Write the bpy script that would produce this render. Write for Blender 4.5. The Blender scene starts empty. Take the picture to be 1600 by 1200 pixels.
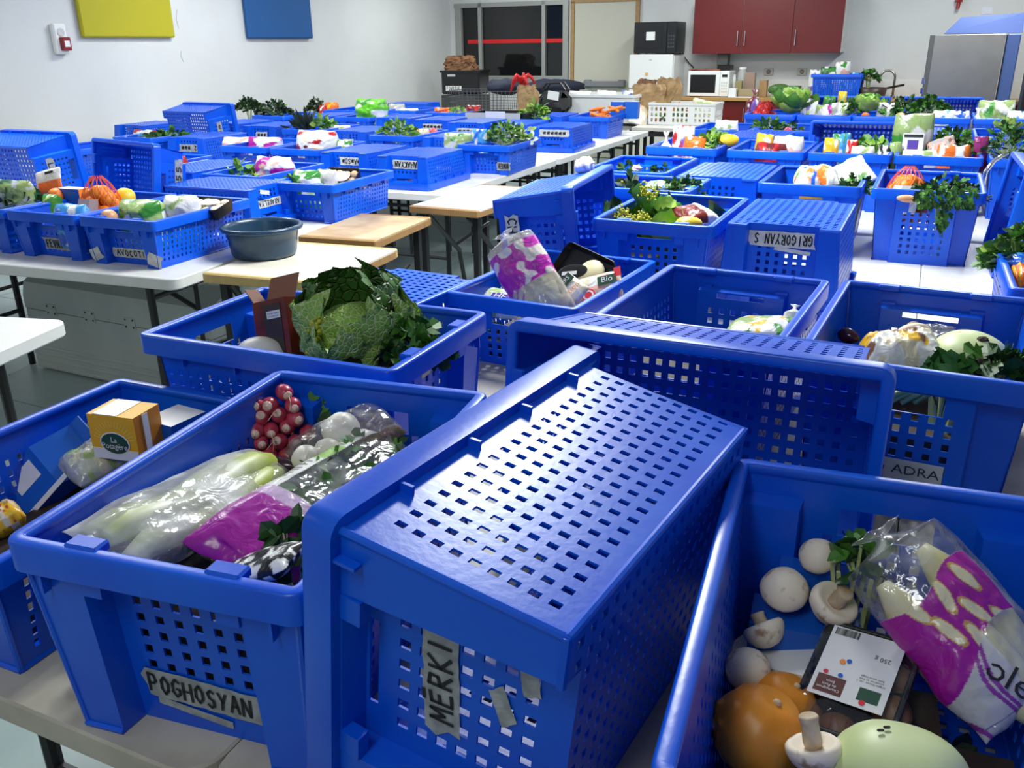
import bpy, math, random
from mathutils import Vector, Matrix, noise

random.seed(11)
S = bpy.context.scene
COL = S.collection
R = math.radians

# ------------------------------------------------------------------ camera
FPX, PITCH, ROLL, EYE = 1356.0, R(21.28), R(-0.745), 1.56
TZ = 0.74                                            # height of the table tops
cd = bpy.data.cameras.new('camera'); cam = bpy.data.objects.new('camera', cd); COL.objects.link(cam)
cd.sensor_width = 36.0; cd.lens = 36.0*FPX/1600.0; cd.clip_start = 0.05; cd.clip_end = 100
cam.matrix_world = Matrix.Translation((0, 0, EYE)) @ Matrix.Rotation(math.pi/2-PITCH, 4, 'X') @ Matrix.Rotation(ROLL, 4, 'Z')
S.camera = cam

# ------------------------------------------------------------------ world, lights, exposure
S.view_settings.view_transform = 'Standard'; S.view_settings.look = 'None'
S.view_settings.gamma = 1.0; S.view_settings.use_curve_mapping = False
S.view_settings.exposure = 0.45
W = bpy.data.worlds.new('world'); S.world = W; W.use_nodes = True
W.node_tree.nodes['Background'].inputs[0].default_value = (0.02, 0.025, 0.035, 1)
W.node_tree.nodes['Background'].inputs[1].default_value = 0.3

WY = R(-27.0)                                        # the room is turned against the camera
E1 = Vector((math.cos(WY), math.sin(WY), 0)); E2 = Vector((-math.sin(WY), math.cos(WY), 0)); UP = Vector((0, 0, 1))
CORNER = Vector((-0.866, 14.316, 0))                 # far corner where the side wall meets the back wall
CEIL = 2.9
def room(a, b, z=0.0):                               # a along the back wall, b out of it towards the camera
    return CORNER + E1*a - E2*b + UP*z
LAMP_SPOTS = [(a, b, 40 if b < 3 else 46) for b in (2.0, 5.4) for a in (1.5, 4.4, 7.3)]+[(2.8, 8.9, 60), (6.0, 8.9, 104), (3.0, 13.0, 13), (6.8, 13.2, 15)]
for k, (a, b, pw) in enumerate(LAMP_SPOTS):
    ld = bpy.data.lights.new('ceiling_lamp_light', 'AREA'); ld.shape = 'RECTANGLE'; ld.size = 0.35; ld.size_y = 1.4
    ld.energy = pw; ld.color = (0.96, 1.0, 0.965)
    lo = bpy.data.objects.new('ceiling_lamp_light', ld); COL.objects.link(lo)
    lo.location = room(a, b, CEIL-0.09); lo.rotation_euler = (0, 0, WY)

# ------------------------------------------------------------------ helpers
def ray(u, v):
    c, s = math.cos(ROLL), math.sin(ROLL); a, b = u-800.0, v-600.0
    X = (c*a+s*b)/FPX; Y = (-s*a+c*b)/FPX
    return Vector((X, math.cos(PITCH)-Y*math.sin(PITCH), -math.sin(PITCH)-Y*math.cos(PITCH)))
def at(u, v, h):                                     # point of the photo's ray (u, v) at height h above the table tops
    d = ray(u, v); t = (TZ+h-EYE)/d.z
    return Vector((0, 0, EYE))+d*t
def aty(u, v, Y):                                    # the same at ground distance Y
    d = ray(u, v); return Vector((0, 0, EYE))+d*(Y/d.y)
def on_wall(u, v, off=0.0):                          # on the back wall, off metres in front of it
    d = ray(u, v); o = Vector((0, 0, EYE)); p = room(0, off)
    return o+d*((p-o).dot(E2)/d.dot(E2))
def on_side(u, v, off=0.0):                          # on the side wall
    d = ray(u, v); o = Vector((0, 0, EYE)); p = room(off, 0)
    return o+d*((p-o).dot(E1)/d.dot(E1))

def link(o, parent=None):
    COL.objects.link(o)
    if parent is not None: o.parent = parent
    return o
def mesh(name, V, F, mats, smooth=False, mi=None):
    m = bpy.data.meshes.new(name); m.from_pydata([tuple(v) for v in V], [], F)
    for x in (mats if isinstance(mats, (list, tuple)) else [mats]): m.materials.append(x)
    if mi: m.polygons.foreach_set('material_index', mi)
    if smooth: m.polygons.foreach_set('use_smooth', [True]*len(m.polygons))
    m.update(); return m
def obj(name, me, parent=None, M=None):
    o = bpy.data.objects.new(name, me); link(o, parent)
    if M is not None: o.matrix_local = M
    return o
def empty(name, M):
    o = bpy.data.objects.new(name, None); link(o); o.matrix_world = M; o.empty_display_size = 0.05; return o
def tag(o, label, cat, group=None):
    o['label'] = label; o['category'] = cat
    if group: o['group'] = group
    return o
def struct(o, label=None, cat=None):
    o['kind'] = 'structure'
    if label: o['label'] = label
    if cat: o['category'] = cat
    return o
def stuff(o): o['kind'] = 'stuff'; return o
def frame(c, x, up=UP):                              # matrix with local x along x and local z near up
    x = Vector(x).normalized(); z = Vector(up)-x*Vector(up).dot(x); z.normalize(); y = z.cross(x)
    M = Matrix.Identity(4)
    for i in range(3): M[i][0], M[i][1], M[i][2], M[i][3] = x[i], y[i], z[i], c[i]
    return M
def yawM(c, yaw): return Matrix.Translation(c) @ Matrix.Rotation(yaw, 4, 'Z')

class G:                                             # collects geometry for one mesh
    def __init__(s): s.V = []; s.F = []; s.I = []
    def add(s, V, F, i=0):
        n = len(s.V); s.V += [Vector(v) for v in V]; s.F += [tuple(a+n for a in f) for f in F]; s.I += [i]*len(F); return s
    def box(s, c, d, i=0, M=None, b=0.0):
        x, y, z = (k/2 for k in d); c = Vector(c)
        if b <= 0:
            V = [Vector((sx*x, sy*y, sz*z)) for sz in (-1, 1) for sy in (-1, 1) for sx in (-1, 1)]
            F = [(0, 2, 3, 1), (4, 5, 7, 6), (0, 1, 5, 4), (2, 6, 7, 3), (0, 4, 6, 2), (1, 3, 7, 5)]
        else:                                        # chamfered box
            V = []; key = {}
            for sx in (-1, 1):
                for sy in (-1, 1):
                    for sz in (-1, 1):
                        for ax in range(3):
                            p = [sx*(x-b), sy*(y-b), sz*(z-b)]; p[ax] = (sx*x, sy*y, sz*z)[ax]
                            key[(sx, sy, sz, ax)] = len(V); V.append(Vector(p))
            F = []
            for ax in range(3):
                for sg in (-1, 1):
                    o1, o2 = [a for a in range(3) if a != ax]; q = []
                    for p1, p2 in ((-1, -1), (1, -1), (1, 1), (-1, 1)):
                        t = [0, 0, 0]; t[ax] = sg; t[o1] = p1; t[o2] = p2; q.append(key[(*t, ax)])
                    F.append(tuple(q) if (sg > 0) == (ax != 1) else tuple(reversed(q)))
            for ax in range(3):                      # edges along ax
                o1, o2 = [a for a in range(3) if a != ax]
                for p1 in (-1, 1):
                    for p2 in (-1, 1):
                        def k(sa, face):
                            t = [0, 0, 0]; t[ax] = sa; t[o1] = p1; t[o2] = p2; return key[(*t, face)]
                        F.append((k(-1, o1), k(1, o1), k(1, o2), k(-1, o2)))
            for sx in (-1, 1):
                for sy in (-1, 1):
                    for sz in (-1, 1): F.append(tuple(key[(sx, sy, sz, a)] for a in range(3)))
        V = [c+v for v in V]
        if M is not None: V = [M @ v for v in V]
        return s.add(V, F, i)
    def tube(s, pts, r, n=6, i=0, cap=True):
        pts = [Vector(p) for p in pts]; rs = r if isinstance(r, (list, tuple)) else [r]*len(pts); V = []; F = []; ref = None
        for k, p in enumerate(pts):
            t = (pts[min(k+1, len(pts)-1)]-pts[max(k-1, 0)]).normalized()
            if ref is None: ref = t.orthogonal().normalized()
            ref = (ref-t*ref.dot(t)).normalized(); b = t.cross(ref)
            V += [p+(ref*math.cos(2*math.pi*j/n)+b*math.sin(2*math.pi*j/n))*rs[k] for j in range(n)]
        for k in range(len(pts)-1):
            for j in range(n): F.append((k*n+j, k*n+(j+1) % n, (k+1)*n+(j+1) % n, (k+1)*n+j))
        if cap: F.append(tuple(reversed(range(n)))); F.append(tuple((len(pts)-1)*n+j for j in range(n)))
        return s.add(V, F, i)
    def lathe(s, prof, n=24, i=0, M=None, wob=None):
        V = []; F = []
        for r, z in prof:
            for j in range(n):
                a = 2*math.pi*j/n; q = r*(wob(a, z) if wob else 1); V.append(Vector((q*math.cos(a), q*math.sin(a), z)))
        for k in range(len(prof)-1):
            for j in range(n): F.append((k*n+j, k*n+(j+1) % n, (k+1)*n+(j+1) % n, (k+1)*n+j))
        F.append(tuple(reversed(range(n)))); F.append(tuple((len(prof)-1)*n+j for j in range(n)))
        if M is not None: V = [M @ v for v in V]
        return s.add(V, F, i)
    def ball(s, c, r, nu=16, nv=10, i=0, nz=0.0, M=None, f=2.0):
        rx, ry, rz = r if isinstance(r, (list, tuple)) else (r, r, r); V = [Vector((0, 0, -1))]; F = []
        for k in range(1, nv):
            t = math.pi*k/nv-math.pi/2
            for j in range(nu): V.append(Vector((math.cos(t)*math.cos(2*math.pi*j/nu), math.cos(t)*math.sin(2*math.pi*j/nu), math.sin(t))))
        V.append(Vector((0, 0, 1))); T = len(V)-1
        for j in range(nu):
            F.append((0, 1+(j+1) % nu, 1+j)); F.append((T, T-nu+j, T-nu+(j+1) % nu))
            for k in range(nv-2):
                a = 1+k*nu; F.append((a+j, a+(j+1) % nu, a+nu+(j+1) % nu, a+nu+j))
        c = Vector(c); off = Vector((random.random()*9, random.random()*9, 0)) if nz else None
        out = []
        for v in V:
            q = 1+(nz*noise.noise(v*f+off) if nz else 0); p = Vector((v.x*rx*q, v.y*ry*q, v.z*rz*q))
            if M is not None: p = M @ p
            out.append(c+p)
        return s.add(out, F, i)
    def sweep(s, w, d, prof, rad, z0=0.0, n=4, i=0, closed=True):
        """profile (inset, z) swept round a rounded rectangle w x d"""
        V = []; F = []; P = []
        for cx, cy, a0 in ((1, 1, 0), (-1, 1, 90), (-1, -1, 180), (1, -1, 270)):
            for k in range(n+1): P.append((cx, cy, R(a0+90*k/n)))
        m = len(prof)
        for cx, cy, a in P:
            for ins, z in prof:
                r = max(rad-ins, 0.0); e = min(0.0, rad-ins)
                V.append(Vector((cx*(w/2-rad+e)+r*math.cos(a), cy*(d/2-rad+e)+r*math.sin(a), z0+z)))
        N = len(P)
        for k in range(N):
            for q in range(m if closed else m-1):
                F.append((k*m+q, ((k+1) % N)*m+q, ((k+1) % N)*m+(q+1) % m, k*m+(q+1) % m))
        return s.add(V, F, i)
    def mesh(s, name, mats, smooth=False): return mesh(name, s.V, s.F, mats, smooth, s.I if any(s.I) else None)
    def obj(s, name, mats, parent=None, M=None, smooth=False): return obj(name, s.mesh(name, mats, smooth), parent, M)

def autosmooth(me, ang=35):
    me.polygons.foreach_set('use_smooth', [True]*len(me.polygons))
    try: me.set_sharp_from_angle(angle=R(ang))
    except Exception: pass
    return me

# ------------------------------------------------------------------ materials
MATS = {}
def mat(name, col, rough=0.5, spec=0.5, metal=0.0, var=None, vscale=8.0, vfac=0.5, bump=0.0, bscale=40.0, coat=0.0, sub=0.0, stops=None, tex='NOISE', lo=0.4, hi=0.62, emit=0.0):
    m = bpy.data.materials.new(name); m.use_nodes = True; nt = m.node_tree; b = nt.nodes['Principled BSDF']; N = nt.nodes.new; L = nt.links.new
    b.inputs['Base Color'].default_value = (*col, 1); b.inputs['Roughness'].default_value = rough
    b.inputs['Specular IOR Level'].default_value = spec; b.inputs['Metallic'].default_value = metal
    if coat: b.inputs['Coat Weight'].default_value = coat; b.inputs['Coat Roughness'].default_value = 0.1
    if sub: b.inputs['Subsurface Weight'].default_value = sub; b.inputs['Subsurface Radius'].default_value = (0.01, 0.008, 0.004); b.inputs['Subsurface Scale'].default_value = 0.5
    if emit: b.inputs['Emission Color'].default_value = (*col, 1); b.inputs['Emission Strength'].default_value = emit
    tc = N('ShaderNodeTexCoord')
    if var is not None:
        if tex == 'NOISE':
            t = N('ShaderNodeTexNoise'); t.inputs['Scale'].default_value = vscale; t.inputs['Detail'].default_value = 6; o = t.outputs['Fac']
        elif tex == 'VEIN':
            t = N('ShaderNodeTexVoronoi'); t.feature = 'DISTANCE_TO_EDGE'; t.inputs['Scale'].default_value = vscale; o = t.outputs['Distance']
        else:
            t = N('ShaderNodeTexWave'); t.inputs['Scale'].default_value = vscale; t.inputs['Distortion'].default_value = 2.5; t.inputs['Detail'].default_value = 3; o = t.outputs['Fac']
        L(tc.outputs['Object'], t.inputs['Vector'])
        r = N('ShaderNodeMapRange'); r.inputs[1].default_value = lo; r.inputs[2].default_value = hi; r.inputs[4].default_value = vfac; L(o, r.inputs[0])
        x = N('ShaderNodeMix'); x.data_type = 'RGBA'; x.inputs[6].default_value = (*col, 1); x.inputs[7].default_value = (*var, 1)
        if tex == 'VEIN': x.inputs[6].default_value, x.inputs[7].default_value = (*var, 1), (*col, 1); r.inputs[4].default_value = 1.0
        L(r.outputs[0], x.inputs[0]); L(x.outputs[2], b.inputs['Base Color'])
        if tex == 'VEIN' and bump:
            bp = N('ShaderNodeBump'); bp.inputs['Strength'].default_value = bump; bp.inputs['Distance'].default_value = 0.01; L(r.outputs[0], bp.inputs['Height']); L(bp.outputs[0], b.inputs['Normal'])
    if bump and not (var is not None and tex == 'VEIN'):
        t = N('ShaderNodeTexNoise'); t.inputs['Scale'].default_value = bscale; t.inputs['Detail'].default_value = 4; L(tc.outputs['Object'], t.inputs['Vector'])
        bp = N('ShaderNodeBump'); bp.inputs['Strength'].default_value = bump; bp.inputs['Distance'].default_value = 0.01; L(t.outputs['Fac'], bp.inputs['Height']); L(bp.outputs[0], b.inputs['Normal'])
    MATS[name] = m; return m

BLUE = mat('crate_blue', (0.0003, 0.076, 0.66), 0.32, 0.45, var=(0.001, 0.128, 0.74), vscale=5.0, vfac=0.5, bump=0.03, bscale=90)
TAPE = mat('tape', (0.60, 0.61, 0.60), 0.45, var=(0.40, 0.42, 0.43), vscale=30, vfac=0.7)
TAPE_OLD = mat('tape_grey', (0.36, 0.38, 0.40), 0.4, var=(0.20, 0.22, 0.24), vscale=40, vfac=0.8)
INK = mat('ink', (0.01, 0.01, 0.012), 0.6)
WHITE_PL = mat('table_white', (0.74, 0.74, 0.72), 0.4, var=(0.66, 0.65, 0.61), vscale=6, vfac=0.6)
TABLE_BEIGE = mat('table_beige', (0.50, 0.47, 0.41), 0.45, var=(0.34, 0.31, 0.25), vscale=7, vfac=0.7)  # mottled beige for the front row of tables, darker than the white tops
BLACK_ST = mat('black_steel', (0.010, 0.010, 0.011), 0.45)
BLACK_PL = mat('black_plastic', (0.008, 0.008, 0.009), 0.3)
WHITE_P = mat('white_paper', (0.78, 0.78, 0.77), 0.6)
WHITE_G = mat('white_enamel', (0.78, 0.79, 0.78), 0.3)
GREEN_D = mat('leaf_dark', (0.012, 0.055, 0.010), 0.5, var=(0.030, 0.11, 0.016), vscale=30, vfac=0.9)
GREEN_M = mat('leaf_mid', (0.045, 0.17, 0.016), 0.5, var=(0.09, 0.27, 0.03), vscale=25, vfac=0.9)
GREEN_L = mat('leaf_light', (0.20, 0.40, 0.04), 0.5, var=(0.38, 0.52, 0.12), vscale=20, vfac=0.9)
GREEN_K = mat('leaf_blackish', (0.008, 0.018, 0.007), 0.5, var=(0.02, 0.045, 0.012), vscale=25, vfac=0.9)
STEM_P = mat('stem_pale', (0.50, 0.60, 0.22), 0.5, var=(0.66, 0.70, 0.45), vscale=30)
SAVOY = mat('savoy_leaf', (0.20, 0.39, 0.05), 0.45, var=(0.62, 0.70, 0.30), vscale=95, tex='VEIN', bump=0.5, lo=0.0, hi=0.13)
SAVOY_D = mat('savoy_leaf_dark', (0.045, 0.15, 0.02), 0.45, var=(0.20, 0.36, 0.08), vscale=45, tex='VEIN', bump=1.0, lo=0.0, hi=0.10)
YELLOWG = mat('leaf_yellow', (0.55, 0.48, 0.03), 0.5, var=(0.35, 0.42, 0.04), vscale=60, vfac=1)
MUSH = mat('mushroom_white', (0.88, 0.78, 0.63), 0.6, var=(0.36, 0.22, 0.11), vscale=55, vfac=0.9, sub=0.1, lo=0.57, hi=0.70)
MUSH_S = mat('mushroom_stem', (0.66, 0.54, 0.38), 0.7, var=(0.45, 0.30, 0.16), vscale=50, vfac=0.8)
MUSH_B = mat('mushroom_brown', (0.16, 0.065, 0.03), 0.45, var=(0.30, 0.16, 0.08), vscale=30, vfac=0.8)
PUMPKIN = mat('pumpkin', (0.78, 0.26, 0.015), 0.4, var=(0.55, 0.26, 0.03), vscale=12, vfac=0.7)
ORANGE = mat('orange', (0.85, 0.23, 0.012), 0.4, bump=0.25, bscale=160)
LEMON = mat('lemon', (0.85, 0.56, 0.03), 0.4, bump=0.2, bscale=150)
KOHL = mat('kohlrabi', (0.60, 0.70, 0.32), 0.45, var=(0.74, 0.78, 0.52), vscale=9, vfac=0.8, sub=0.1)
TURNIP = mat('turnip', (0.80, 0.75, 0.66), 0.4, var=(0.86, 0.83, 0.76), vscale=14, sub=0.1)
RADISH = mat('radish', (0.36, 0.012, 0.045), 0.3, var=(0.62, 0.10, 0.16), vscale=40, vfac=0.7)
RADISH_T = mat('radish_tip', (0.80, 0.62, 0.52), 0.35, var=(0.60, 0.22, 0.20), vscale=50, vfac=0.6)
ROOTLET = mat('rootlet', (0.62, 0.48, 0.36), 0.7)
ENDIVE = mat('endive', (0.80, 0.77, 0.52), 0.45, var=(0.72, 0.68, 0.22), vscale=12, vfac=0.9, sub=0.1)
LEEK = mat('leek', (0.80, 0.82, 0.66), 0.45, var=(0.42, 0.50, 0.06), vscale=9, vfac=1.0)
CARROT = mat('carrot', (0.80, 0.20, 0.02), 0.45, var=(0.65, 0.14, 0.01), vscale=20)
EGGPLANT = mat('eggplant', (0.035, 0.006, 0.018), 0.2)
SOIL = mat('dirty_root', (0.05, 0.04, 0.03), 0.9, var=(0.12, 0.10, 0.08), vscale=60, bump=0.6, bscale=80)
KRAFT = mat('kraft_paper', (0.42, 0.27, 0.13), 0.75, var=(0.30, 0.18, 0.08), vscale=7, vfac=0.8, bump=0.5, bscale=14)
KRAFT_D = mat('kraft_paper_brown', (0.22, 0.10, 0.045), 0.7, var=(0.12, 0.05, 0.02), vscale=9, vfac=0.8, bump=0.5, bscale=14)
CARD = mat('brown_card', (0.24, 0.10, 0.06), 0.75, var=(0.17, 0.07, 0.045), vscale=10)
PEEL = mat('onion', (0.70, 0.38, 0.18), 0.4, var=(0.55, 0.24, 0.10), vscale=15)
STEEL = mat('brushed_steel', (0.42, 0.40, 0.37), 0.32, metal=1.0, var=(0.34, 0.32, 0.30), vscale=4)
CHROME = mat('chrome', (0.8, 0.8, 0.8), 0.12, metal=1.0)
ALU = mat('aluminium', (0.56, 0.59, 0.57), 0.42, metal=0.25, var=(0.46, 0.49, 0.48), vscale=5, bump=0.05)
ALU_W = mat('window_frame_grey', (0.34, 0.35, 0.33), 0.4, metal=0.3)
WOOD_E = mat('wood_edge', (0.36, 0.20, 0.075), 0.5, var=(0.24, 0.12, 0.04), vscale=30, tex='WAVE', lo=0.2, hi=0.9)
def flat(name, col, rough=0.5, **k): return mat(name, col, rough, **k)

def film_mat(name, tint=(1, 1, 1), gloss=0.22, rough=0.1):
    m = bpy.data.materials.new(name); m.use_nodes = True; nt = m.node_tree; nt.nodes.clear(); N = nt.nodes.new; L = nt.links.new
    out = N('ShaderNodeOutputMaterial'); tr = N('ShaderNodeBsdfTransparent'); tr.inputs[0].default_value = (*tint, 1)
    gl = N('ShaderNodeBsdfGlossy'); gl.inputs['Roughness'].default_value = rough
    at_ = N('ShaderNodeVertexColor'); at_.layer_name = 'Col'
    pr = N('ShaderNodeBsdfPrincipled'); pr.inputs['Roughness'].default_value = 0.28; L(at_.outputs['Color'], pr.inputs['Base Color'])
    lw = N('ShaderNodeLayerWeight'); lw.inputs[0].default_value = 0.35
    ma = N('ShaderNodeMath'); ma.operation = 'MULTIPLY_ADD'; ma.inputs[1].default_value = 0.38; ma.inputs[2].default_value = gloss*0.3; L(lw.outputs['Fresnel'], ma.inputs[0])
    m1 = N('ShaderNodeMixShader'); L(ma.outputs[0], m1.inputs[0]); L(tr.outputs[0], m1.inputs[1]); L(gl.outputs[0], m1.inputs[2])
    m2 = N('ShaderNodeMixShader'); L(at_.outputs['Alpha'], m2.inputs[0]); L(m1.outputs[0], m2.inputs[1]); L(pr.outputs[0], m2.inputs[2])
    tc = N('ShaderNodeTexCoord'); t = N('ShaderNodeTexNoise'); t.inputs['Scale'].default_value = 26; t.inputs['Detail'].default_value = 3; t.inputs['Distortion'].default_value = 1.2; L(tc.outputs['Object'], t.inputs['Vector'])
    bp = N('ShaderNodeBump'); bp.inputs['Strength'].default_value = 0.36; bp.inputs['Distance'].default_value = 0.012; L(t.outputs['Fac'], bp.inputs['Height'])
    for n in (gl, pr, lw): L(bp.outputs[0], n.inputs['Normal'])
    L(m2.outputs[0], out.inputs[0]); MATS[name] = m; return m
FILM = film_mat('clear_film')
def paint_mat(name, rough=0.45):
    m = bpy.data.materials.new(name); m.use_nodes = True; nt = m.node_tree; b = nt.nodes['Principled BSDF']; b.inputs['Roughness'].default_value = rough
    a = nt.nodes.new('ShaderNodeVertexColor'); a.layer_name = 'Col'; nt.links.new(a.outputs['Color'], b.inputs['Base Color']); MATS[name] = m; return m
PRINT = paint_mat('printed_carton')

# ------------------------------------------------------------------ blue perforated crates
CW, CL, INS = 0.40, 0.60, 0.032
def woff(z, H): return INS-(INS-0.012)*z/H           # wall inset from the rim's outer line
def perf(g, us, vs, hole, P, n, t, i=0):
    us = sorted(set(round(u, 5) for u in us)); vs = sorted(set(round(v, 5) for v in vs)); nu, nv = len(us), len(vs)
    solid = [[not hole((us[a]+us[a+1])/2, (vs[b]+vs[b+1])/2) for b in range(nv-1)] for a in range(nu-1)]
    V = []; F = []; n = Vector(n)*(t/2); K = nu*nv
    for sg in (1, -1):
        for a in range(nu):
            for b in range(nv): V.append(P(us[a], vs[b])+n*sg)
    q = lambda a, b: a*nv+b
    for a in range(nu-1):
        for b in range(nv-1):
            if not solid[a][b]: continue
            F.append((q(a, b), q(a+1, b), q(a+1, b+1), q(a, b+1))); F.append((K+q(a, b), K+q(a, b+1), K+q(a+1, b+1), K+q(a+1, b)))
            for da, db, e in ((-1, 0, ((a, b), (a, b+1))), (1, 0, ((a+1, b+1), (a+1, b))), (0, -1, ((a+1, b), (a, b))), (0, 1, ((a, b+1), (a+1, b+1)))):
                x, y = a+da, b+db
                if x < 0 or y < 0 or x >= nu-1 or y >= nv-1 or not solid[x][y]:
                    k1, k2 = q(*e[0]), q(*e[1]); F.append((k1, k2, K+k2, K+k1))
    g.add(V, F, i)
def edges(n, p, s, c0=0.0): return [c0+(k-(n-1)/2)*p+e*s/2 for k in range(n) for e in (-1, 1)]
def inh(x, n, p, s, c0=0.0):
    k = round((x-c0)/p+(n-1)/2); return 0 <= k < n and abs(x-c0-(k-(n-1)/2)*p) < s/2
EC, DIP2, DIP1 = 0.105, 0.036, 0.028
def crate_meshes(H):
    rows = 9 if H > 0.25 else 6; erows = 7 if H > 0.25 else 4; zs = H-0.046; o = {}
    # rim
    g = G(); g.sweep(CW, CL, [(0, -0.040), (0, -0.004), (0.0012, -0.0012), (0.004, 0), (0.016, 0), (0.0185, -0.001), (0.020, -0.005), (0.020, -0.012), (0.0155, -0.016), (0.0155, -0.040)], 0.022, H)
    for sx in (-1, 1):
        for y in (-0.19, -0.06, 0.06, 0.19): g.box((sx*(CW/2-0.010), y, H-0.046), (0.012, 0.004, 0.022))
    o['rim'] = autosmooth(g.mesh('rim', BLUE), 50)
    # long side (+x); the other one is its mirror image
    for sx in (1, -1):
        g = G(); yl = CL/2-0.012
        us = edges(20, 0.025, 0.0090)+[-yl, yl, -0.255, 0.255]; PT = 0.0225 if H > 0.25 else 0.021; z0 = 0.032; hc = z0+(rows-1)*PT/2; vs = edges(rows, PT, 0.0125, hc)+[0.0, zs, zs+0.004, H-0.006]
        def P(u, v):
            y = u; lim = CL/2-woff(v, H)
            if u > 0.2501: y = 0.25+(u-0.25)*((lim-(DIP1 if v <= zs+1e-4 else 0)-0.25)/(yl-0.25))
            elif u < -0.2501: y = -0.25+(u+0.25)*((lim-0.25)/(yl-0.25))
            return Vector((sx*(CW/2-woff(v, H)-0.0015), y, v))
        perf(g, us, vs, lambda u, v: inh(u, 20, 0.025, 0.0090) and inh(v, rows, PT, 0.0125, hc), P, (sx, 0, 0), 0.003)
        e = CL/2-INS; g.tube([(sx*(CW/2-INS-0.002), -e, 0.003), (sx*(CW/2-INS-0.002), e-DIP1, 0.003)], 0.005, 8)
        g.tube([(sx*(CW/2-INS-0.003), -e+0.002, 0), (sx*(CW/2-0.015), -CL/2+0.015, H-0.02)], 0.005, 8)
        o['long_side%d' % sx] = g.mesh('long_side', BLUE)
    # end panels: end 2 (-y) has proud corner posts, end 1 (+y) a proud middle
    for e in (2, 1):
        g = G(); sy = -1 if e == 2 else 1; c0 = 0.045+(erows-1)*0.0125 if H > 0.25 else 0.028+(erows-1)*0.0115; pv = 0.025 if H > 0.25 else 0.023
        xl = CW/2-0.012; us = edges(6, 0.028, 0.012)+[-xl, xl, -EC, EC, -EC-0.004, EC+0.004, -0.058, 0.058]; h0, h1 = H-0.087, H-0.048
        if H < 0.25: h0, h1 = H-0.078, H-0.046
        if e == 2: h0, h1 = H-0.062, H-0.050
        vs = edges(erows, pv, 0.014, c0)+[0.0, zs, zs+0.004, h0, h1, H-0.006]
        def P(u, v):
            d = 0.0
            if v <= zs+1e-4 and ((abs(u) <= EC+1e-4) if e == 2 else (abs(u) > EC+1e-4)): d = DIP2 if e == 2 else DIP1
            x = u*(CW/2-woff(v, H))/xl if abs(u) > EC+0.005 else u
            return Vector((x, sy*(CL/2-woff(v, H)-0.0015-d), v))
        perf(g, us, vs, lambda u, v: (inh(u, 6, 0.028, 0.012) and inh(v, erows, pv, 0.014, c0)) or (abs(u) < 0.058 and h0 < v < h1), P, (0, sy, 0), 0.003)
        if e == 2:
            for sx in (-1, 1):
                x0, x1 = sx*(EC+0.004), sx*(CW/2-INS)
                g.tube([(x0, -CL/2+INS, 0.003), (x1, -CL/2+INS, 0.003)], 0.005, 6)
                g.box((sx*(EC-0.012), -CL/2+0.022, H-0.052), (0.030, 0.018, 0.030)); g.box((sx*(EC+0.050), -CL/2+0.009, H-0.05), (0.004, 0.012, 0.035))
        o['end_panel%d' % e] = g.mesh('end_panel', BLUE)
    g = G()                                          # stacking lugs on the end-2 rim
    o['lug'] = autosmooth(G().box((0, 0, 0), (0.046, 0.026, 0.014), b=0.003).mesh('stacking_lug', BLUE), 20)
    # base
    g = G(); xl, yl = CW/2-INS, CL/2-INS
    us = edges(12, 0.0265, 0.0125)+[-xl, xl, -EC-0.004, EC+0.004]; vs = edges(20, 0.0255, 0.0125)+[-yl, yl, yl-DIP1, -yl+DIP2]
    def bh(u, v):
        if v > yl-DIP1 and abs(u) > EC+0.004: return True
        if v < -yl+DIP2 and abs(u) < EC+0.004: return True
        return inh(u, 12, 0.0265, 0.0125) and inh(v, 20, 0.0255, 0.0125)
    perf(g, us, vs, bh, lambda u, v: Vector((u, v, 0.0015)), (0, 0, 1), 0.004)
    o['base'] = g.mesh('base', BLUE)
    return o
HT, HS = 0.29, 0.197
CRATE = {'T': crate_meshes(HT), 'S': crate_meshes(HS)}
CH = {'T': HT, 'S': HS}
CR = {}
def crate(key, typ, M, label):
    t = tag(empty('plastic_crate', M), label, 'crate', 'blue perforated crates'); H = CH[typ]; m = CRATE[typ]
    r = obj('rim', m['rim'], t)
    for s in (-1, 1): obj('stacking_lug', m['lug'], r, Matrix.Translation((s*(EC-0.010), -CL/2+0.024, H-0.004)))
    obj('long_side', m['long_side1'], t); obj('long_side', m['long_side-1'], t)
    obj('end_panel', m['end_panel2'], t); obj('end_panel', m['end_panel1'], t); obj('base', m['base'], t)
    t['_H'] = H; CR[key] = t; return t
def up(key, typ, x, y, yaw, label, rot=0, h=0.0):
    return crate(key, typ, yawM((x, y, TZ+h), R(yaw+rot)), label)
def inv(key, typ, x, y, yaw, label, rot=0, h=0.0):
    return crate(key, typ, yawM((x, y, TZ+h+CH[typ]), R(yaw+rot)) @ Matrix.Rotation(math.pi, 4, 'Y'), label)
def lying(key, typ, rx, ry, ang, label, flip=False, h=0.0):
    """on a long side; (rx, ry) middle of the upper rim edge, ang the way its mouth faces"""
    H = CH[typ]; tau = math.atan2(INS, H); D = Vector((math.cos(R(ang)), math.sin(R(ang)), 0))
    Z = D*math.cos(tau)+UP*math.sin(tau); X = UP*math.cos(tau)-D*math.sin(tau)
    oz = CW/2*math.cos(tau)-H*math.sin(tau)
    top = X*(CW/2)+Z*H; o = Vector((rx-top.x, ry-top.y, TZ+h+oz))
    if flip: X = -X
    Y = Z.cross(X); M = Matrix.Identity(4)
    for i in range(3): M[i][0], M[i][1], M[i][2], M[i][3] = X[i], Y[i], Z[i], o[i]
    return crate(key, typ, M, label)

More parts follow.
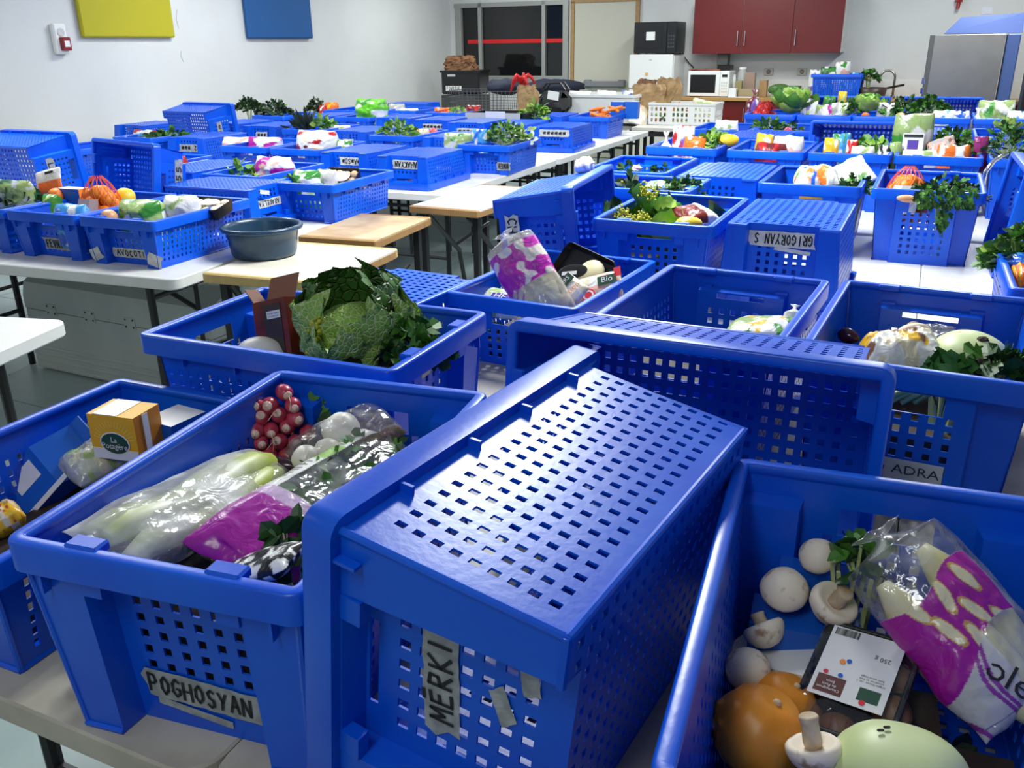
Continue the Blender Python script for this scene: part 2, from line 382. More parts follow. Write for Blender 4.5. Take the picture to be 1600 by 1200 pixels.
# ------------------------------------------------------------------ tape labels and hand lettering
GLY = {'A': [[(0, 0), (.5, 1), (1, 0)], [(.2, .38), (.8, .4)]], 'B': [[(0, 0), (0, 1), (.7, .95), (.75, .6), (0, .52), (.85, .4), (.8, .05), (0, 0)]],
 'C': [[(.9, .85), (.5, 1), (.1, .7), (.1, .3), (.5, 0), (.9, .15)]], 'D': [[(0, 0), (0, 1), (.6, .9), (.9, .5), (.6, .1), (0, 0)]],
 'E': [[(.8, 1), (.05, .95), (0, 0), (.85, .03)], [(.02, .52), (.65, .55)]], 'Ē': [[(.8, 1), (.05, .95), (0, 0), (.85, .03)], [(.02, .52), (.65, .55)], [(.1, 1.22), (.75, 1.25)]], 'F': [[(.85, 1), (0, .97), (0, 0)], [(0, .55), (.65, .55)]],
 'G': [[(.9, .85), (.5, 1), (.1, .7), (.1, .25), (.5, 0), (.9, .2), (.92, .45), (.55, .45)]], 'H': [[(0, 0), (0, 1)], [(.9, 0), (.9, 1)], [(0, .5), (.9, .52)]],
 'I': [[(.3, 0), (.35, 1)]], 'K': [[(0, 0), (.05, 1)], [(.85, 1), (.05, .48), (.9, 0)]], 'L': [[(.05, 1), (0, 0), (.75, .05)]],
 'M': [[(0, 0), (.12, 1), (.5, .35), (.88, 1), (1, 0)]], 'N': [[(0, 0), (.05, 1), (.85, .05), (.9, 1)]],
 'O': [[(.5, 1), (.1, .75), (.08, .3), (.45, 0), (.85, .25), (.9, .7), (.5, 1)]], 'P': [[(0, 0), (0, 1), (.7, .95), (.8, .6), (.5, .45), (0, .45)]],
 'R': [[(0, 0), (.03, 1), (.75, .92), (.7, .58), (.05, .5), (.85, 0)]], 'S': [[(.85, .88), (.5, 1), (.12, .8), (.3, .55), (.75, .42), (.8, .12), (.4, 0), (.05, .15)]],
 'T': [[(0, 1), (.95, .97)], [(.5, 1), (.45, 0)]], 'U': [[(0, 1), (.05, .2), (.45, 0), (.8, .2), (.85, 1)]], 'V': [[(0, 1), (.45, 0), (.9, 1)]],
 'Y': [[(0, 1), (.45, .5), (.9, 1)], [(.45, .5), (.3, 0)]], 'Z': [[(0, 1), (.85, .95), (.05, .05), (.9, .02)]], 'Q': [[(.5, 1), (.1, .7), (.1, .3), (.45, 0), (.85, .3), (.85, .7), (.5, 1)], [(.5, .3), (.95, -.1)]],
 '2': [[(.05, .75), (.4, 1), (.8, .75), (.05, .03), (.9, .05)]], '5': [[(.8, 1), (.15, .97), (.1, .55), (.6, .6), (.8, .3), (.4, 0), (.05, .1)]], '1': [[(.2, .8), (.45, 1), (.45, 0)]],
 '4': [[(.6, 0), (.6, 1), (.05, .35), (.9, .35)]], '.': [[(.3, 0), (.4, .06)]], '-': [[(.1, .5), (.7, .5)]], '~': [[(0, .2), (.15, .8), (.3, .15), (.45, .7), (.6, .2), (.8, .75), (.95, .3)]], ' ': []}
def strokes(g, text, w, h, th, lift=0.0008, jit=0.05):
    """hand lettering centred on the local xy plane, w x h overall"""
    n = len(text); cw = w/n
    for k, ch in enumerate(text):
        for ln in GLY.get(ch, []):
            dy = random.uniform(-jit, jit)*h; pts = [Vector((-w/2+cw*(k+0.1+0.72*x)+random.uniform(-jit, jit)*h*0.3, -h/2+h*y+dy+random.uniform(-jit, jit)*h*0.3, lift)) for x, y in ln]
            for a, b in zip(pts, pts[1:]):
                d = b-a
                if d.length < 1e-6: continue
                d.normalize(); nn = Vector((-d.y, d.x, 0))*th/2; a2 = a-d*th*0.3; b2 = b+d*th*0.3
                g.add([a2+nn, a2-nn, b2-nn, b2+nn], [(0, 1, 2, 3)])
def tape(key, face, s, z, ln, wd, text=None, ang=0.0, old=False, th=None, hw=0.8, hh=0.62):
    t = CR[key]; H = t['_H']; e2 = face.startswith('e2'); d = (DIP2 if face == 'e2c' else 0.0); k = (INS-0.012)/H; sg = -1 if e2 else 1
    O = Vector((s*(1 if e2 else -1), sg*(CL/2-woff(z, H)-d+0.0022), z)); U = Vector((1 if e2 else -1, 0, 0)); V = Vector((0, sg*k, 1)).normalized()
    N = U.cross(V); M = Matrix.Identity(4)
    for i in range(3): M[i][0], M[i][1], M[i][2], M[i][3] = U[i], V[i], N[i], O[i]
    M = M @ Matrix.Rotation(R(ang), 4, 'Z'); g = G(); n = 14; Vv = []; F = []
    je = [random.uniform(-1, 1)*wd*0.16 for _ in range(4)]
    for a in range(n+1):
        x = -ln/2+ln*a/n; lf = 0.0006*random.random()
        for b, yy in enumerate((-wd/2, -wd/6, wd/6, wd/2)):
            xx = x+(je[b] if a in (0, n) else 0); Vv.append((xx, yy+random.uniform(-1, 1)*wd*0.025, lf))
    for a in range(n):
        for b in range(3): F.append((a*4+b, (a+1)*4+b, (a+1)*4+b+1, a*4+b+1))
    g.add(Vv, F); o = g.obj('tape_label', TAPE_OLD if old else TAPE, t, M)
    o['label'] = 'torn strip of %s tape%s' % ('grey' if old else 'white', ' with black hand lettering' if text else '')
    if text:
        g = G(); strokes(g, text, ln*hw, wd*hh, th or wd*0.085, 0.0016); g.obj('lettering', INK, o)
    return o
def text_mesh(name, txt, size, m, extrude=0.0):
    c = bpy.data.curves.new(name, 'FONT'); c.body = txt; c.size = size; c.align_x = 'CENTER'; c.align_y = 'CENTER'; c.extrude = extrude; c.resolution_u = 2
    o = bpy.data.objects.new(name, c); COL.objects.link(o); bpy.context.view_layer.update()
    me = bpy.data.meshes.new_from_object(o.evaluated_get(bpy.context.evaluated_depsgraph_get())); bpy.data.objects.remove(o); bpy.data.curves.remove(c)
    me.name = name; me.materials.clear(); me.materials.append(m); return me
def put_text(name, txt, size, m, parent, M, sx=1.0): return obj(name, text_mesh(name, txt, size, m), parent, M @ Matrix.Diagonal((sx, 1, 1, 1)))

# ------------------------------------------------------------------ the room
RW, RD = 9.6, 15.0                                   # width along the back wall, depth towards the camera
FLOORM = mat('floor_vinyl', (0.38, 0.46, 0.46), 0.36, var=(0.30, 0.38, 0.38), vscale=2.2, vfac=0.8)
WALLM = mat('wall_paint', (0.62, 0.63, 0.63), 0.7, var=(0.56, 0.57, 0.57), vscale=1.2, vfac=0.6, bump=0.12, bscale=120)
CEILM = mat('ceiling_paint', (0.72, 0.72, 0.71), 0.8)
RM = frame(CORNER, E1)                               # local x along the back wall, local -y into the room
def slab(name, x0, x1, y0, y1, z0, z1, m, label=None):
    return struct(G().box(((x0+x1)/2, -(y0+y1)/2, (z0+z1)/2), (x1-x0, y1-y0, z1-z0)).obj(name, m, None, RM), label, name.split('_')[0])
fl = slab('floor', -0.1, RW+0.1, -0.1, RD+0.1, -0.1, 0.0, FLOORM, 'pale grey green speckled floor under all the tables')
slab('ceiling', -0.1, RW+0.1, -0.1, RD+0.1, CEIL, CEIL+0.1, CEILM, 'plain white ceiling over the hall')
WIN_A0, WIN_A1 = 0.03, 2.13
slab('wall_left', -0.1, 0.0, -0.1, RD+0.1, 0, CEIL, WALLM, 'long white wall with the yellow and blue panels')
slab('wall_right', RW, RW+0.1, -0.1, RD+0.1, 0, CEIL, WALLM, 'white wall past the dishwasher')
slab('wall_rear', 0, RW, RD, RD+0.1, 0, CEIL, WALLM, 'white wall behind the viewer')
# floor seams and specks
g = G()
for k in range(8): g.box((k*1.2+0.3, -RD/2, 0.0006), (0.004, RD, 0.0012))
for k in range(13): g.box((RW/2, -k*1.2-0.4, 0.0006), (RW, 0.004, 0.0012))
struct(g.obj('trim_1', mat('seam_grey', (0.17, 0.22, 0.22), 0.6), None, RM), 'thin dark seams between the floor sheets', 'floor seam')
g = G(); rs = random.Random(3)
for k in range(420):
    p = Vector((rs.uniform(0.2, RW-0.2), -rs.uniform(2, RD-0.3), 0.0004)); r = rs.uniform(0.003, 0.010)
    g.add([p+Vector((r*math.cos(a)*rs.uniform(.5, 1.3), r*math.sin(a)*rs.uniform(.5, 1.3), 0)) for a in (0, 1, 2, 3, 4, 5)], [(0, 1, 2, 3, 4, 5)])
sp = stuff(g.obj('floor_crumbs', flat('crumb_dark', (0.04, 0.05, 0.05), 0.8), None, RM)); sp['label'] = 'dark specks scattered over the grey green floor'; sp['category'] = 'crumbs'

def wa(u): return (on_wall(u, 60)-CORNER).dot(E1)
def wz(u, v, off=0.0): return on_wall(u, v, off).z
# back wall with openings for the glazed bay
wx0, wx1 = wa(712)+0.0, wa(889); wz0, wz1 = wz(820, 125)-0.04, wz(800, 3)
dx0, dx1 = wa(893), wa(999); dz1 = wz(945, 1)
g = G(); BW_T = 0.16
def wb(x0, x1, z0, z1): g.box(((x0+x1)/2, BW_T/2, (z0+z1)/2), (x1-x0, BW_T, z1-z0))
wb(-0.1, max(wx0, 0.0), 0, CEIL); wb(wx0, wx1, 0, wz0); wb(wx0, wx1, wz1, CEIL); wb(wx1, RW+0.1, 0, CEIL)
struct(g.obj('wall_back', WALLM, None, RM), 'white wall with glazed bay, door and red cupboards', 'wall')
# glazed bay
win = empty('window_1', RM); struct(win, 'dark glazed bay with grey frame and red tape', 'window')
g = G(); fr = 0.055
xa, xb = wa(751), wa(850)
for x in (wx0+0.07, wx1-0.045): g.box((x, 0.02, (wz0+wz1)/2), (0.10 if x < 1 else 0.085, 0.10, wz1-wz0))
for x in (xa, xb): g.box((x, 0.02, (wz0+wz1)/2), (0.055, 0.09, wz1-wz0))
g.box(((wx0+wx1)/2, 0.02, wz1-0.03), (wx1-wx0, 0.09, 0.06)); g.box(((wx0+wx1)/2, 0.02, wz0+0.05), (wx1-wx0, 0.11, 0.10))
g.obj('window_frame', ALU_W, win)
GLASS = mat('dark_glass', (0.02, 0.022, 0.024), 0.06); GLASS.node_tree.nodes['Principled BSDF'].inputs['Transmission Weight'].default_value = 0.6
for x0, x1 in ((wx0+0.12, xa-0.027), (xa+0.027, xb-0.027), (xb+0.027, wx1-0.085)):
    g = G(); g.box(((x0+x1)/2, 0.03, (wz0+wz1)/2+0.02), (x1-x0, 0.008, wz1-wz0-0.16)); p = g.obj('pane', GLASS, win)
    rz = wz(820, 64); G().box(((x0+x1)/2+(0.04 if x0 < 0.3 else 0), 0.022, rz), (x1-x0-(0.08 if x0 < 0.3 else 0), 0.003, 0.055)).obj('warning_tape', flat('red_tape', (0.62, 0.008, 0.012), 0.4), p)
for k in range(9):
    G().box((wx1-0.27, 0.10, wz0+0.25+k*0.1), (0.34, 0.03, 0.012)).obj('slat', flat('louvre_dark', (0.03, 0.033, 0.04), 0.5), win)
g = G()
g.box(((wx0+wx1)/2, 1.2, 1.3), (wx1-wx0+1.0, 0.05, 2.8)); g.box(((wx0+wx1)/2, 0.7, 0.2), (wx1-wx0+1, 1.0, 0.05)); g.box(((wx0+wx1)/2, 0.7, 2.75), (wx1-wx0+1, 1.0, 0.05))
for x in (wx0-0.5, wx1+0.5): g.box((x, 0.7, 1.4), (0.05, 1.1, 2.8))
g.obj('dark_porch', flat('porch_dark', (0.03, 0.033, 0.035), 0.8), win)
# door
door = empty('door_1', RM); struct(door, 'beige door with grey push bar in a wooden frame', 'door')
g = G(); jw = 0.055
for x in (dx0+jw/2, dx1-jw/2): g.box((x, -0.015, dz1/2), (jw, 0.05, dz1))
g.box(((dx0+dx1)/2, -0.015, dz1+jw/2-0.02), (dx1-dx0, 0.05, jw)); g.obj('door_frame', mat('door_wood', (0.36, 0.22, 0.09), 0.5, var=(0.28, 0.16, 0.06), vscale=20), door)
G().box(((dx0+dx1)/2, -0.012, dz1/2), (dx1-dx0-2*jw, 0.03, dz1-0.02), b=0.003).obj('door_leaf', mat('door_beige', (0.50, 0.49, 0.41), 0.5), door)
bx0, bx1, bz = wa(917), wa(981), wz(950, 131, 0.08)
g = G(); g.box(((bx0+bx1)/2, -0.085, bz), (bx1-bx0, 0.05, 0.075), b=0.008); g.box((bx0+0.05, -0.055, bz), (0.10, 0.06, 0.11), b=0.008); g.box((bx1-0.05, -0.055, bz), (0.10, 0.06, 0.11), b=0.008)
g.obj('push_bar', flat('bar_grey', (0.20, 0.21, 0.23), 0.35), door)
# side wall: panels and alarm
SM = frame(CORNER, -E2, UP)                          # local x along the side wall towards the camera, local y = E1 into the room
def sa(u, v): p = on_side(u, v); return (p-CORNER).dot(-E2), p.z
def wallpanel(u0, u1, v, m, label):
    x1, z = sa(u0, v); x0, z2 = sa(u1, v); zb = (z+z2)/2; y = E1.dot(SM.col[1].xyz.to_3d()) if False else 1
    sgn = 1 if (SM.to_3x3() @ Vector((0, 1, 0))).dot(E1) > 0 else -1
    o = G().box(((x0+x1)/2, sgn*0.035, zb+0.5), (x1-x0, 0.05, 1.0), b=0.012).obj('acoustic_panel', m, None, SM); tag(o, label, 'wall panel', 'coloured panels on the side wall')
wallpanel(124, 268, 58.5, mat('panel_yellow', (0.40, 0.36, 0.006), 0.7, bump=0.1, bscale=60), 'olive yellow fabric panel hung high on the white wall by the alarm')
wallpanel(383, 484, 60, mat('panel_blue', (0.004, 0.080, 0.26), 0.7, bump=0.1, bscale=60), 'deep blue fabric panel hung high on the white wall')
sgn = 1 if (SM.to_3x3() @ Vector((0, 1, 0))).dot(E1) > 0 else -1
x1, z0 = sa(82, 85); x0, _ = sa(106, 85); _, z1 = sa(88, 37); xm = (x0+x1)/2
al = empty('fire_alarm', SM); tag(al, 'white fire alarm box with small red call point on the wall', 'alarm')
g = G().box((xm, sgn*0.03, (z0+z1)/2), (0.13, 0.06, z1-z0), b=0.012); g.obj('housing', WHITE_G, al)
MY = Matrix.Rotation(-sgn*math.pi/2, 4, 'X')
g = G().lathe([(0.035, 0), (0.035, 0.006), (0.028, 0.007), (0.004, 0.004)], 20, 0, Matrix.Translation((xm, sgn*0.06, z1-0.07)) @ MY); g.obj('sounder_grille', flat('grille_grey', (0.55, 0.56, 0.56), 0.5), al)
rp = G().box((xm-0.015, sgn*0.075, z0+0.085), (0.085, 0.05, 0.11), b=0.006).obj('call_point', flat('alarm_red', (0.22, 0.012, 0.018), 0.35), al)
G().box((xm-0.015, sgn*0.101, z0+0.085), (0.05, 0.002, 0.05)).obj('press_plate', WHITE_P, rp)
G().box((xm-0.012, sgn*0.062, z1-0.125), (0.055, 0.004, 0.018)).obj('lamp_strip', flat('dark_green', (0.05, 0.10, 0.06), 0.4), al)
# crack lines on the side wall
for pts in (((276, 15), (279, 45)), ((283, 80), (287, 97))):
    a, b = [Vector((sa(*p)[0], sgn*0.001, sa(*p)[1])) for p in pts]; G().tube([a, (a+b)/2+Vector((0.02, 0, 0)), b], 0.003, 4).obj('trim_2', flat('crack', (0.35, 0.35, 0.35), 0.8), None, SM)['kind'] = 'structure'
# ceiling lamps
LN = ['over the side wall near the glazed bay', 'over the beige door', 'over the red wall cupboards', 'over the upside-down crates by the side wall', 'over the rows of far tables', 'over the parsley crates', 'over the metal trunk', 'over the big tipped crate', 'behind the viewer by the side wall', 'behind the viewer over the mushroom crate']
for a, b, pw in LAMP_SPOTS:
    t = tag(empty('ceiling_lamp', RM @ Matrix.Translation((a, -b, CEIL))), 'long white ceiling light, '+LN.pop(0), 'lamp', 'ceiling lights')
    G().box((0, 0, -0.03), (0.40, 1.45, 0.06), b=0.01).obj('housing', WHITE_G, t)
# red pipe on the back wall
p = on_wall(1497, 10, 0.06); g = G().tube([(p.x, p.y, 1.9), (p.x, p.y, CEIL)], 0.022, 8); g.box((p.x, p.y, 2.0), (0.06, 0.06, 0.05))
tag(g.obj('water_pipe', flat('pipe_red', (0.30, 0.02, 0.02), 0.4)), 'thin dark red pipe running up the wall by the dishwasher', 'pipe')

# ------------------------------------------------------------------ tables
A1 = Vector((math.cos(R(-25)), math.sin(R(-25)), 0)); A2 = Vector((math.sin(R(25)), math.cos(R(25)), 0))
def AB(a, b, z=0.0): return A1*a+A2*b+UP*z
def folding_table(a, b, label, w=0.74, l=1.82, yaw=-25.0, c=None, m=None):
    t = tag(empty('folding_table', yawM(c or AB(a, b), R(yaw))), label, 'table', 'white folding tables')
    g = G().sweep(w, l, [(0.003, 0), (0, -0.004), (0, -0.040), (0.004, -0.045), (0.030, -0.045)], 0.05, TZ-0.001, 5, closed=False)
    n = len(g.V); ring = [k for k in range(0, n, 5)]; low = [k+4 for k in ring]; g.F.append(tuple(ring)); g.F.append(tuple(reversed(low)))
    autosmooth(g.obj('tabletop', m or WHITE_PL, t).data, 30)
    for sy in (-1, 1):
        g = G(); y = sy*(l/2-(0.22 if l > 1 else 0.1))
        for sx in (-1, 1): g.tube([(sx*(w/2-0.10), y, TZ-0.05), (sx*(w/2-0.10), y, 0.0)], 0.016, 8)
        g.tube([(-(w/2-0.10), y, 0.30), (w/2-0.10, y, 0.30)], 0.012, 6); g.tube([(-(w/2-0.10), y, 0.62), (w/2-0.10, y, 0.62)], 0.012, 6)
        g.obj('leg', BLACK_ST, t)
        g = G(); g.tube([(0, y, 0.50), (0, sy*(l/2-0.62 if l > 1 else 0.02), TZ-0.05)], 0.011, 6); g.tube([(0, y, 0.30), (0, y, 0.62)], 0.011, 6); g.obj('brace', BLACK_ST, t)
    return t
def school_desk(fl_, fr_, dep, mtop, medge, label, h=TZ):
    fl_, fr_ = Vector((*fl_, 0)), Vector((*fr_, 0)); x = (fr_-fl_).normalized(); w = (fr_-fl_).length; y = UP.cross(x); c = (fl_+fr_)/2+y*dep/2
    t = tag(empty('school_desk', frame(c, x)), label, 'desk', 'wooden edged folding desks')
    G().box((0, 0, h-0.006), (w-0.004, dep-0.03, 0.010), b=0.001).obj('tabletop', mtop, t)
    g = G().box((0, 0, h-0.025), (w, dep-0.04, 0.028)); g.obj('core_board', WOOD_E, t)
    for s in (-1, 1): G().box((0, s*(dep/2-0.012), h-0.020), (w, 0.030, 0.042), b=0.006).obj('edge_strip', medge, t)
    for sx in (-1, 1):
        for sy in (-1, 1): G().box((sx*(w/2-0.05), sy*(dep/2-0.07), (h-0.04)/2), (0.032, 0.032, h-0.04)).obj('leg', BLACK_ST, t)
        g = G(); g.tube([(sx*(w/2-0.09), -(dep/2-0.05), h-0.05), (sx*(w/2-0.09), -0.05, 0.42), (sx*(w/2-0.09), 0.06, 0.02)], 0.014, 6); g.tube([(sx*(w/2-0.09), -0.10, 0.46), (sx*(w/2-0.09), dep/2-0.10, 0.52)], 0.010, 6); g.obj('brace', BLACK_ST, t)
    G().box((0, 0, h-0.07), (w-0.12, 0.03, 0.04)).obj('rail', BLACK_ST, t)
    return t
folding_table(-1.06, 1.475, 'beige folding table under the radish crate and the savoy cabbage crate', m=TABLE_BEIGE)
for a, b, s in ((-0.318, 1.475, 'under the big tipped crate beside the mushroom crate'), (0.424, 1.475, 'under the crate of loose mushrooms'),
                (-1.06, 3.30, 'under the endive bag crate and the tipped crate behind it'), (-0.318, 3.30, 'under the upside-down crate with the black lettered tape'),
                (0.424, 3.30, 'with bare white top showing in front of the orange net crate'), (1.166, 3.30, 'under the leaning crate beside the orange net crate'),
                (-1.06, 5.18, 'under the celery and purple bag crate'), (-0.30, 5.18, 'under the lemon pack crate'), (0.46, 5.18, 'under the bagged lettuce crate'), (1.22, 5.18, 'under the big parsley crate'),
                (-0.9, 7.10, 'under the red net and dark onion crate'), (-0.14, 7.10, 'under the crates in front of the two far tipped crates'), (0.62, 7.10, 'in front of the steel dishwasher')):
    folding_table(a, b, ('beige' if b < 2 else 'white')+' folding table '+s, m=TABLE_BEIGE if b < 2 else None)
for a, b, s in ((-2.93, 5.47, 'under the upside-down crates behind the school desks'), (-3.69, 5.47, 'under the white bag crate'), (-4.45, 5.47, 'under the magenta bag crate'),
                (-2.93, 7.33, 'under the lettuce and blue bag crate, far half'), (-3.69, 7.33, 'under the watercress crate'), (-4.45, 7.33, 'under the pineapple crate'), (-5.21, 7.33, 'under the tall tipped crate by the wall'),
                (-2.93, 8.57, 'under the carrot crate'), (-3.69, 8.57, 'under the grape bag crate'), (-4.45, 8.57, 'under the bright green bag crate'), (-5.21, 8.57, 'under the dark leafy head crate'), (-5.5, 9.45, 'under the farthest upside-down crate'), (-5.21, 5.47, 'under the striped packet crate'), (-5.97, 5.47, 'along the side wall'), (-5.97, 7.33, 'along the side wall behind the high tipped crate'), (-6.68, 6.3, 'in the gap beside the side wall')):
    folding_table(a, b, 'white folding table '+s, l=0.60 if b == 8.57 else (0.9 if b == 9.45 else 1.83), w=0.6 if a < -6.5 else 0.74)
C20, S20 = math.cos(R(20)), math.sin(R(20))
for a, b, s in ((-3.235, 2.985, 'under the crate of lettuce wrap, corner over the metal trunk'), (-3.235, 3.745, 'under the long taped upside-down crate'), (-5.08, 2.985, 'under the clear salad bag crate'), (-5.08, 3.745, 'under the tipped crate at the side wall')):
    folding_table(0, 0, 'white folding table '+s, yaw=70, c=Vector((a*C20+b*S20, -a*S20+b*C20, 0)))
DESK_W = mat('desk_laminate', (0.72, 0.69, 0.60), 0.35, var=(0.60, 0.54, 0.42), vscale=5, vfac=0.5)
DESK_T = mat('desk_worn', (0.52, 0.38, 0.20), 0.4, var=(0.22, 0.10, 0.05), vscale=5, vfac=0.75, lo=0.45, hi=0.70)
DESK_X = mat('desk_white', (0.76, 0.75, 0.72), 0.3)
EDGE_L = mat('edge_pale', (0.58, 0.42, 0.17), 0.5, var=(0.48, 0.32, 0.11), vscale=30)
school_desk((-1.220, 3.361), (-0.705, 3.173), 0.62, DESK_W, EDGE_L, 'cream topped wooden desk carrying the dark blue basin')
school_desk((-0.985, 4.005), (-0.605, 3.868), 0.60, DESK_T, mat('edge_brown', (0.34, 0.19, 0.06), 0.5), 'worn brown topped desk behind the basin desk', TZ+0.012)
school_desk((-0.56, 4.86), (-0.17, 4.66), 0.86, DESK_X, WOOD_E, 'white topped desk with thin brown edge between the two crate rows')
# loose table corner in front
c = at(60, 520, 0); t = folding_table(0, 0, 'bare white folding table, its rounded corner reaching over the floor', yaw=0, c=Vector((0, 0, 0)))
cr = at(118, 500, 0); d = (at(0, 482, 0)-at(100, 487, 0)).normalized(); y = Vector((d.y, -d.x, 0)); y = y if y.y < 0 else -y
cc = cr+d*0.93+y*0.37; cc.z = 0; t.matrix_world = frame(cc, y)

# ------------------------------------------------------------------ kitchen along the back wall
def wx(u, off=0.0): return (on_wall(u, 80, off)-CORNER).dot(E1)
RED = mat('cupboard_red', (0.13, 0.005, 0.005), 0.38, var=(0.115, 0.0045, 0.0045), vscale=3)
cx0, cx1 = wx(1081, 0.36), wx(1313, 0.36); cz = wz(1200, 83, 0.36); cxs = [cx0, wx(1157, 0.36), wx(1235, 0.36), cx1]
for k in range(3):
    x0, x1 = cxs[k], cxs[k+1]
    t = tag(empty('wall_cupboard', RM @ Matrix.Translation(((x0+x1)/2, 0, cz))), ['dark red wall cupboard above the white microwave', 'dark red wall cupboard in the middle of the three', 'dark red wall cupboard nearest the dishwasher'][k], 'cupboard', 'red wall cupboards')
    G().box((0, -0.17, 0.36), (x1-x0, 0.34, 0.72)).obj('carcass', flat('carcass_white', (0.62, 0.62, 0.60), 0.5), t)
    d = G().box((0, -0.35, 0.355), (x1-x0-0.006, 0.020, 0.715), b=0.002).obj('door', RED, t)
    hx = (x1-x0)/2-0.045 if k == 0 else -(x1-x0)/2+0.045
    g = G().tube([(hx, -0.388, 0.09), (hx, -0.388, 0.27)], 0.006, 8)
    for z in (0.10, 0.26): g.tube([(hx, -0.36, z), (hx, -0.388, z)], 0.005, 6)
    g.obj('handle', CHROME, d)
# worktop and base cupboards
kx0 = wx(1064, 0.62); kx1 = kx0+4.6; KZ = 0.905
wt = G().box(((kx0+kx1)/2, -0.31, KZ-0.02), (kx1-kx0, 0.62, 0.04), b=0.003).obj('worktop', mat('worktop_oak', (0.44, 0.25, 0.08), 0.4, var=(0.34, 0.18, 0.05), vscale=12, tex='WAVE', lo=0.2, hi=0.9), None, RM)
tag(wt, 'oak edged kitchen worktop under the white microwave', 'worktop')
n = 5
for k in range(n):
    w = (kx1-kx0)/n; x = kx0+w*(k+0.5)
    t = tag(empty('base_cupboard', RM @ Matrix.Translation((x, 0, 0))), 'dark red base cupboard under the worktop, ' + ['below the white microwave', 'below the jars', 'below the green bowl', 'below the tap', 'beside the dishwasher'][k], 'cupboard', 'red base cupboards')
    G().box((0, -0.28, 0.47), (w-0.004, 0.54, 0.78)).obj('carcass', RED, t); G().box((0, -0.25, 0.05), (w-0.02, 0.46, 0.10)).obj('plinth', BLACK_PL, t)
    d = G().box((0, -0.56, 0.485), (w-0.008, 0.02, 0.74), b=0.002).obj('door', RED, t)
    g = G().tube([(w/2-0.06, -0.595, 0.62), (w/2-0.06, -0.595, 0.78)], 0.006, 8)
    for z in (0.63, 0.77): g.tube([(w/2-0.06, -0.565, z), (w/2-0.06, -0.595, z)], 0.005, 6)
    g.obj('handle', CHROME, d)
struct(G().box(((kx0+kx1)/2, -0.006, KZ+0.10), (kx1-kx0, 0.012, 0.20)).obj('trim_3', flat('splash_white', (0.70, 0.70, 0.68), 0.35), None, RM), 'low white splashback behind the worktop', 'splashback')
# fridge and the black microwave on it
fx0, fx1 = wx(984, 0.55), wx(1053, 0.55); FZ = wz(1020, 84.5, 0.55); fw = fx1-fx0
t = tag(empty('fridge', RM @ Matrix.Translation(((fx0+fx1)/2, 0, 0))), 'white upright fridge under the black microwave', 'fridge')
G().box((0, -0.27, FZ/2), (fw, 0.50, FZ-0.02), b=0.01).obj('body', WHITE_G, t)
zs_ = wz(1000, 139, 0.55)
G().box((0, -0.545, (FZ+zs_)/2), (fw-0.004, 0.05, FZ-zs_-0.012), b=0.012).obj('freezer_door', WHITE_G, t)
G().box((0, -0.545, zs_/2+0.02), (fw-0.004, 0.05, zs_-0.055), b=0.012).obj('door', mat('fridge_cream', (0.66, 0.65, 0.56), 0.35), t)
G().box((0.0, -0.572, FZ-0.07), (0.035, 0.004, 0.014)).obj('badge', ALU, t)
G().lathe([(0.022, 0), (0.022, 0.004), (0.0, 0.005)], 8, 0, Matrix.Translation((-0.05, -0.571, FZ-0.25)) @ Matrix.Rotation(math.pi/2, 4, 'X')).obj('sticker', flat('sticker_yellow', (0.70, 0.42, 0.12), 0.5), t)
def microwave(M, w, h, d, body, label, win_m, note=False, white=False):
    t = tag(empty('microwave_oven', M), label, 'microwave')
    G().box((0, 0, h/2), (w, d, h-0.016), b=0.006).obj('body', body, t)
    dr = G().box((-w*0.11, -d/2-0.008, h/2), (w*0.78, 0.018, h-0.02), b=0.004).obj('door', body, t)
    G().box((-w*0.13, -d/2-0.0185, h/2), (w*0.62, 0.003, h*0.68), b=0.001).obj('window', win_m, dr)
    cp = G().box((w*0.39, -d/2-0.006, h/2), (w*0.21, 0.014, h-0.02), b=0.003).obj('control_panel', body, t)
    G().box((w*0.39, -d/2-0.014, h*0.80), (w*0.13, 0.003, h*0.10)).obj('display', BLACK_PL, cp)
    km = flat('key_grey', (0.05, 0.05, 0.055), 0.5) if not white else flat('key_cream', (0.60, 0.58, 0.48), 0.5)
    for i in range(3):
        for j in range(4): G().box((w*(0.335+0.055*i), -d/2-0.0145, h*(0.22+0.11*j)), (w*0.035, 0.004, h*0.06)).obj('button', km, cp)
    for sx in (-1, 1):
        for sy in (-1, 1): G().lathe([(0.014, 0), (0.014, 0.010)], 10, 0, Matrix.Translation((sx*(w/2-0.05), sy*(d/2-0.05), 0))).obj('foot', BLACK_PL, t)
    if note: G().box((-w*0.10, -d/2-0.021, h*0.55), (w*0.21, 0.002, h*0.26)).obj('paper_note', WHITE_P, dr)
    return t
mz0, mz1 = FZ, wz(1028, 33, 0.5); mx0, mx1 = wx(991, 0.52), wx(1056, 0.52)
microwave(RM @ Matrix.Translation(((mx0+mx1)/2, -0.32, FZ)), mx1-mx0, mz1-mz0, 0.42, mat('oven_black', (0.010, 0.011, 0.012), 0.3), 'black microwave with a white note, standing on the fridge', BLACK_PL, note=True)
x0, x1 = wx(1078, 0.5), wx(1143, 0.5); z1 = wz(1110, 110, 0.5)
microwave(RM @ Matrix.Translation(((x0+x1)/2, -0.32, KZ)), x1-x0, z1-KZ, 0.36, WHITE_G, 'white microwave with dark window on the oak worktop', BLACK_PL, white=True)
def rm(u, v, off): p = on_wall(u, v, off); return Vector(((p-CORNER).dot(E1), -off, p.z))
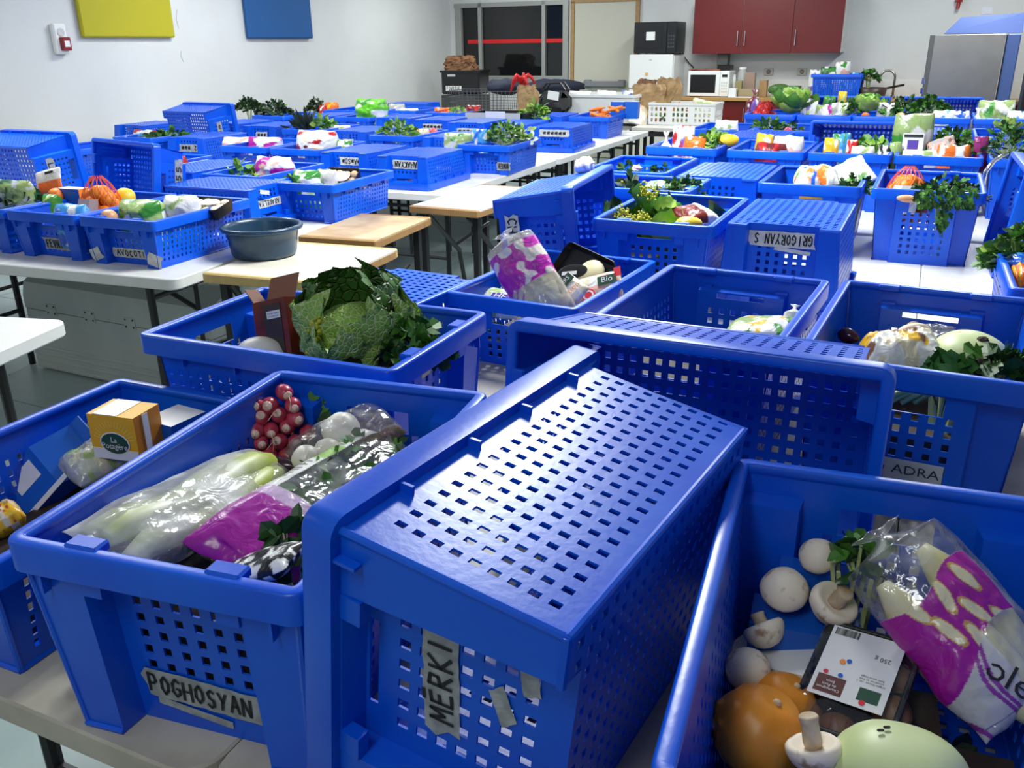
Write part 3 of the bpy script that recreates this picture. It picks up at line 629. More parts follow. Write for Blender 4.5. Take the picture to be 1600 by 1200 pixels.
tag(G().tube([rm(1066, 78, 0.04), rm(1070, 90, 0.03), rm(1077, 99, 0.03), rm(1084, 106, 0.05)], 0.008, 6).obj('power_cable', BLACK_PL, None, RM), 'black cable drooping from the black microwave', 'cable')
zt = z1
g = G(); nx, ny = 26, 10; V = []; F = []
for i in range(nx+1):
    for j in range(ny+1):
        x = x0-0.01+(x1-x0)*0.76*i/nx; y = -0.20-0.30*j/ny; drop = max(0, (-y-0.492))*9*(1 if i > nx*0.72 else 0.1)
        if i > nx*0.72 and j == ny: drop = 0.12
        V.append((x, min(-0.19, y), zt+0.012+0.012*noise.noise((x*9, y*12, 1))-drop))
F = [(i*(ny+1)+j, (i+1)*(ny+1)+j, (i+1)*(ny+1)+j+1, i*(ny+1)+j+1) for i in range(nx) for j in range(ny)]
tag(g.add(V, F).obj('tea_towel', mat('towel_brick', (0.30, 0.09, 0.05), 0.8, var=(0.20, 0.05, 0.03), vscale=14), None, RM, True), 'brick red cloth draped over the white microwave', 'towel')
tb = G().box(((rm(1121, 100, 0.3).x+rm(1144, 100, 0.3).x)/2, -0.25, zt+0.03), (0.17, 0.2, 0.06), b=0.005).obj('black_tray', BLACK_PL, None, RM); tag(tb, 'flat black box on top of the white microwave', 'box')
p = rm(1130, 92, 0.24); tag(G().box((p.x, -0.22, zt+0.06+0.075), (0.14, 0.14, 0.15), b=0.004).obj('wire_basket', flat('dark_pot', (0.06, 0.065, 0.06), 0.5), None, RM), 'dark grey pot stacked on the flat black box', 'pot')
# things along the worktop
p = rm(1076, 130, 0.5); tag(G().box((p.x+0.03, -0.30, KZ+0.17), (0.03, 0.34, 0.34), M=None).obj('chopping_board', flat('board_brown', (0.10, 0.045, 0.02), 0.5), None, RM), 'dark brown board standing beside the white microwave', 'board')
def jar(u, off, r, h, m, name, label, cat='jar'):
    x = wx(u, off); t = tag(empty(name, RM @ Matrix.Translation((x, -off, KZ))), label, cat)
    G().lathe([(r*0.9, 0), (r, 0.01), (r, h*0.8), (r*0.75, h*0.9), (r*0.75, h*0.93)], 18).obj('body', m, t, None, True); G().lathe([(r*0.8, h*0.93), (r*0.8, h), (0.001, h)], 16).obj('lid', WHITE_G, t)
CLEARP = mat('clear_plastic', (0.72, 0.73, 0.72), 0.15); CLEARP.node_tree.nodes['Principled BSDF'].inputs['Alpha'].default_value = 0.45
jar(1163, 0.22, 0.06, 0.36, CLEARP, 'storage_jar', 'tall clear jar on the worktop by the kraft carton'); jar(1150, 0.25, 0.032, 0.27, WHITE_G, 'spray_bottle', 'white plastic bottle just beside the white microwave', 'bottle')
def kbox(u0, u1, v0, off, d, m, name, label, cat, h=None):
    a, b = wx(u0, off), wx(u1, off); z = wz((u0+u1)/2, v0, off); h = h or max(0.03, z-KZ)
    return tag(G().box(((a+b)/2, -off-d/2+d/2, KZ+h/2), (b-a, d, h), b=0.003).obj(name, m, None, RM), label, cat)
kbox(1154, 1164, 126, 0.40, 0.08, mat('olive_pack', (0.28, 0.24, 0.10), 0.5), 'paper_pack', 'olive paper pack standing before the clear jar', 'pack')
kbox(1168, 1184, 113, 0.30, 0.08, flat('bag_brown', (0.33, 0.22, 0.17), 0.35), 'plastic_bag', 'tall brownish clear bag on the worktop', 'bag')
kbox(1192, 1204, 125, 0.25, 0.10, KRAFT, 'kraft_carton', 'small kraft carton standing under the wall socket', 'carton')
kbox(1160, 1190, 139, 0.47, 0.10, flat('box_tan', (0.34, 0.27, 0.15), 0.6), 'card_tray', 'long low tan card tray on the worktop', 'tray')
kbox(1144, 1156, 138, 0.55, 0.09, WHITE_P, 'paper_cup', 'small white ribbed pot at the worktop edge', 'pot')
kbox(1144, 1192, 150, 0.58, 0.05, WHITE_P, 'paper_sheet', 'flat white sheet lying along the worktop edge', 'paper', h=0.012)
for u, l in ((1201, 'wall socket with a plug above the kraft carton'), (1253, 'wall socket behind the stacked produce crate')):
    p = rm(u, 112, 0.008); t = tag(empty('wall_socket', RM @ Matrix.Translation(p)), l, 'socket', 'wall sockets')
    G().box((0, 0, 0), (0.12, 0.016, 0.09), b=0.004).obj('plate', flat('socket_grey', (0.45, 0.44, 0.40), 0.4), t); G().lathe([(0.028, 0), (0.028, 0.012), (0.02, 0.02)], 14, 0, Matrix.Rotation(math.pi/2, 4, 'X')).obj('socket_insert', flat('socket_brown', (0.20, 0.17, 0.14), 0.4), t)
p = rm(1378, 145, 0.30); tb_ = rm(1397, 148, 0.30)
t = tag(empty('tap', RM @ Matrix.Translation((rm(1396, 140, 0.25).x, -0.25, KZ))), 'tall curved steel tap rising behind the crates', 'tap'); hh = wz(1388, 110, 0.25)-KZ; rr = 0.085
pts = [(0, 0, 0), (0, 0, hh-rr)]+[(-rr+rr*math.cos(R(a)), 0, hh-rr+rr*math.sin(R(a))) for a in range(15, 181, 15)]+[(-2*rr, 0, hh-rr-0.06)]
G().tube(pts, 0.014, 10).obj('spout', STEEL, t, None, True); G().lathe([(0.03, 0), (0.03, 0.02), (0.018, 0.04)], 14).obj('base_ring', STEEL, t)
# green bowl
x = wx(1240, 0.45); t = tag(empty('mixing_bowl', RM @ Matrix.Translation((x, -0.42, KZ))), 'pale green mixing bowl on the worktop behind the cabbage', 'bowl')
rb = (wx(1260, 0.42)-wx(1221, 0.42))/2*0.9; hb = wz(1240, 134, 0.42)-KZ
G().lathe([(rb*0.5, 0), (rb*0.72, hb*0.25), (rb*0.92, hb*0.6), (rb, hb), (rb*1.02, hb), (rb*0.97, hb*0.95), (rb*0.88, hb*0.6), (rb*0.65, hb*0.28), (0.01, hb*0.2)], 28).obj('bowl_body', mat('bowl_green', (0.22, 0.33, 0.26), 0.35), t, None, True)
# dishwasher
xd0, xd1 = 1449, 1573; P = lambda u, v, Y=9.6: aty(u, v, Y)
p0, p1 = P(1455, 100), P(1560, 100); c = (p0+p1)/2; c.z = 0; wdt = (p1-p0).length*1.0; DY = R(-27)
t = tag(empty('hood_dishwasher', yawM(c+E2*0.35, DY)), 'tall blue hood dishwasher with a steel front by the back wall', 'dishwasher')
ztop = P(1510, 54).z; zt2 = P(1540, 21).z; dd = 0.72
DWB = mat('dishwasher_blue', (0.10, 0.16, 0.44), 0.35); DWD = mat('dishwasher_side', (0.075, 0.13, 0.36), 0.4)
g = G(); w2 = wdt/2
V = [(-w2*0.70, -dd*0.42, ztop+0.01), (w2*1.36, -dd*0.42, ztop+0.01), (w2*1.36, dd*0.5, ztop+0.01), (-w2*0.70, dd*0.5, ztop+0.01), (-w2*0.30, -dd*0.36, zt2-0.03), (w2*1.34, -dd*0.36, zt2), (w2*1.34, dd*0.5, zt2), (-w2*0.30, dd*0.5, zt2-0.03)]
g.add(V, [(3, 2, 1, 0), (4, 5, 6, 7), (0, 1, 5, 4), (1, 2, 6, 5), (2, 3, 7, 6), (3, 0, 4, 7)]); g.obj('hood', DWB, t)
G().box((w2*1.17, 0.0, ztop/2), (w2*0.34, dd, ztop), b=0.01).obj('side_column', DWD, t)
sd = G().box((-0.0, -dd/2-0.015, (ztop+0.72)/2), (wdt*0.94, 0.03, ztop-0.72), b=0.004).obj('steel_front', STEEL, t)
G().box((-w2*0.98, -dd/2-0.01, (ztop+0.72)/2), (0.05, 0.05, ztop-0.72), b=0.004).obj('edge_post', flat('post_dark', (0.12, 0.12, 0.12), 0.3, ), t)
for z in (ztop-0.45, ztop-0.55, ztop-0.7): G().box((-w2*1.05, -dd/2-0.03, z), (0.03, 0.05, 0.06), b=0.004).obj('catch', CHROME, t)
G().box((0, 0, 0.36), (wdt, dd, 0.72), b=0.006).obj('lower_body', STEEL, t); G().box((0, 0.05, (ztop+0.72)/2), (wdt*0.9, dd-0.1, ztop-0.72)).obj('wash_chamber', DWD, t)
g = G().box((w2*0.35, -dd*0.1, zt2+0.03), (0.09, 0.09, 0.07)); g.obj('vent_cap', flat('vent_grey', (0.3, 0.3, 0.3), 0.5), t)
# dark machine at the frame edge
c = aty(1612, 120, 8.9); c.z = 0; t = tag(empty('tall_cabinet', yawM(c, DY)), 'tall black cabinet beside the dishwasher, cut off by the edge', 'cabinet')
G().box((0.25, 0, 0.66), (0.62, 0.6, 1.30), b=0.006).obj('body', flat('cabinet_black', (0.012, 0.012, 0.013), 0.4), t); G().box((0.25, -0.31, 0.66), (0.58, 0.02, 1.22), b=0.004).obj('door', BLACK_PL, t)

# ------------------------------------------------------------------ far corner: trolley, bags, boxes
def wire_basket_g(g, w, d, h, nx, ny, nz, r, taper=0.0, floor=True):
    for k in range(nz+1):
        z = h*k/nz; s = 1-taper*(1-z/h)
        g.tube([(-w/2*s, -d/2*s, z), (w/2*s, -d/2*s, z), (w/2*s, d/2*s, z), (-w/2*s, d/2*s, z), (-w/2*s, -d/2*s, z)], r*(1.6 if k == nz else 1), 4)
    s = 1-taper
    for k in range(nx+1):
        for y in (-1, 1): x = -w/2+w*k/nx; g.tube([(x*s, y*d/2*s, 0), (x, y*d/2, h)], r, 4)
        if floor: g.tube([(x*s, -d/2*s, 0), (x*s, d/2*s, 0)], r, 4)
    for k in range(ny+1):
        for x in (-1, 1): y = -d/2+d*k/ny; g.tube([(x*w/2*s, y*s, 0), (x*w/2, y, h)], r, 4)
def trolley(p, yaw, label, z0=0.55, w=0.95, d=0.52, h=0.48):
    t = tag(empty('shopping_trolley', yawM((p.x, p.y, 0), yaw)), label, 'trolley', 'shopping trolleys')
    TW = flat('trolley_wire', (0.10, 0.10, 0.105), 0.35); g = G(); wire_basket_g(g, w, d, h, 18, 9, 7, 0.004, 0.12)
    g.obj('basket', TW, t, Matrix.Translation((0, 0, z0)))
    g = G()
    for y in (-1, 1): g.tube([(w/2*0.9, y*d*0.42, z0), (w/2*0.8, y*d*0.42, 0.16), (-w/2*0.9, y*d*0.42, 0.12)], 0.012, 6); g.tube([(w/2*0.95, y*d*0.46, z0+h), (w/2+0.13, y*d*0.46, z0+h+0.05)], 0.012, 6)
    g.obj('chassis', TW, t); G().tube([(w/2+0.13, -d*0.46, z0+h+0.05), (w/2+0.13, d*0.46, z0+h+0.05)], 0.016, 8).obj('handle', BLACK_PL, t)
    for x in (-1, 1):
        for y in (-1, 1): G().lathe([(0.055, -0.012), (0.06, 0), (0.055, 0.012)], 14, 0, Matrix.Translation((x*w*0.40, y*d*0.42, 0.06)) @ Matrix.Rotation(math.pi/2, 4, 'X')).obj('wheel', BLACK_PL, t)
    return t
p = aty(765, 157, 11.8); trolley(p, R(-20), 'grey wire shopping trolley below the glazed bay')
def crumple(name, p, yaw, w, d, h, m, label, cat='paper bag', open_=True, seed=0, fold=0.35):
    """an open paper bag with a crumpled mouth"""
    n, k = 40, 14; V = []; F = []
    for j in range(k+1):
        z = h*j/k; f = j/k
        for i in range(n):
            a = 2*math.pi*i/n; c, s = math.cos(a), math.sin(a); q = 1/max(abs(c), abs(s))**0.75
            nz = noise.noise((c*2.2+seed, s*2.2, f*2.6)); n2 = noise.noise((c*5+seed, s*5, f*7+3)); n3 = abs(noise.noise((c*3.1+seed, s*3.1, f*4+7)))
            r = 1+0.30*nz*f+0.12*n2-0.35*n3*f+fold*0.35*f**2*noise.noise((c*1.6, s*1.6, seed+9))-0.30*f**4
            V.append((w/2*c*q*r+0.10*w*f*f*noise.noise((seed, 1.3, f*2)), d/2*s*q*r, z+0.08*h*f**2*noise.noise((c*1.7, s*1.7, seed+5))))
    for j in range(k):
        for i in range(n): F.append((j*n+i, j*n+(i+1) % n, (j+1)*n+(i+1) % n, (j+1)*n+i))
    F.append(tuple(reversed(range(n))))
    me = mesh(name, V, F, m); o = bpy.data.objects.new(name, me); link(o); o.matrix_world = yawM(p, yaw)
    sol = o.modifiers.new('s', 'SOLIDIFY'); sol.thickness = 0.003
    return tag(o, label, cat)
# black storage box with a paper bag stuffed on top
p = aty(728, 150, 13.2); z = aty(728, 148, 13.0).z; sb = 13.2*0.93/FPX
t = tag(empty('low_stand', yawM((p.x, p.y, 0), WY)), 'plain dark stand carrying the black box in the far corner', 'stand'); G().box((0, 0, z/2-0.005), (0.56, 0.44, z-0.012)).obj('body', flat('stand_dark', (0.05, 0.05, 0.05), 0.6), t)
hB = 36*sb; t = tag(empty('storage_box', yawM((p.x, p.y, z), WY+R(8))), 'black plastic storage box with a white label in the far corner', 'box')
g = G().box((0, 0, hB/2), (0.58, 0.42, hB-0.01), b=0.02); g.obj('body', BLACK_PL, t); G().sweep(0.62, 0.46, [(0, -0.03), (0, 0), (0.03, 0), (0.03, -0.03)], 0.03, hB).obj('rim', BLACK_PL, t)
G().box((-0.13, -0.212, hB*0.80), (0.12, 0.004, 0.03)).obj('handle', flat('handle_pale', (0.5, 0.5, 0.5), 0.4), t)
lb = G().box((-0.10, -0.212, hB*0.26), (0.24, 0.003, 0.07)).obj('label', WHITE_P, t); g = G(); strokes(g, 'FOVRTIE', 0.21, 0.045, 0.007); g.obj('lettering', INK, lb, Matrix.Translation((-0.10, -0.215, hB*0.26)) @ Matrix.Rotation(math.pi/2, 4, 'X'))
crumple('paper_bag', Vector((p.x-0.05, p.y-0.02, z+hB-0.01)), WY, 0.46, 0.3, 0.20, KRAFT_D, 'brown paper bag bulging out of the black storage box', seed=4, fold=0.9)
# brown paper bag in the trolley and the red ribbon
p = aty(825, 160, 10.9); s = 10.9*0.93/FPX; crumple('paper_bag', Vector((p.x, p.y, aty(825, 172, 10.9).z)), R(-10), 34*s, 26*s, 38*s, KRAFT, 'upright kraft paper bag beside the trolley, red ribbon above', seed=2)
tag(empty('crate_stand', yawM((p.x, p.y+0.05, 0), R(-20))), 'grey stand under the kraft bag and black bag', 'stand'); st = bpy.context.scene.collection.objects[-1]
g = G(); zz = aty(825, 172, 10.9).z; g.box((0.10, 0, zz-0.02), (0.72, 0.5, 0.03)); st_o = g.obj('shelf_board', flat('shelf_grey', (0.25, 0.25, 0.25), 0.5), st)
for x in (-0.22, 0.42):
    for y in (-0.2, 0.2): G().box((x, y, (zz-0.04)/2), (0.03, 0.03, zz-0.04)).obj('leg', BLACK_ST, st)
pr = aty(815, 130, 11.0); g = G()
for k in range(5):
    a = k*1.3; q = [pr+Vector((0.16*math.cos(a)*t_/4, 0.10*math.sin(a)*t_/4, -0.05*t_/4*(k % 3)+0.09*math.sin(t_*0.8))) for t_ in range(5)]; g.tube(q, [0.022, 0.028, 0.026, 0.02, 0.008], 6)
g.tube([pr, pr+Vector((0.03, 0, 0.12))], [0.02, 0.014], 6); g.tube([pr-Vector((0.0, 0, 0.14)), pr], [0.012, 0.02], 6)
tag(g.obj('red_ribbon', flat('ribbon_red', (0.60, 0.010, 0.012), 0.4), None, None, True), 'bright red carrier bag knotted above the kraft bag', 'bag')
# black holdall
p = aty(868, 160, 10.4); s = 10.4*0.93/FPX; t = tag(empty('holdall', yawM((p.x, p.y, aty(868, 178, 10.4).z), R(-22))), 'black holdall with a white tag beside the kraft bag', 'bag')
g = G().box((0, 0, 0.13), (50*s, 0.28, 0.24), b=0.07); g.obj('body', mat('nylon_black', (0.012, 0.012, 0.013), 0.6, bump=0.3, bscale=30), t, None, True)
g = G()
for y in (-0.07, 0.07): g.tube([(-0.14, y, 0.26), (-0.08, y, 0.34), (0.08, y, 0.34), (0.14, y, 0.26)], 0.012, 6)
g.obj('handle', BLACK_PL, t)
G().box((0.0, -0.165, 0.21), (0.13, 0.01, 0.09), M=Matrix.Rotation(R(8), 4, 'Y')).obj('tag', WHITE_P, t)
# dark blue cloths in the trolley
for u, Y, w, l in ((790, 11.9, 0.24, 'dark blue folded cloth lying in the trolley'), (866, 12.4, 0.40, 'black coat heaped behind the black holdall')):
    q = aty(u, 136, Y); tag(G().ball((0, 0, 0), (w, 0.2, 0.10), 20, 10, nz=0.45, f=2.2).obj('folded_cloth', mat('cloth_navy', (0.010, 0.014, 0.035), 0.8), None, Matrix.Translation(q), True), l, 'cloth')

# ------------------------------------------------------------------ all the crates
YR, YL = -25.3, -23.0
up('A', 'T', -0.319, 1.104, -18.0, 'upright blue crate with radishes, leeks and a purple bag label')
up('A2', 'S', -0.745, 1.315, -24.0, 'shallow blue crate with a blue milk carton and a yellow box')
up('B', 'T', -0.402, 1.728, -23.8, 'blue crate holding the savoy cabbage, its long side facing out', rot=90)
up('C', 'S', 0.135, 2.470, -29.0, 'blue crate holding the tall endive bag and a black cheese tray', rot=180)
up('E', 'T', 0.447, 1.850, -28.5, 'nearly empty blue crate with a white bag tip and a flat wrapper', rot=180)
up('F', 'T', 0.835, 1.668, -28.0, 'blue crate with turnips, pale kohlrabi and parsley, logo sticker on its end', rot=180)
up('K', 'T', 0.391, 0.727, -20.2, 'blue crate of loose white mushrooms, pumpkin and endive bag')
lying('M', 'T', -0.054, 1.007, 148.5, 'big blue crate tipped on its side, taped name on its end, nearest the viewer')
lying('D', 'T', 0.262, 1.249, -116.0, 'blue crate tipped on its side with its mouth open to the viewer', flip=True)
inv('C0', 'S', -0.375, 2.29, -29.0, 'upside-down blue crate between the savoy crate and the endive bag crate')
lying('N', 'T', 0.300, 3.110, -19.2, 'tipped blue crate with vertical black lettering behind the endive bag crate', flip=True)
up('H', 'T', 0.575, 3.032, YR, 'blue crate with yellowing chard leaves and a maroon sausage pack')
inv('G', 'T', 0.955, 2.905, YR, 'upside-down blue crate with a long white tape lettered in black')
up('I', 'T', 1.713, 3.589, YR, 'blue crate with an orange net bag and parsley hanging over its end', rot=180)
up('J', 'T', 1.318, 3.772, YR, 'blue crate with white and orange bag and a grey paper packet', rot=180)
up('P1', 'T', 0.635, 4.240, YR, 'blue crate with a little parsley sprig and a pale pink bag tip', rot=180)
up('P2', 'T', 0.500, 3.670, YR, 'blue crate with dark leaves, set behind the tipped crate and the chard crate', rot=90)
inv('Q', 'T', 0.985, 3.965, YR, 'upside-down blue crate between the parsley sprig crate and the grey packet crate')
up('R1', 'T', 1.065, 5.160, YR, 'blue crate with celery, a purple and white bag and an orange pack')
up('R2', 'T', 1.470, 4.955, YR, 'blue crate with a lemon pack and a white bag')
up('R3', 'T', 1.850, 4.785, YR, 'blue crate with a bright blue snack bag and a yellow pack')
up('R4', 'T', 2.228, 4.620, YR, 'blue crate with the tall bag of lettuce and an orange paper pack')
up('R5', 'T', 2.610, 4.440, YR, 'blue crate with the purple radish bunch and the largest parsley heap')
up('S1', 'T', 1.500, 6.180, YR, 'blue crate with a folded white paper bag sticking up')
up('S1b', 'T', 1.900, 6.080, YR, 'blue crate with broccoli green tops behind the upside-down crate')
inv('S2', 'T', 1.560, 5.560, YR, 'upside-down blue crate in front of the white paper bag crate')
lying('T', 'T', 2.030, 5.130, YR-90, 'blue crate tipped over with a lit row of holes, behind the snack bag crate', flip=True)
inv('U', 'T', 2.640, 5.640, YR, 'upside-down blue crate behind the parsley beside the tall lettuce bag')
up('V', 'T', 3.040, 5.440, YR, 'blue crate behind the largest parsley heap')
for k, (x, y, l) in enumerate(((2.197, 7.45, 'blue crate with the red net and the dark onion bag'), (2.562, 7.26, 'blue crate with lilac and white wraps'), (2.932, 7.09, 'blue crate with small cabbage, white paper and a carrot'), (3.305, 6.91, 'blue crate with leafy greens and white pouches'), (3.680, 6.73, 'blue crate with a bagged lettuce in front of the dishwasher'))):
    up('W%d' % (k+1), 'T', x, y, YR, l)
lying('X2', 'T', 2.88, 7.62, YR-90, 'tipped blue crate with its mouth open, in front of the tap', flip=True)
lying('X3', 'T', 3.50, 7.33, YR-90, 'tipped blue crate with its mouth open, in front of the steel dishwasher', flip=True)
q = on_wall(1306, 155, 0.42); up('X', 'T', q.x, q.y, math.degrees(WY), 'blue crate heaped with bagged greens on the kitchen worktop', rot=90, h=KZ-TZ)
# leaning crate and the parsley crate at the edge
lying('Y1', 'T', 1.930, 3.365, 156.0, 'blue crate standing on its side at the picture edge, beside the orange net crate')
up('Y2', 'T', 1.445, 2.115, -24.0, 'blue crate full of leafy parsley at the picture edge')
# the far side
up('L3', 'S', -1.462, 3.743, YL, 'shallow blue crate with lettuce wrap and mushroom tray, torn white tape at its end')
up('L2', 'S', -1.845, 3.905, YL, 'shallow blue crate with an orange net bag and a grapefruit')
up('L1', 'S', -2.228, 4.068, YL, 'shallow blue crate with a clear salad bag and an orange printed packet')
up('L0', 'S', -2.611, 4.230, YL, 'shallow blue crate cut by the frame beside the clear salad bag crate')
inv('I1', 'S', -1.420, 4.425, YL, 'upside-down blue crate with a long white tape behind the lettuce wrap crate', rot=90)
up('L5', 'S', -0.925, 4.650, YL, 'shallow blue crate with a pack of brown mushrooms and a cabbage wrap')
up('L6', 'S', -1.372, 4.990, YL, 'shallow blue crate with celery and a magenta printed bag')
inv('I2', 'S', -1.780, 5.150, YL, 'upside-down blue crate behind the open tipped crate, by the celery crate')
lying('T2', 'S', -1.985, 4.60, -128.0, 'tipped blue crate with its dark mouth open beside the metal trunk table', flip=True)
lying('T1', 'T', -2.74, 5.27, YL+88, 'tipped blue crate, base out, by the side wall with slanting tape')
up('L4', 'S', -2.180, 5.480, YL, 'shallow blue crate with a small red packet behind the open tipped crate')
inv('I3', 'S', -0.950, 5.950, YL, 'upside-down blue crate beside the white bag crate, torn white tape')
inv('SAH', 'S', -0.552, 5.700, YL, 'upside-down blue crate with a lettered tape above the white topped desk')
up('Up', 'S', -1.720, 6.430, YL, 'shallow blue crate with a magenta bag and an orange bag')
up('Uw', 'S', -1.320, 6.235, YL, 'shallow blue crate with the plump white bag')
inv('I4', 'S', -2.354, 7.080, YL, 'upside-down blue crate with a small white label behind the magenta bag crate')
up('Uh', 'S', -2.800, 7.220, YL, 'shallow blue crate with a striped packet and green herbs')
inv('I5', 'S', -3.300, 8.350, YL, 'upside-down blue crate against the side wall beside the high tipped crate')
lying('U1', 'T', -2.600, 7.930, 60.0, 'tipped blue crate standing highest by the side wall')
up('Ux', 'S', -3.020, 6.420, YL, 'shallow blue crate by the wall behind the crate with slanting tape')
inv('I6', 'S', -2.060, 8.070, YL, 'upside-down blue crate with small label next to the pineapple crate')
inv('I7', 'S', -2.480, 8.420, YL, 'upside-down blue crate beside the high tipped crate, behind the small label')
up('Upi', 'S', -1.600, 7.720, YL, 'shallow blue crate with the dark pineapple top and lettuce')
inv('I8', 'S', -1.195, 7.460, YL, 'upside-down blue crate between the pineapple crate and the watercress crate')
up('Uc', 'S', -0.780, 7.090, YL, 'shallow blue crate heaped with watercress')
inv('I9', 'S', -0.375, 6.830, YL, 'upside-down blue crate between the watercress and the lettuce crate')
up('Z', 'S', -0.060, 6.330, YL, 'blue crate with bagged lettuce, a light blue bag and loose lettuce')
inv('TAR', 'S', 0.458, 7.600, YL, 'upside-down blue crate with wide white tape behind the loose lettuce crate')
up('AA', 'S', 0.860, 8.690, YL, 'shallow blue crate heaped with carrots')
inv('I10', 'S', -1.000, 8.820, YL, 'upside-down blue crate beside the bright green bag')
inv('I11', 'S', -0.600, 8.500, YL, 'upside-down blue crate with an arrow shaped torn tape')
inv('I12', 'S', -0.268, 8.170, YL, 'upside-down blue crate with a straight white tape below the black basket')
inv('I13', 'S', 0.105, 7.960, YL, 'upside-down blue crate beside the wide white tape, behind the lettuce')
inv('I14', 'S', 0.440, 8.800, YL, 'upside-down blue crate in front of the black holdall')
up('Ug', 'S', -1.400, 9.020, YL, 'shallow blue crate holding the bright green bag')
inv('I15', 'S', -1.800, 9.200, YL, 'upside-down blue crate with grey label behind the pineapple top')
up('Ub', 'S', -2.300, 9.350, YL, 'shallow blue crate with two dark herb heads against the wall')
up('Ue', 'S', -1.720, 10.050, YL, 'shallow blue crate far back with a dark head and orange packet')
up('Uf', 'S', -1.050, 9.900, YL, 'shallow blue crate far back holding pale papers')
up('Uz', 'S', -0.560, 9.500, YL, 'shallow blue crate with flat red and yellow packs near the black basket')
inv('Far1', 'S', -1.15, 11.0, YL, 'upside-down blue crate farthest back along the side wall', rot=90)
# tapes
tape('A', 'e2c', 0.012, 0.062, 0.205, 0.046, 'POGHOSYAN A', ang=-3, old=True, th=0.004, hw=0.92)
tape('A', 'e2c', -0.02, 0.030, 0.11, 0.012, None, ang=-8, old=True)
tape('M', 'e2c', 0.020, 0.148, 0.150, 0.044, 'MĒRKI', ang=4, old=True, th=0.0042, hw=0.78)
tape('M', 'e2c', 0.085, 0.052, 0.075, 0.020, None, ang=12, old=True); tape('M', 'e2c', 0.02, 0.075, 0.045, 0.020, None, ang=25, old=True)
tape('G', 'e2c', 0.0, 0.045, 0.200, 0.048, 'GRIGORYAN S', th=0.0042, hw=0.9); tape('G', 'e2c', -0.03, 0.078, 0.11, 0.012, None, ang=-6)
tape('N', 'e2', 0.02, 0.062, 0.27, 0.050, 'CHACHATRY', th=0.005, hw=0.95)
tape('L3', 'e2c', 0.0, 0.045, 0.20, 0.040, 'AVOCOTI', th=0.004); tape('L3', 'e2', -0.155, 0.040, 0.06, 0.05, None, ang=20); tape('L3', 'e2', 0.155, 0.035, 0.07, 0.055, None, ang=-15)
tape('L2', 'e2c', 0.01, 0.055, 0.17, 0.052, 'FEVNI 4', old=True, th=0.005); tape('L1', 'e2c', 0.01, 0.045, 0.18, 0.045, 'SAVACU', old=True, th=0.005)
tape('I1', 'e2c', 0.0, 0.085, 0.30, 0.038, 'ARAKELYAN', th=0.004, hw=0.6); tape('I1', 'e2', 0.05, 0.025, 0.07, 0.02, None, ang=-12)
tape('SAH', 'e2c', -0.02, 0.05, 0.20, 0.052, 'SAHAKYAN', th=0.0065, hw=0.9); tape('I3', 'e2c', -0.03, 0.055, 0.17, 0.05, '~A~SO~', th=0.005)
tape('TAR', 'e2', -0.02, 0.045, 0.26, 0.055, '~~~~~~', th=0.006); tape('Z', 'e2', 0.14, 0.06, 0.10, 0.055, 'HERMON', th=0.005, old=True)
tape('I4', 'e2c', 0.0, 0.075, 0.19, 0.055, '2 ~~~', old=True, th=0.006); tape('I6', 'e2c', 0.0, 0.075, 0.12, 0.055, '~~~', th=0.006); tape('I8', 'e2c', 0, 0.08, 0.10, 0.04, None)
tape('I10', 'e2c', -0.02, 0.06, 0.20, 0.05, '1 FE~~', th=0.006); tape('I11', 'e2c', 0.0, 0.06, 0.27, 0.055, '~~~~~~', th=0.006); tape('I12', 'e2c', 0.02, 0.075, 0.20, 0.055, '~~~~', th=0.007); tape('I13', 'e2c', -0.1, 0.07, 0.10, 0.05, None)
tape('I15', 'e2c', 0.0, 0.07, 0.20, 0.06, '~~~~', old=True, th=0.006)
tape('T1', 'e1', 0.03, 0.09, 0.24, 0.050, 'LITOS', old=True, th=0.006); tape('U1', 'e1', 0.02, 0.10, 0.18, 0.05, '~~~', old=True); tape('T2', 'e1', 0.0, 0.045, 0.26, 0.045, '2 155', old=True, th=0.006)
# round-logo sticker on the turnip crate
def sticker(key, s, z, w, h):
    t = CR[key]; H = t['_H']; k = (INS-0.012)/H; O = Vector((-s, CL/2-woff(z, H)+0.002, z)); U = Vector((-1, 0, 0)); V = Vector((0, k, 1)).normalized(); N = U.cross(V); M = Matrix.Identity(4)
    for i in range(3): M[i][0], M[i][1], M[i][2], M[i][3] = U[i], V[i], N[i], O[i]
    o = G().add([(-w/2, -h/2, 0), (w/2, -h/2, 0), (w/2, h/2, 0), (-w/2, h/2, 0)], [(0, 1, 2, 3)]).obj('sticker', flat('sticker_white', (0.55, 0.58, 0.60), 0.4), t, M); o['label'] = 'white sticker with round logo and dark capitals'
    DK = flat('print_teal', (0.015, 0.045, 0.06), 0.5); put_text('lettering', 'ADRA', h*0.62, DK, o, Matrix.Translation((w*0.14, 0, 0.0008)), 1.15)
    g = G(); c = Vector((-w*0.37, 0, 0.0008)); r = h*0.27
    for q in range(6):
        a = q*math.pi/3; n = 8; d = Vector((math.cos(a), math.sin(a), 0)); e = Vector((-d.y, d.x, 0))
        V_ = [c+d*r*0.55+(d*math.cos(2*math.pi*j/n)*0.42+e*math.sin(2*math.pi*j/n)*0.2)*r for j in range(n)]; g.add(V_, [tuple(range(n))])
    g.lathe([(r*1.0, 0), (r*1.0, 0.0003), (r*0.86, 0.0003), (r*0.86, 0)], 24, 0, Matrix.Translation(c)); g.obj('logo', DK, o)
sticker('F', 0.012, 0.088, 0.125, 0.042)

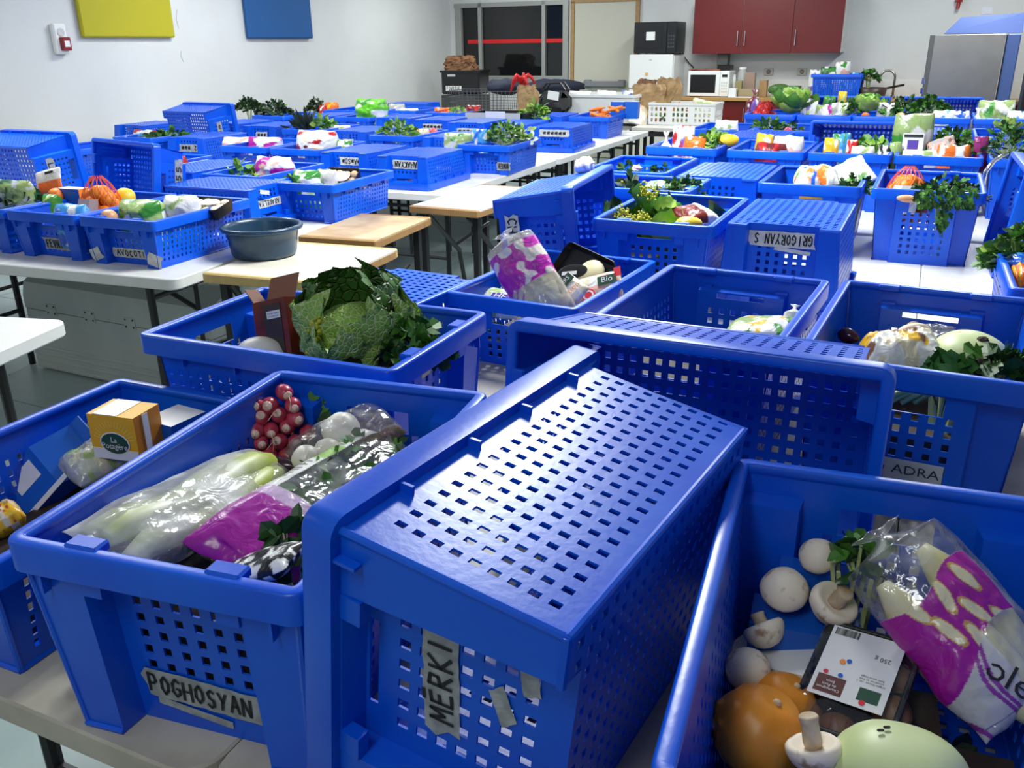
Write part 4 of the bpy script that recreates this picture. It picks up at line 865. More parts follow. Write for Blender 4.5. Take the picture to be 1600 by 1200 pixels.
# ------------------------------------------------------------------ produce and packets
PL = {'K': (0.40, 0.27, 0.13), 'w': (0.78, 0.78, 0.76), 'm': (0.42, 0.012, 0.30), 'v': (0.20, 0.10, 0.42), 'o': (0.80, 0.17, 0.02), 'r': (0.50, 0.012, 0.015), 'b': (0.01, 0.09, 0.55),
      'lb': (0.05, 0.30, 0.68), 'g': (0.04, 0.24, 0.03), 'dg': (0.01, 0.10, 0.03), 'lg': (0.34, 0.47, 0.16), 'y': (0.80, 0.46, 0.02), 'pk': (0.74, 0.42, 0.36), 'mr': (0.14, 0.012, 0.014), 'k': (0.01, 0.01, 0.01),
      'cr': (0.70, 0.62, 0.44), 'gy': (0.42, 0.42, 0.40), 'br': (0.22, 0.10, 0.05), 'bg': (0.12, 0.50, 0.02)}
def pat(base, *lay, a=1.0):
    """flat print on a packet: base colour, then patches (colour, frequency, threshold, seed, alpha)"""
    def f(u, v):
        c, al = PL[base], a
        for col, fr, th, sd, *aa in lay:
            if noise.noise((u*fr, v*fr*0.7, sd*3.7)) > th: c, al = PL[col], (aa[0] if aa else 1.0)
        return (*c, al)
    return f
def col_mesh(name, V, F, cols, m, smooth=True):
    me = mesh(name, V, F, m, smooth); a = me.color_attributes.new('Col', 'FLOAT_COLOR', 'POINT')
    a.data.foreach_set('color', [x for c in cols for x in c]); return me
def pouch_mesh(L, Wd, T, f, nu=44, nv=26, tied=0.0, bump=0.10, seed=0.0, flare=0.0, sheet=FILM):
    V = []; C = []; F = []
    for side in (1, -1):
        for i in range(nu+1):
            s = 2*i/nu-1
            w = Wd/2*(1-0.10*abs(s)**4); th = T/2*(max(0.0, 1-abs(s)**5))**0.6
            if tied and s > 1-tied:
                q = (s-(1-tied))/tied; k = 1-0.86*math.sin(min(1, q*1.6)*math.pi/2)+0.45*max(0, q-0.6)/0.4; w *= k; th *= max(0.12, 1-1.1*q)
            for j in range(nv+1):
                t = 2*j/nv-1; z = th*(max(0.0, 1-abs(t)**2.4))**0.55
                n = noise.noise((s*2.1+seed, t*1.6+side*3, seed)); n2 = noise.noise((s*7+seed, t*6, side*2+seed))
                V.append(Vector((L/2*s+0.03*L*noise.noise((t*2, seed, 4))*(abs(s) > 0.9), w*t*(1+0.07*noise.noise((s*3, seed, 9))), side*(z*(1+bump*2.2*n+bump*n2*0.8)+0.0006)+flare*0*s)))
                C.append(f((s+1)/2, (t+1)/2 if side > 0 else 1.3+(t+1)/2))
    K = (nu+1)*(nv+1); q = lambda i, j: i*(nv+1)+j
    for i in range(nu):
        for j in range(nv):
            F.append((q(i, j), q(i+1, j), q(i+1, j+1), q(i, j+1))); F.append((K+q(i, j), K+q(i, j+1), K+q(i+1, j+1), K+q(i+1, j)))
    for i in range(nu): F.append((q(i, 0), K+q(i, 0), K+q(i+1, 0), q(i+1, 0))); F.append((q(i, nv), q(i+1, nv), K+q(i+1, nv), K+q(i, nv)))
    for j in range(nv): F.append((q(0, j), q(0, j+1), K+q(0, j+1), K+q(0, j))); F.append((q(nu, j), K+q(nu, j), K+q(nu, j+1), q(nu, j+1)))
    return col_mesh('film', V, F, C, sheet)
def pouch(p1, p2, Wd, T, f, label, name='plastic_bag', cat='bag', upv=UP, fill=None, nu=44, nv=26, group=None, **k):
    """a packet lying from p1 to p2"""
    p1, p2 = Vector(p1), Vector(p2); d = p2-p1
    t = tag(empty(name, frame((p1+p2)/2, d, upv)), label, cat, group); L = d.length
    obj('film', pouch_mesh(L, Wd, T, f, nu, nv, seed=random.random()*20, **k), t)
    if fill: fill(t, L, Wd, T)
    return t
def leaf_quads(g, c, d, n, L, Wd, i=0, lobes=3, cup=0.25):
    """one small leaf: a fan with lobes, along d, facing n"""
    d = d.normalized(); n = (n-d*n.dot(d)).normalized(); s = d.cross(n)
    if lobes == 1:
        P = [(0, 0), (.35, .42), (.75, .36), (1, 0), (.75, -.36), (.35, -.42)]
    elif lobes == 3:
        P = [(0, 0), (.18, .40), (.48, .58), (.46, .24), (.78, .34), (1, 0), (.78, -.34), (.46, -.24), (.48, -.58), (.18, -.40)]
    V = [c+d*(x*L)+s*(y*Wd)+n*(cup*L*(abs(y)*0.6-(x-0.5)**2)) for x, y in P]; ctr = c+d*(L*.42)-n*0.02*L
    m = len(V); g.add(V+[ctr], [(k, (k+1) % m, m) for k in range(m)], i)
def bunch(p, w, d, h, label, mats=(GREEN_D, GREEN_M), n=150, L=0.035, lobes=3, name='parsley_bunch', cat='herbs', M=None, stem=True, droop=0.3, seed=None, group=None):
    """a heap of leaves on stems, base centre at p"""
    rr = random.Random(seed if seed is not None else random.random()); g = G(); st = G()
    for k in range(n):
        th = rr.uniform(0, 2*math.pi); r = math.sqrt(rr.random()); z = (1-r*r*0.75)*rr.uniform(0.45, 1.0)
        c = Vector((r*math.cos(th)*w/2, r*math.sin(th)*d/2, z*h)); out = Vector((c.x, c.y, 0.35*h)) + Vector((rr.gauss(0, .03), rr.gauss(0, .03), rr.gauss(0, .03)))
        nn = Vector((c.x*0.7, c.y*0.7, 0.5*h))+Vector((rr.gauss(0, 1), rr.gauss(0, 1), rr.gauss(0, .6)))*0.05
        leaf_quads(g, c, out+Vector((0, 0, -droop*h*r)), nn, L*rr.uniform(.65, 1.25), L*rr.uniform(.65, 1.1), rr.choice(range(len(mats))), lobes)
        if stem and k % 4 == 0: st.tube([Vector((c.x*0.25, c.y*0.25, 0.0)), Vector((c.x*0.7, c.y*0.7, c.z*0.6)), c], [L*0.06, L*0.05, L*0.03], 4)
    t = tag(empty(name, Matrix.Translation(p) if M is None else M), label, cat, group)
    o = g.obj('foliage', list(mats), t); stuff(o)
    if stem: stuff(st.obj('stems', STEM_P, t))
    return t
def big_leaf(L, Wd, cup, frill, seed, m, nu=14, nv=12, name='leaf'):
    """a broad crinkled leaf from the origin along +x, hollow side up"""
    V = []; F = []
    for i in range(nu+1):
        u = i/nu; w = Wd*(math.sin(math.pi*min(1, u*0.82+0.10))**0.7)
        for j in range(nv+1):
            t = 2*j/nv-1; e = abs(t)**3*(0.3+u)+u**6
            V.append((L*u*(1-0.10*t*t), w*t*0.5, cup*(t*t*0.9+ (u-0.25)**2*1.4)*L*0.6+frill*L*e*noise.noise((u*9+seed, t*7, seed))+frill*0.25*L*noise.noise((u*14, t*12, seed+3))))
    for i in range(nu):
        for j in range(nv): a = i*(nv+1)+j; F.append((a, a+nv+1, a+nv+2, a+1))
    return mesh(name, V, F, m, True)
def lettuce(p, r, label, mats=(GREEN_M, GREEN_L), n=16, name='lettuce', cat='vegetable', h=0.8, M=None, core=None, seed=1, frill=0.16):
    t = tag(empty(name, Matrix.Translation(p) if M is None else M), label, cat); rr = random.Random(seed)
    if core is not None: G().ball((0, 0, r*0.62), (r*0.66, r*0.66, r*0.60), 20, 12, nz=0.08).obj('heart', core, t, None, True)
    ms = [big_leaf(r*1.25, r*1.25, 0.55, frill, k*5+seed, mats[k % len(mats)], 9, 8) for k in range(4)]
    for k in range(n):
        a = 2.399*k+rr.uniform(-.2, .2); f = k/n; ti = R(8+60*f)
        obj('leaf', ms[k % 4], t, Matrix.Translation((0.10*r*math.cos(a), 0.10*r*math.sin(a), r*0.08+0.25*r*f*h)) @ Matrix.Rotation(a, 4, 'Z') @ Matrix.Rotation(-ti, 4, 'Y') @ Matrix.Scale(1-0.3*f, 4))
    return t
def sphere_obj(name, p, r, m, label, cat, nz=0.06, nu=20, nv=12, group=None, M=None, f=1.6):
    o = G().ball((0, 0, 0), r, nu, nv, nz=nz, f=f).obj(name, m, None, M or Matrix.Translation(p), True); return tag(o, label, cat, group)
def carton(p, size, yaw, faces, label, name='carton', cat='carton', M=None, b=0.002):
    """faces: dict top/front/side/.. -> material"""
    t = tag(empty(name, M or yawM(p, yaw)), label, cat); x, y, z = size
    ms = [faces.get('top', faces['all']), faces.get('front', faces['all']), faces.get('side', faces['all']), faces['all']]
    g = G().box((0, 0, z/2), size); g.I = [3, 0, 1, 3, 2, 2]
    obj('carton_body', g.mesh('carton_body', ms), t); return t
def mushroom(p, r, axis, label, stem=True, m=MUSH, group='loose white mushrooms', slen=0.9):
    """cap dome towards axis, stem the other way"""
    ax = Vector(axis).normalized(); M = frame(p, ax.orthogonal(), ax); t = tag(empty('mushroom', M), label, 'mushroom', group)
    sd = random.random()*9; wob = lambda a, z: 1+0.05*noise.noise((math.cos(a)*1.3+sd, math.sin(a)*1.3, z*20))
    pr = [(0.001, r*0.80), (r*0.35, r*0.75), (r*0.65, r*0.58), (r*0.88, r*0.30), (r, -0.02*r), (r*0.97, -r*0.22), (r*0.86, -r*0.32), (r*0.70, -r*0.28), (r*0.50, -r*0.16), (r*0.30, -r*0.10), (0.001, -r*0.10)]
    G().lathe(pr, 28, 0, None, wob).obj('cap', m, t, None, True)
    if stem: G().lathe([(r*0.30, -r*0.08), (r*0.34, -r*0.3), (r*0.31, -r*slen*0.8), (r*0.36, -r*slen), (r*0.30, -r*slen*1.06), (0.001, -r*slen*1.02)], 18, 0, None, wob).obj('stem', MUSH_S, t, None, True)
    return t
def spindle(g, a, b, r, n=12, i=0, k=9, nz=0.05):
    a, b = Vector(a), Vector(b); pts = [a+(b-a)*(q/k)+Vector((0, 0, nz*r*noise.noise((q*0.7, a.x*9, b.y*9)))) for q in range(k+1)]
    rs = [max(0.0012, r*(math.sin(math.pi*(0.06+0.88*(q/k)**0.85)))**0.75) for q in range(k+1)]; g.tube(pts, rs, n, i)
def fill_spindles(n, m, rr=0.024):
    def f(t, L, Wd, T):
        for k in range(n):
            y = (-0.5+(k+0.5)/n)*Wd*0.72; g = G(); s = 1 if k % 2 else -1
            spindle(g, (s*L*0.36, y, 0.1*T*(-1)**k), (-s*L*0.30, y*0.9, -0.1*T*(-1)**k), rr, 14); g.obj('endive_head', m, t, None, True)
    return f
def net_bag(p, w, d, h, n, r, ballm, netm, label, labelm=None, name='net_bag', bname='orange', seed=1):
    t = tag(empty(name, Matrix.Translation(p)), label, 'net bag'); rr = random.Random(seed); bm = G().ball((0, 0, 0), r, 16, 10).mesh(bname, ballm, True)
    for k in range(n):
        a = 2.4*k; q = math.sqrt((k+0.5)/n); obj(bname, bm, t, Matrix.Translation((q*math.cos(a)*(w/2-r), q*math.sin(a)*(d/2-r), r+(h-2*r)*(1-q**3)*rr.uniform(.85, 1))))
    g = G(); A = 15; Z = 9
    def P(i, j):
        f = j/Z; a = 2*math.pi*i/A+0.4*f; q = max(0.03, math.cos(f*math.pi/2*0.99))**0.5
        return Vector((w/2*q*math.cos(a), d/2*q*math.sin(a), h*1.04*f+0.004))
    for i in range(A):
        for s in (1, -1): g.tube([P(i+s*j*0.5, j) for j in range(Z+1)], 0.0012, 4)
    stuff(g.obj('net', netm, t))
    if labelm is not None: g = G(); V = [P(i, j)*1.06 for i in (8.2, 9.2, 10.2, 11.2) for j in (2, 4, 6)]; g.add(V, [(i*3+j, (i+1)*3+j, (i+1)*3+j+1, i*3+j+1) for i in range(3) for j in range(2)]); g.obj('label', labelm, t)
    return t
def spray(t, name, pts, r, m, n=5): return G().tube(pts, r, n).obj(name, m, t, None, True)

# ------------------------------------------------------------------ placing things inside the crates
BY = {'A': -18, 'A2': -24, 'B': -23.8, 'C': -29, 'E': -28.5, 'F': -28, 'K': -20.2, 'Y2': -24, 'X': -27}
def ic(key, u, v, d=0.0):
    """point of the photo's ray (u, v) in the upright plane d metres behind the crate's centre"""
    c = CR[key].matrix_world.translation; a = R(BY.get(key, YR if CR[key]['_H'] > 0.25 else YL)); n = Vector((-math.sin(a), math.cos(a), 0))
    r = ray(u, v); o = Vector((0, 0, EYE)); return o+r*((c+n*d-o).dot(n)/r.dot(n))
def floor_z(key): return CR[key].matrix_world.translation.z+0.006
def herbs(key, u, v, d, w, dp, h, label, **k):
    """leaf heap seen at (u, v), its stems reaching the crate's base"""
    p = ic(key, u, v, d); z0 = floor_z(key); p.z = max(z0, p.z-h*0.5); t = bunch(p, w, dp, h, label, **k); drop = p.z-z0
    if drop > 0.01:
        g = G(); rr = random.Random(5)
        for q in range(9): a = q*0.7; g.tube([(0.010*math.cos(a), 0.010*math.sin(a), -drop), (0.03*math.cos(a*2), 0.03*math.sin(a*2), h*0.25)], 0.003, 4)
        stuff(g.obj('stalks', STEM_P, t))
    return t
def ball(key, u, v, d, r, m, name, label, cat, drop=False, **k): return sphere_obj(name, ic(key, u, v, d), r, m, label, cat, **k)
def bag(key, a, b, Wd, T, f, label, upv=UP, **k): return pouch(ic(key, *a), ic(key, *b), Wd, T, f, label, upv=upv, **k)
def box(key, u, v, d, size, yaw, faces, label, tilt=None, name='carton', cat='carton', down=True):
    p = ic(key, u, v, d); M = Matrix.Translation(p) @ Matrix.Rotation(R(yaw), 4, 'Z')
    if tilt: M = M @ Matrix.Rotation(R(tilt[0]), 4, 'X') @ Matrix.Rotation(R(tilt[1]), 4, 'Y')
    return carton(None, size, 0, faces, label, name, cat, M @ Matrix.Translation((0, 0, -size[2]/2)))
MILK = flat('milk_blue', (0.004, 0.10, 0.52), 0.35); MILK_D = flat('milk_navy', (0.004, 0.035, 0.24), 0.35); YEL = flat('box_yellow', (0.80, 0.42, 0.01), 0.45); ORB = flat('box_orange', (0.62, 0.22, 0.01), 0.45)
LOGO_G = flat('logo_green', (0.004, 0.06, 0.03), 0.4); PURP = flat('print_purple', (0.30, 0.008, 0.24), 0.4); REDP = flat('print_red', (0.60, 0.01, 0.03), 0.4); MAROON = flat('print_maroon', (0.10, 0.02, 0.018), 0.4)
LBL = flat('label_white', (0.74, 0.74, 0.76), 0.35); ORP = flat('print_orange', (0.85, 0.25, 0.02), 0.4); VIO = flat('print_violet', (0.10, 0.05, 0.36), 0.4)

def wr(u, v, k=.5, sd=1, lo=.05): return lo+k*max(0.0, noise.noise((u*6, v*4, sd*2.7))-.05)
# ---- crate of loose mushrooms
K = 'K'
mushroom(ic(K, 1278, 868, .222), .0240, (-.35, -.55, .75), 'white mushroom nearest the herb leaves, cap spotted', stem=False)
mushroom(ic(K, 1226, 920, .185), .031, (-.1, -.35, .93), 'largest white mushroom, smooth cap up on the flat white carton', stem=False)
mushroom(ic(K, 1302, 944, .175), .031, (-.30, .35, -.85), 'white mushroom lying cap down, cut stem pointing up')
mushroom(ic(K, 1194, 985, .145), .027, (.25, -.55, -.55), 'white mushroom on its side, stem up, at the crate wall', slen=.8)
mushroom(ic(K, 1168, 1045, .075), .027, (-.2, -.5, .8), 'greyish white mushroom in shade above the pumpkin', stem=False)
mushroom(ic(K, 1272, 1172, -.06), .029, (.15, -.35, -.90), 'white mushroom standing on its cap in front of the mushroom tray', slen=1.2)
PM = lambda a, z: 1+0.022*math.cos(a*9)
for (u, v, d, r, lb) in ((1184, 1142, -.02, .052, 'orange pumpkin at the crate wall, nearest the viewer'), (1222, 1105, .055, .042, 'orange squash half hidden behind the pumpkin')):
    t = tag(empty('pumpkin', Matrix.Translation(ic(K, u, v, d)) @ Matrix.Rotation(R(25), 4, 'Y')), lb, 'pumpkin', 'orange squashes'); G().lathe([(r*.15, r*.80), (r*.45, r*.86), (r*.8, r*.55), (r, 0), (r*.85, -r*.5), (r*.5, -r*.82), (.001, -r*.80)], 36, 0, None, PM).obj('flesh', PUMPKIN, t, None, True)
    G().lathe([(r*.10, r*.78), (r*.08, r*.86), (.001, r*.87)], 10).obj('stem', MUSH_S, t, None, True)
t = tag(empty('kohlrabi', Matrix.Translation(ic(K, 1403, 1216, -.055))), 'large pale green kohlrabi at the bottom of the picture', 'vegetable'); G().ball((0, 0, 0), (.070, .062, .050), 28, 18, nz=.07, f=1.2).obj('bulb', KOHL, t, None, True)
for x, y in ((-.02, .012), (-.012, .016)): G().box((x, y, .0508), (.007, .003, .003), b=.001).obj('leaf_scar', SOIL, t)
herbs(K, 1342, 872, .205, .05, .05, .05, 'few dark green leaves between mushroom and endive bag', n=26, L=.03, lobes=1, name='leaf_sprig', mats=(GREEN_D, GREEN_M))
bunch(CR[K].matrix_world @ Vector((.02, -.01, .008)), .27, .44, .022, 'added blackish leaf filler that darkens the bottom of the mushroom crate', n=260, L=.045, lobes=1, mats=(GREEN_K,), name='leafy_greens', cat='herbs', stem=False, droop=1.0)  # added filler: blackish leaves stand in for the deep shade on the crate floor
# flat carton under the mushrooms
p0, p1, p2 = ic(K, 1160, 985, .15), ic(K, 1290, 1010, .10), ic(K, 1185, 900, .215)
c = (p1+p2)/2; c.z -= .068; M = frame(c, p1-p0); cM = carton(None, (.13, .115, .012), 0, {'all': MILK, 'top': WHITE_P, 'front': WHITE_P}, 'flat white and blue carton under the loose mushrooms', 'carton', 'carton', M)
# black tray of brown mushrooms
TL_, TR_, BL_ = ic(K, 1288, 970, .155), ic(K, 1436, 1012, .12), ic(K, 1236, 1122, .025)
ex = TR_-TL_; ey = TL_-BL_; up_ = ex.cross(ey).normalized(); tw, tl = ex.length*1.02, ey.length*1.05; cM = frame((TR_+BL_)/2-up_*.012, ex, up_)
t = tag(empty('mushroom_tray', cM), 'black tray of brown mushrooms with a big white label', 'tray')
G().sweep(tw, tl, [(0, .014), (.002, .016), (.006, .014), (.014, -.028), (.012, -.030), (0, .008)], .018, 0, 5).obj('tray_body', BLACK_PL, t, None, True)
G().box((0, 0, -.029), (tw-.022, tl-.022, .003)).obj('tray_floor', BLACK_PL, t)
for x, y, r in ((-.35, -.36, .021), (-.05, -.37, .023), (.30, -.33, .020), (.36, -.05, .022), (-.1, .1, .022), (.28, .25, .02), (-.3, .3, .021)):
    q = G().lathe([(.001, r*.8), (r*.6, r*.62), (r, 0), (r*.85, -r*.3), (.001, -r*.2)], 20, 0, None, lambda a, z: 1+.05*math.sin(3*a+x*9)).obj('brown_mushroom', MUSH_B, t, Matrix.Translation((x*tw, y*tl, -.012+.006*(y < -.3))), True)
    G().lathe([(r*.3, -r*.2), (r*.3, -.014)], 10).obj('stem', MUSH_S, q)
obj('wrap_film', col_mesh('wrap_film', *(lambda n=16: ([Vector((tw*(i/n-.5), tl*(j/n-.5), .016+.0035*noise.noise((i*.6, j*.6, 2))+.006*math.sin(math.pi*i/n)*math.sin(math.pi*j/n))) for i in range(n+1) for j in range(n+1)], [(i*(n+1)+j, (i+1)*(n+1)+j, (i+1)*(n+1)+j+1, i*(n+1)+j+1) for i in range(n) for j in range(n)], [(0, 0, 0, 0)]*((n+1)**2)))(), FILM), t)
lw_, lh_ = tw*.74, tl*.66; LM = Matrix.Translation((tw*-.01, tl*.08, .0235)) @ Matrix.Rotation(math.pi, 4, 'Z')
lb = G().box((0, 0, 0), (lw_, lh_, .0006)).obj('label', LBL, t, LM); lb['label'] = 'white printed label with barcode'
g = G(); rr = random.Random(2)
for k in range(26): g.box((lw_*.12+k*lw_*.013, -lh_*.43, .0006), (lw_*.013*rr.uniform(.25, .8), lh_*.10, .0003))
g.obj('barcode', INK, lb)
IP = lambda x, y: Matrix.Translation((lw_*x, lh_*y, .0007))
put_text('lettering', '250 g', lh_*.085, INK, lb, IP(-.28, -.20)); put_text('lettering', 'Champignon\nde Paris\nBrun', lh_*.052, LBL, lb, IP(.25, .34) @ Matrix.Translation((0, 0, .0006)))
stuff(put_text('lettering', 'origine France  cat. 1\nconserver au frais\nlaver avant usage', lh_*.038, INK, lb, IP(-.24, .12)))
G().box((lw_*.25, lh_*.33, .0005), (lw_*.38, lh_*.24, .0004), b=.0001).obj('print_patch', MAROON, lb); G().box((-lw_*.27, lh_*.32, .0005), (lw_*.28, lh_*.17, .0004)).obj('print_patch', LOGO_G, lb)
for x, y, m, s in ((.36, .17, REDP, .05), (.16, .17, MILK, .05), (-.22, .43, REDP, .06), (.2, -.02, ORP, .06), (.12, -.05, MILK, .05)): G().lathe([(lw_*s*.7, 0), (lw_*s*.7, .0004), (.0005, .0004)], 12, 0, IP(x, y)).obj('print_mark', m, lb)
# endive bag
ELL = [(.60, .80, .25), (.58, .55, -.1), (.60, .30, .2), (.45, .70, .15), (.46, .42, .3), (.36, .55, 0), (.36, .25, .3)]
def endive_print(u, v):
    if v > 1.0: return (.7, .7, .68, .05)
    lo_, hi_ = .30+.10*math.sin(v*4+.4), .66+.05*math.sin(v*6)
    if lo_ < u < hi_ and v > .12:
        for cu, cv, an in ELL:
            x, y = (u-cu)*.30, (v-cv)*.15; p, q = x*math.cos(an)+y*math.sin(an), -x*math.sin(an)+y*math.cos(an)
            e = (p/.026)**2+(q/.0075)**2
            if e < .75: return (.84, .76, .50, .96)
            if e < 1.1: return (.62, .36, .10, .96)
        return (.40, .010, .34, .96)
    if u <= lo_ and v > .50:
        for k in (.58, .63, .93):
            if abs(v-k-.10*math.sin(u*9)) < .018: return (.34, .05, .40, .9)
        return (.80, .79, .80, .70)
    return (.85, .85, .85, wr(u, v, .5, 3))
pa, pb = ic(K, 1612, 1112, .09), ic(K, 1368, 828, .205)
t = pouch(pa, pb, .142, .085, endive_print, 'large clear endive bag with a magenta print, in the mushroom crate', upv=Vector((-.25, -.45, .85)), nu=200, nv=110, tied=.22, bump=.09)
L_ = (pb-pa).length
for k, (y, z, s) in enumerate(((-.040, -.012, .02), (.0, .006, -.03), (.040, -.010, .01))):
    g = G(); spindle(g, (-L_*.46+s, y, z), (L_*.24+s, y*.85, z), .030, 18, 0, 14, .12); g.obj('endive_head', ENDIVE, t, None, True)
put_text('lettering', 'ole', .040, INK, t, Matrix.Translation((-L_*.33, .012, .0445)) @ Matrix.Rotation(R(200), 4, 'Z'))

# ---- crate with radishes and leeks
A = 'A'; rc = ic(A, 428, 668, .215); t = tag(empty('radish_bunch', Matrix.Translation(rc)), 'bunch of pink red radishes with dark green leaves', 'radishes')
vd = (Vector((0, 0, EYE))-rc).normalized(); rgt = vd.cross(UP).normalized()*-1; upv_ = rgt.cross(vd)*-1; upv_ = upv_ if upv_.z > 0 else -upv_; rgt = rgt if rgt.x > 0 else -rgt; rr = random.Random(8)
spots = [(-.030, .042), (-.018, .033), (.018, .045), (.026, .026), (-.030, .018), (-.014, .016), (.008, .016), (.027, .008), (-.034, .004), (-.022, -.002), (-.004, -.004), (.016, -.001), (-.034, -.017), (-.018, -.018), (.004, -.020), (.024, -.024), (.040, -.014), (-.030, -.034), (-.036, -.040), (-.010, -.036), (.012, -.040), (-.002, .030)]
for k, (x, y) in enumerate(spots):
    r = rr.uniform(.0134, .0158); c = rgt*x*1.38+upv_*y*1.25+vd*(.012*rr.random()); ax = (vd*.85+rgt*(x*6+rr.uniform(-.3, .3))+upv_*rr.uniform(-.5, .3)).normalized(); M = frame(c, ax)
    o = G().lathe([(.001, -r*1.5), (r*.75, -r*1.15), (r, -r*.3), (r*.93, r*.35), (r*.66, r*.78), (r*.55, r*.86)], 14, 0, Matrix.Rotation(math.pi/2, 4, 'Y')).obj('radish', RADISH, t, M, True)
    G().lathe([(r*.58, r*.83), (r*.46, r*.97), (r*.28, r*1.09), (r*.10, r*1.2), (.0008, r*1.32)], 12, 0, Matrix.Rotation(math.pi/2, 4, 'Y')).obj('pale_tip', RADISH_T, o, None, True)
    if k % 2 == 0:
        q = Vector((r*1.3, 0, 0)); G().tube([q, q+Vector((.012, .004*rr.uniform(-1, 1), -.004)), q+Vector((.022, .010*rr.uniform(-1, 1), -.012-.01*rr.random()))], [.0012, .0007, .0004], 4).obj('rootlet', ROOTLET, o)
g = G()
for k in range(16):
    c = rgt*rr.uniform(.056, .090)+upv_*rr.uniform(-.04, .05)-vd*rr.uniform(-.005, .02); leaf_quads(g, c, rgt*.5+upv_*rr.uniform(-.2, .9)+vd*rr.uniform(-.4, .3), vd+upv_*rr.uniform(-.5, .9), rr.uniform(.028, .042), rr.uniform(.022, .03), k % 2, 1)
leaf_quads(g, rgt*-.006+upv_*.022+vd*.012, upv_, vd, .03, .026, 1, 1); g.obj('foliage', [GREEN_D, GREEN_M], t)
g = G(); drop = rc.z-floor_z(A)
for k in range(7): g.tube([rgt*.03+upv_*(.01*k-.03), Vector((.01*k-.03, .02, -drop))], .0022, 4)
g.obj('stems', STEM_P, t)
# tray of turnips in film
ta, tb_ = ic(A, 462, 728, .12), ic(A, 612, 655, .25); t = pouch(ta, tb_, .135, .075, lambda u, v: (.25, .16, .10, .55) if (v > 1.05 or v < .10 or u < .05) else (.9, .9, .9, wr(u, v, .4, 2)), 'clear wrapped brown tray of white turnips behind the salad bag', 'turnip_tray', 'tray', nu=50, nv=34, bump=.12)
Mi = t.matrix_world.inverted()
for u, v, d, r in ((533, 672, .20, .032), (478, 716, .125, .023), (512, 704, .15, .022), (565, 690, .19, .022)): G().ball((0, 0, 0), (r, r, r*.9), 20, 14, nz=.06).obj('turnip', TURNIP, t, Matrix.Translation(Mi @ ic(A, u, v, d)), True)
spd = G(); spindle(spd, ic(A, 415, 722, .12), ic(A, 470, 732, .12), .014, 12); tag(spd.obj('eggplant', EGGPLANT, None, None, True), 'dark aubergine end showing below the radishes', 'vegetable')
# leeks in a bag
la, lb_ = ic(A, 150, 868, -.235), ic(A, 432, 728, .125)
def lk(u, v): return (.88, .88, .87, min(.85, wr(u, v, .9, 5, .14)+max(0, v-.55)*.9*(v <= 1)))
def lfill(t, L, Wd, T):
    for k, (y, z) in enumerate(((-.030, 0), (.004, .010), (.034, -.004))):
        g = G(); pts = [(-L*.44+L*.9*q/8, y*(1-.3*q/8)+.006*math.sin(q+k), z+.005*math.sin(q*1.3)) for q in range(9)]; g.tube(pts, [.012, .019, .021, .020, .022, .021, .023, .026, .018], 14); g.obj('leek_stalk', LEEK, t, None, True)
pouch(la, lb_, .125, .060, lk, 'clear bag of white and yellow green leeks', upv=Vector((.1, -.55, .8)), nu=80, nv=40, fill=lfill, bump=.10)
# salad bag with purple end
sa_, sb_ = ic(A, 345, 892, -.165), ic(A, 632, 706, .215)
def sal(u, v):
    if v > 1: return (.02, .03, .02, .35)
    if u < .30: return (.34, .010, .30, .97)
    if u < .355: return (.60, .42, .66, .9)
    if .34 < u < .98 and v > .80:
        if .62 < u < .74: return (.32, .56, .10, .95)
        if (u*60) % 1 < .35 and .42 < u < .60 and v > .86: return (.12, .12, .12, .9)
        return (.82, .82, .80, .92)
    return (.85, .85, .85, wr(u, v, .35, 8, .03))
def sfill(t, L, Wd, T):
    g = G(); rr = random.Random(4)
    for k in range(230):
        c = Vector((L*rr.uniform(-.20, .44), Wd*rr.uniform(-.40, .34), T*rr.uniform(-.25, .36))); leaf_quads(g, c, Vector((rr.gauss(0, 1), rr.gauss(0, 1), rr.gauss(0, .3))), Vector((rr.gauss(0, .5), rr.gauss(0, .5), 1)), rr.uniform(.022, .040), rr.uniform(.018, .03), 0 if rr.random() < .6 else 1, 3)
    stuff(g.obj('salad_leaves', [GREEN_D, GREEN_M, GREEN_L], t))
pouch(sa_, sb_, .155, .080, sal, 'long clear salad bag with a purple end and a white label strip', upv=Vector((.1, -.5, .85)), nu=96, nv=50, fill=sfill, bump=.07)
pouch(ic(A, 352, 905, -.20), ic(A, 462, 868, -.19), .07, .03, pat('k', ('w', 11, .18, 5)), 'small black bag with white lettering at the crate corner', nu=50, nv=24)
herbs(A, 448, 850, -.12, .06, .10, .05, 'dark kale leaves below the salad bag', n=40, L=.034, lobes=1, mats=(GREEN_D, GREEN_D), name='kale_bunch')

herbs(A, 330, 960, .0, .24, .36, .10, 'added dark leaf filler at the bottom of the radish crate, darkening its holes', n=170, L=.06, lobes=1, mats=(GREEN_K, GREEN_D), name='leafy_greens', stem=False)  # added filler: dark leaves keep the bright table from showing through the holes

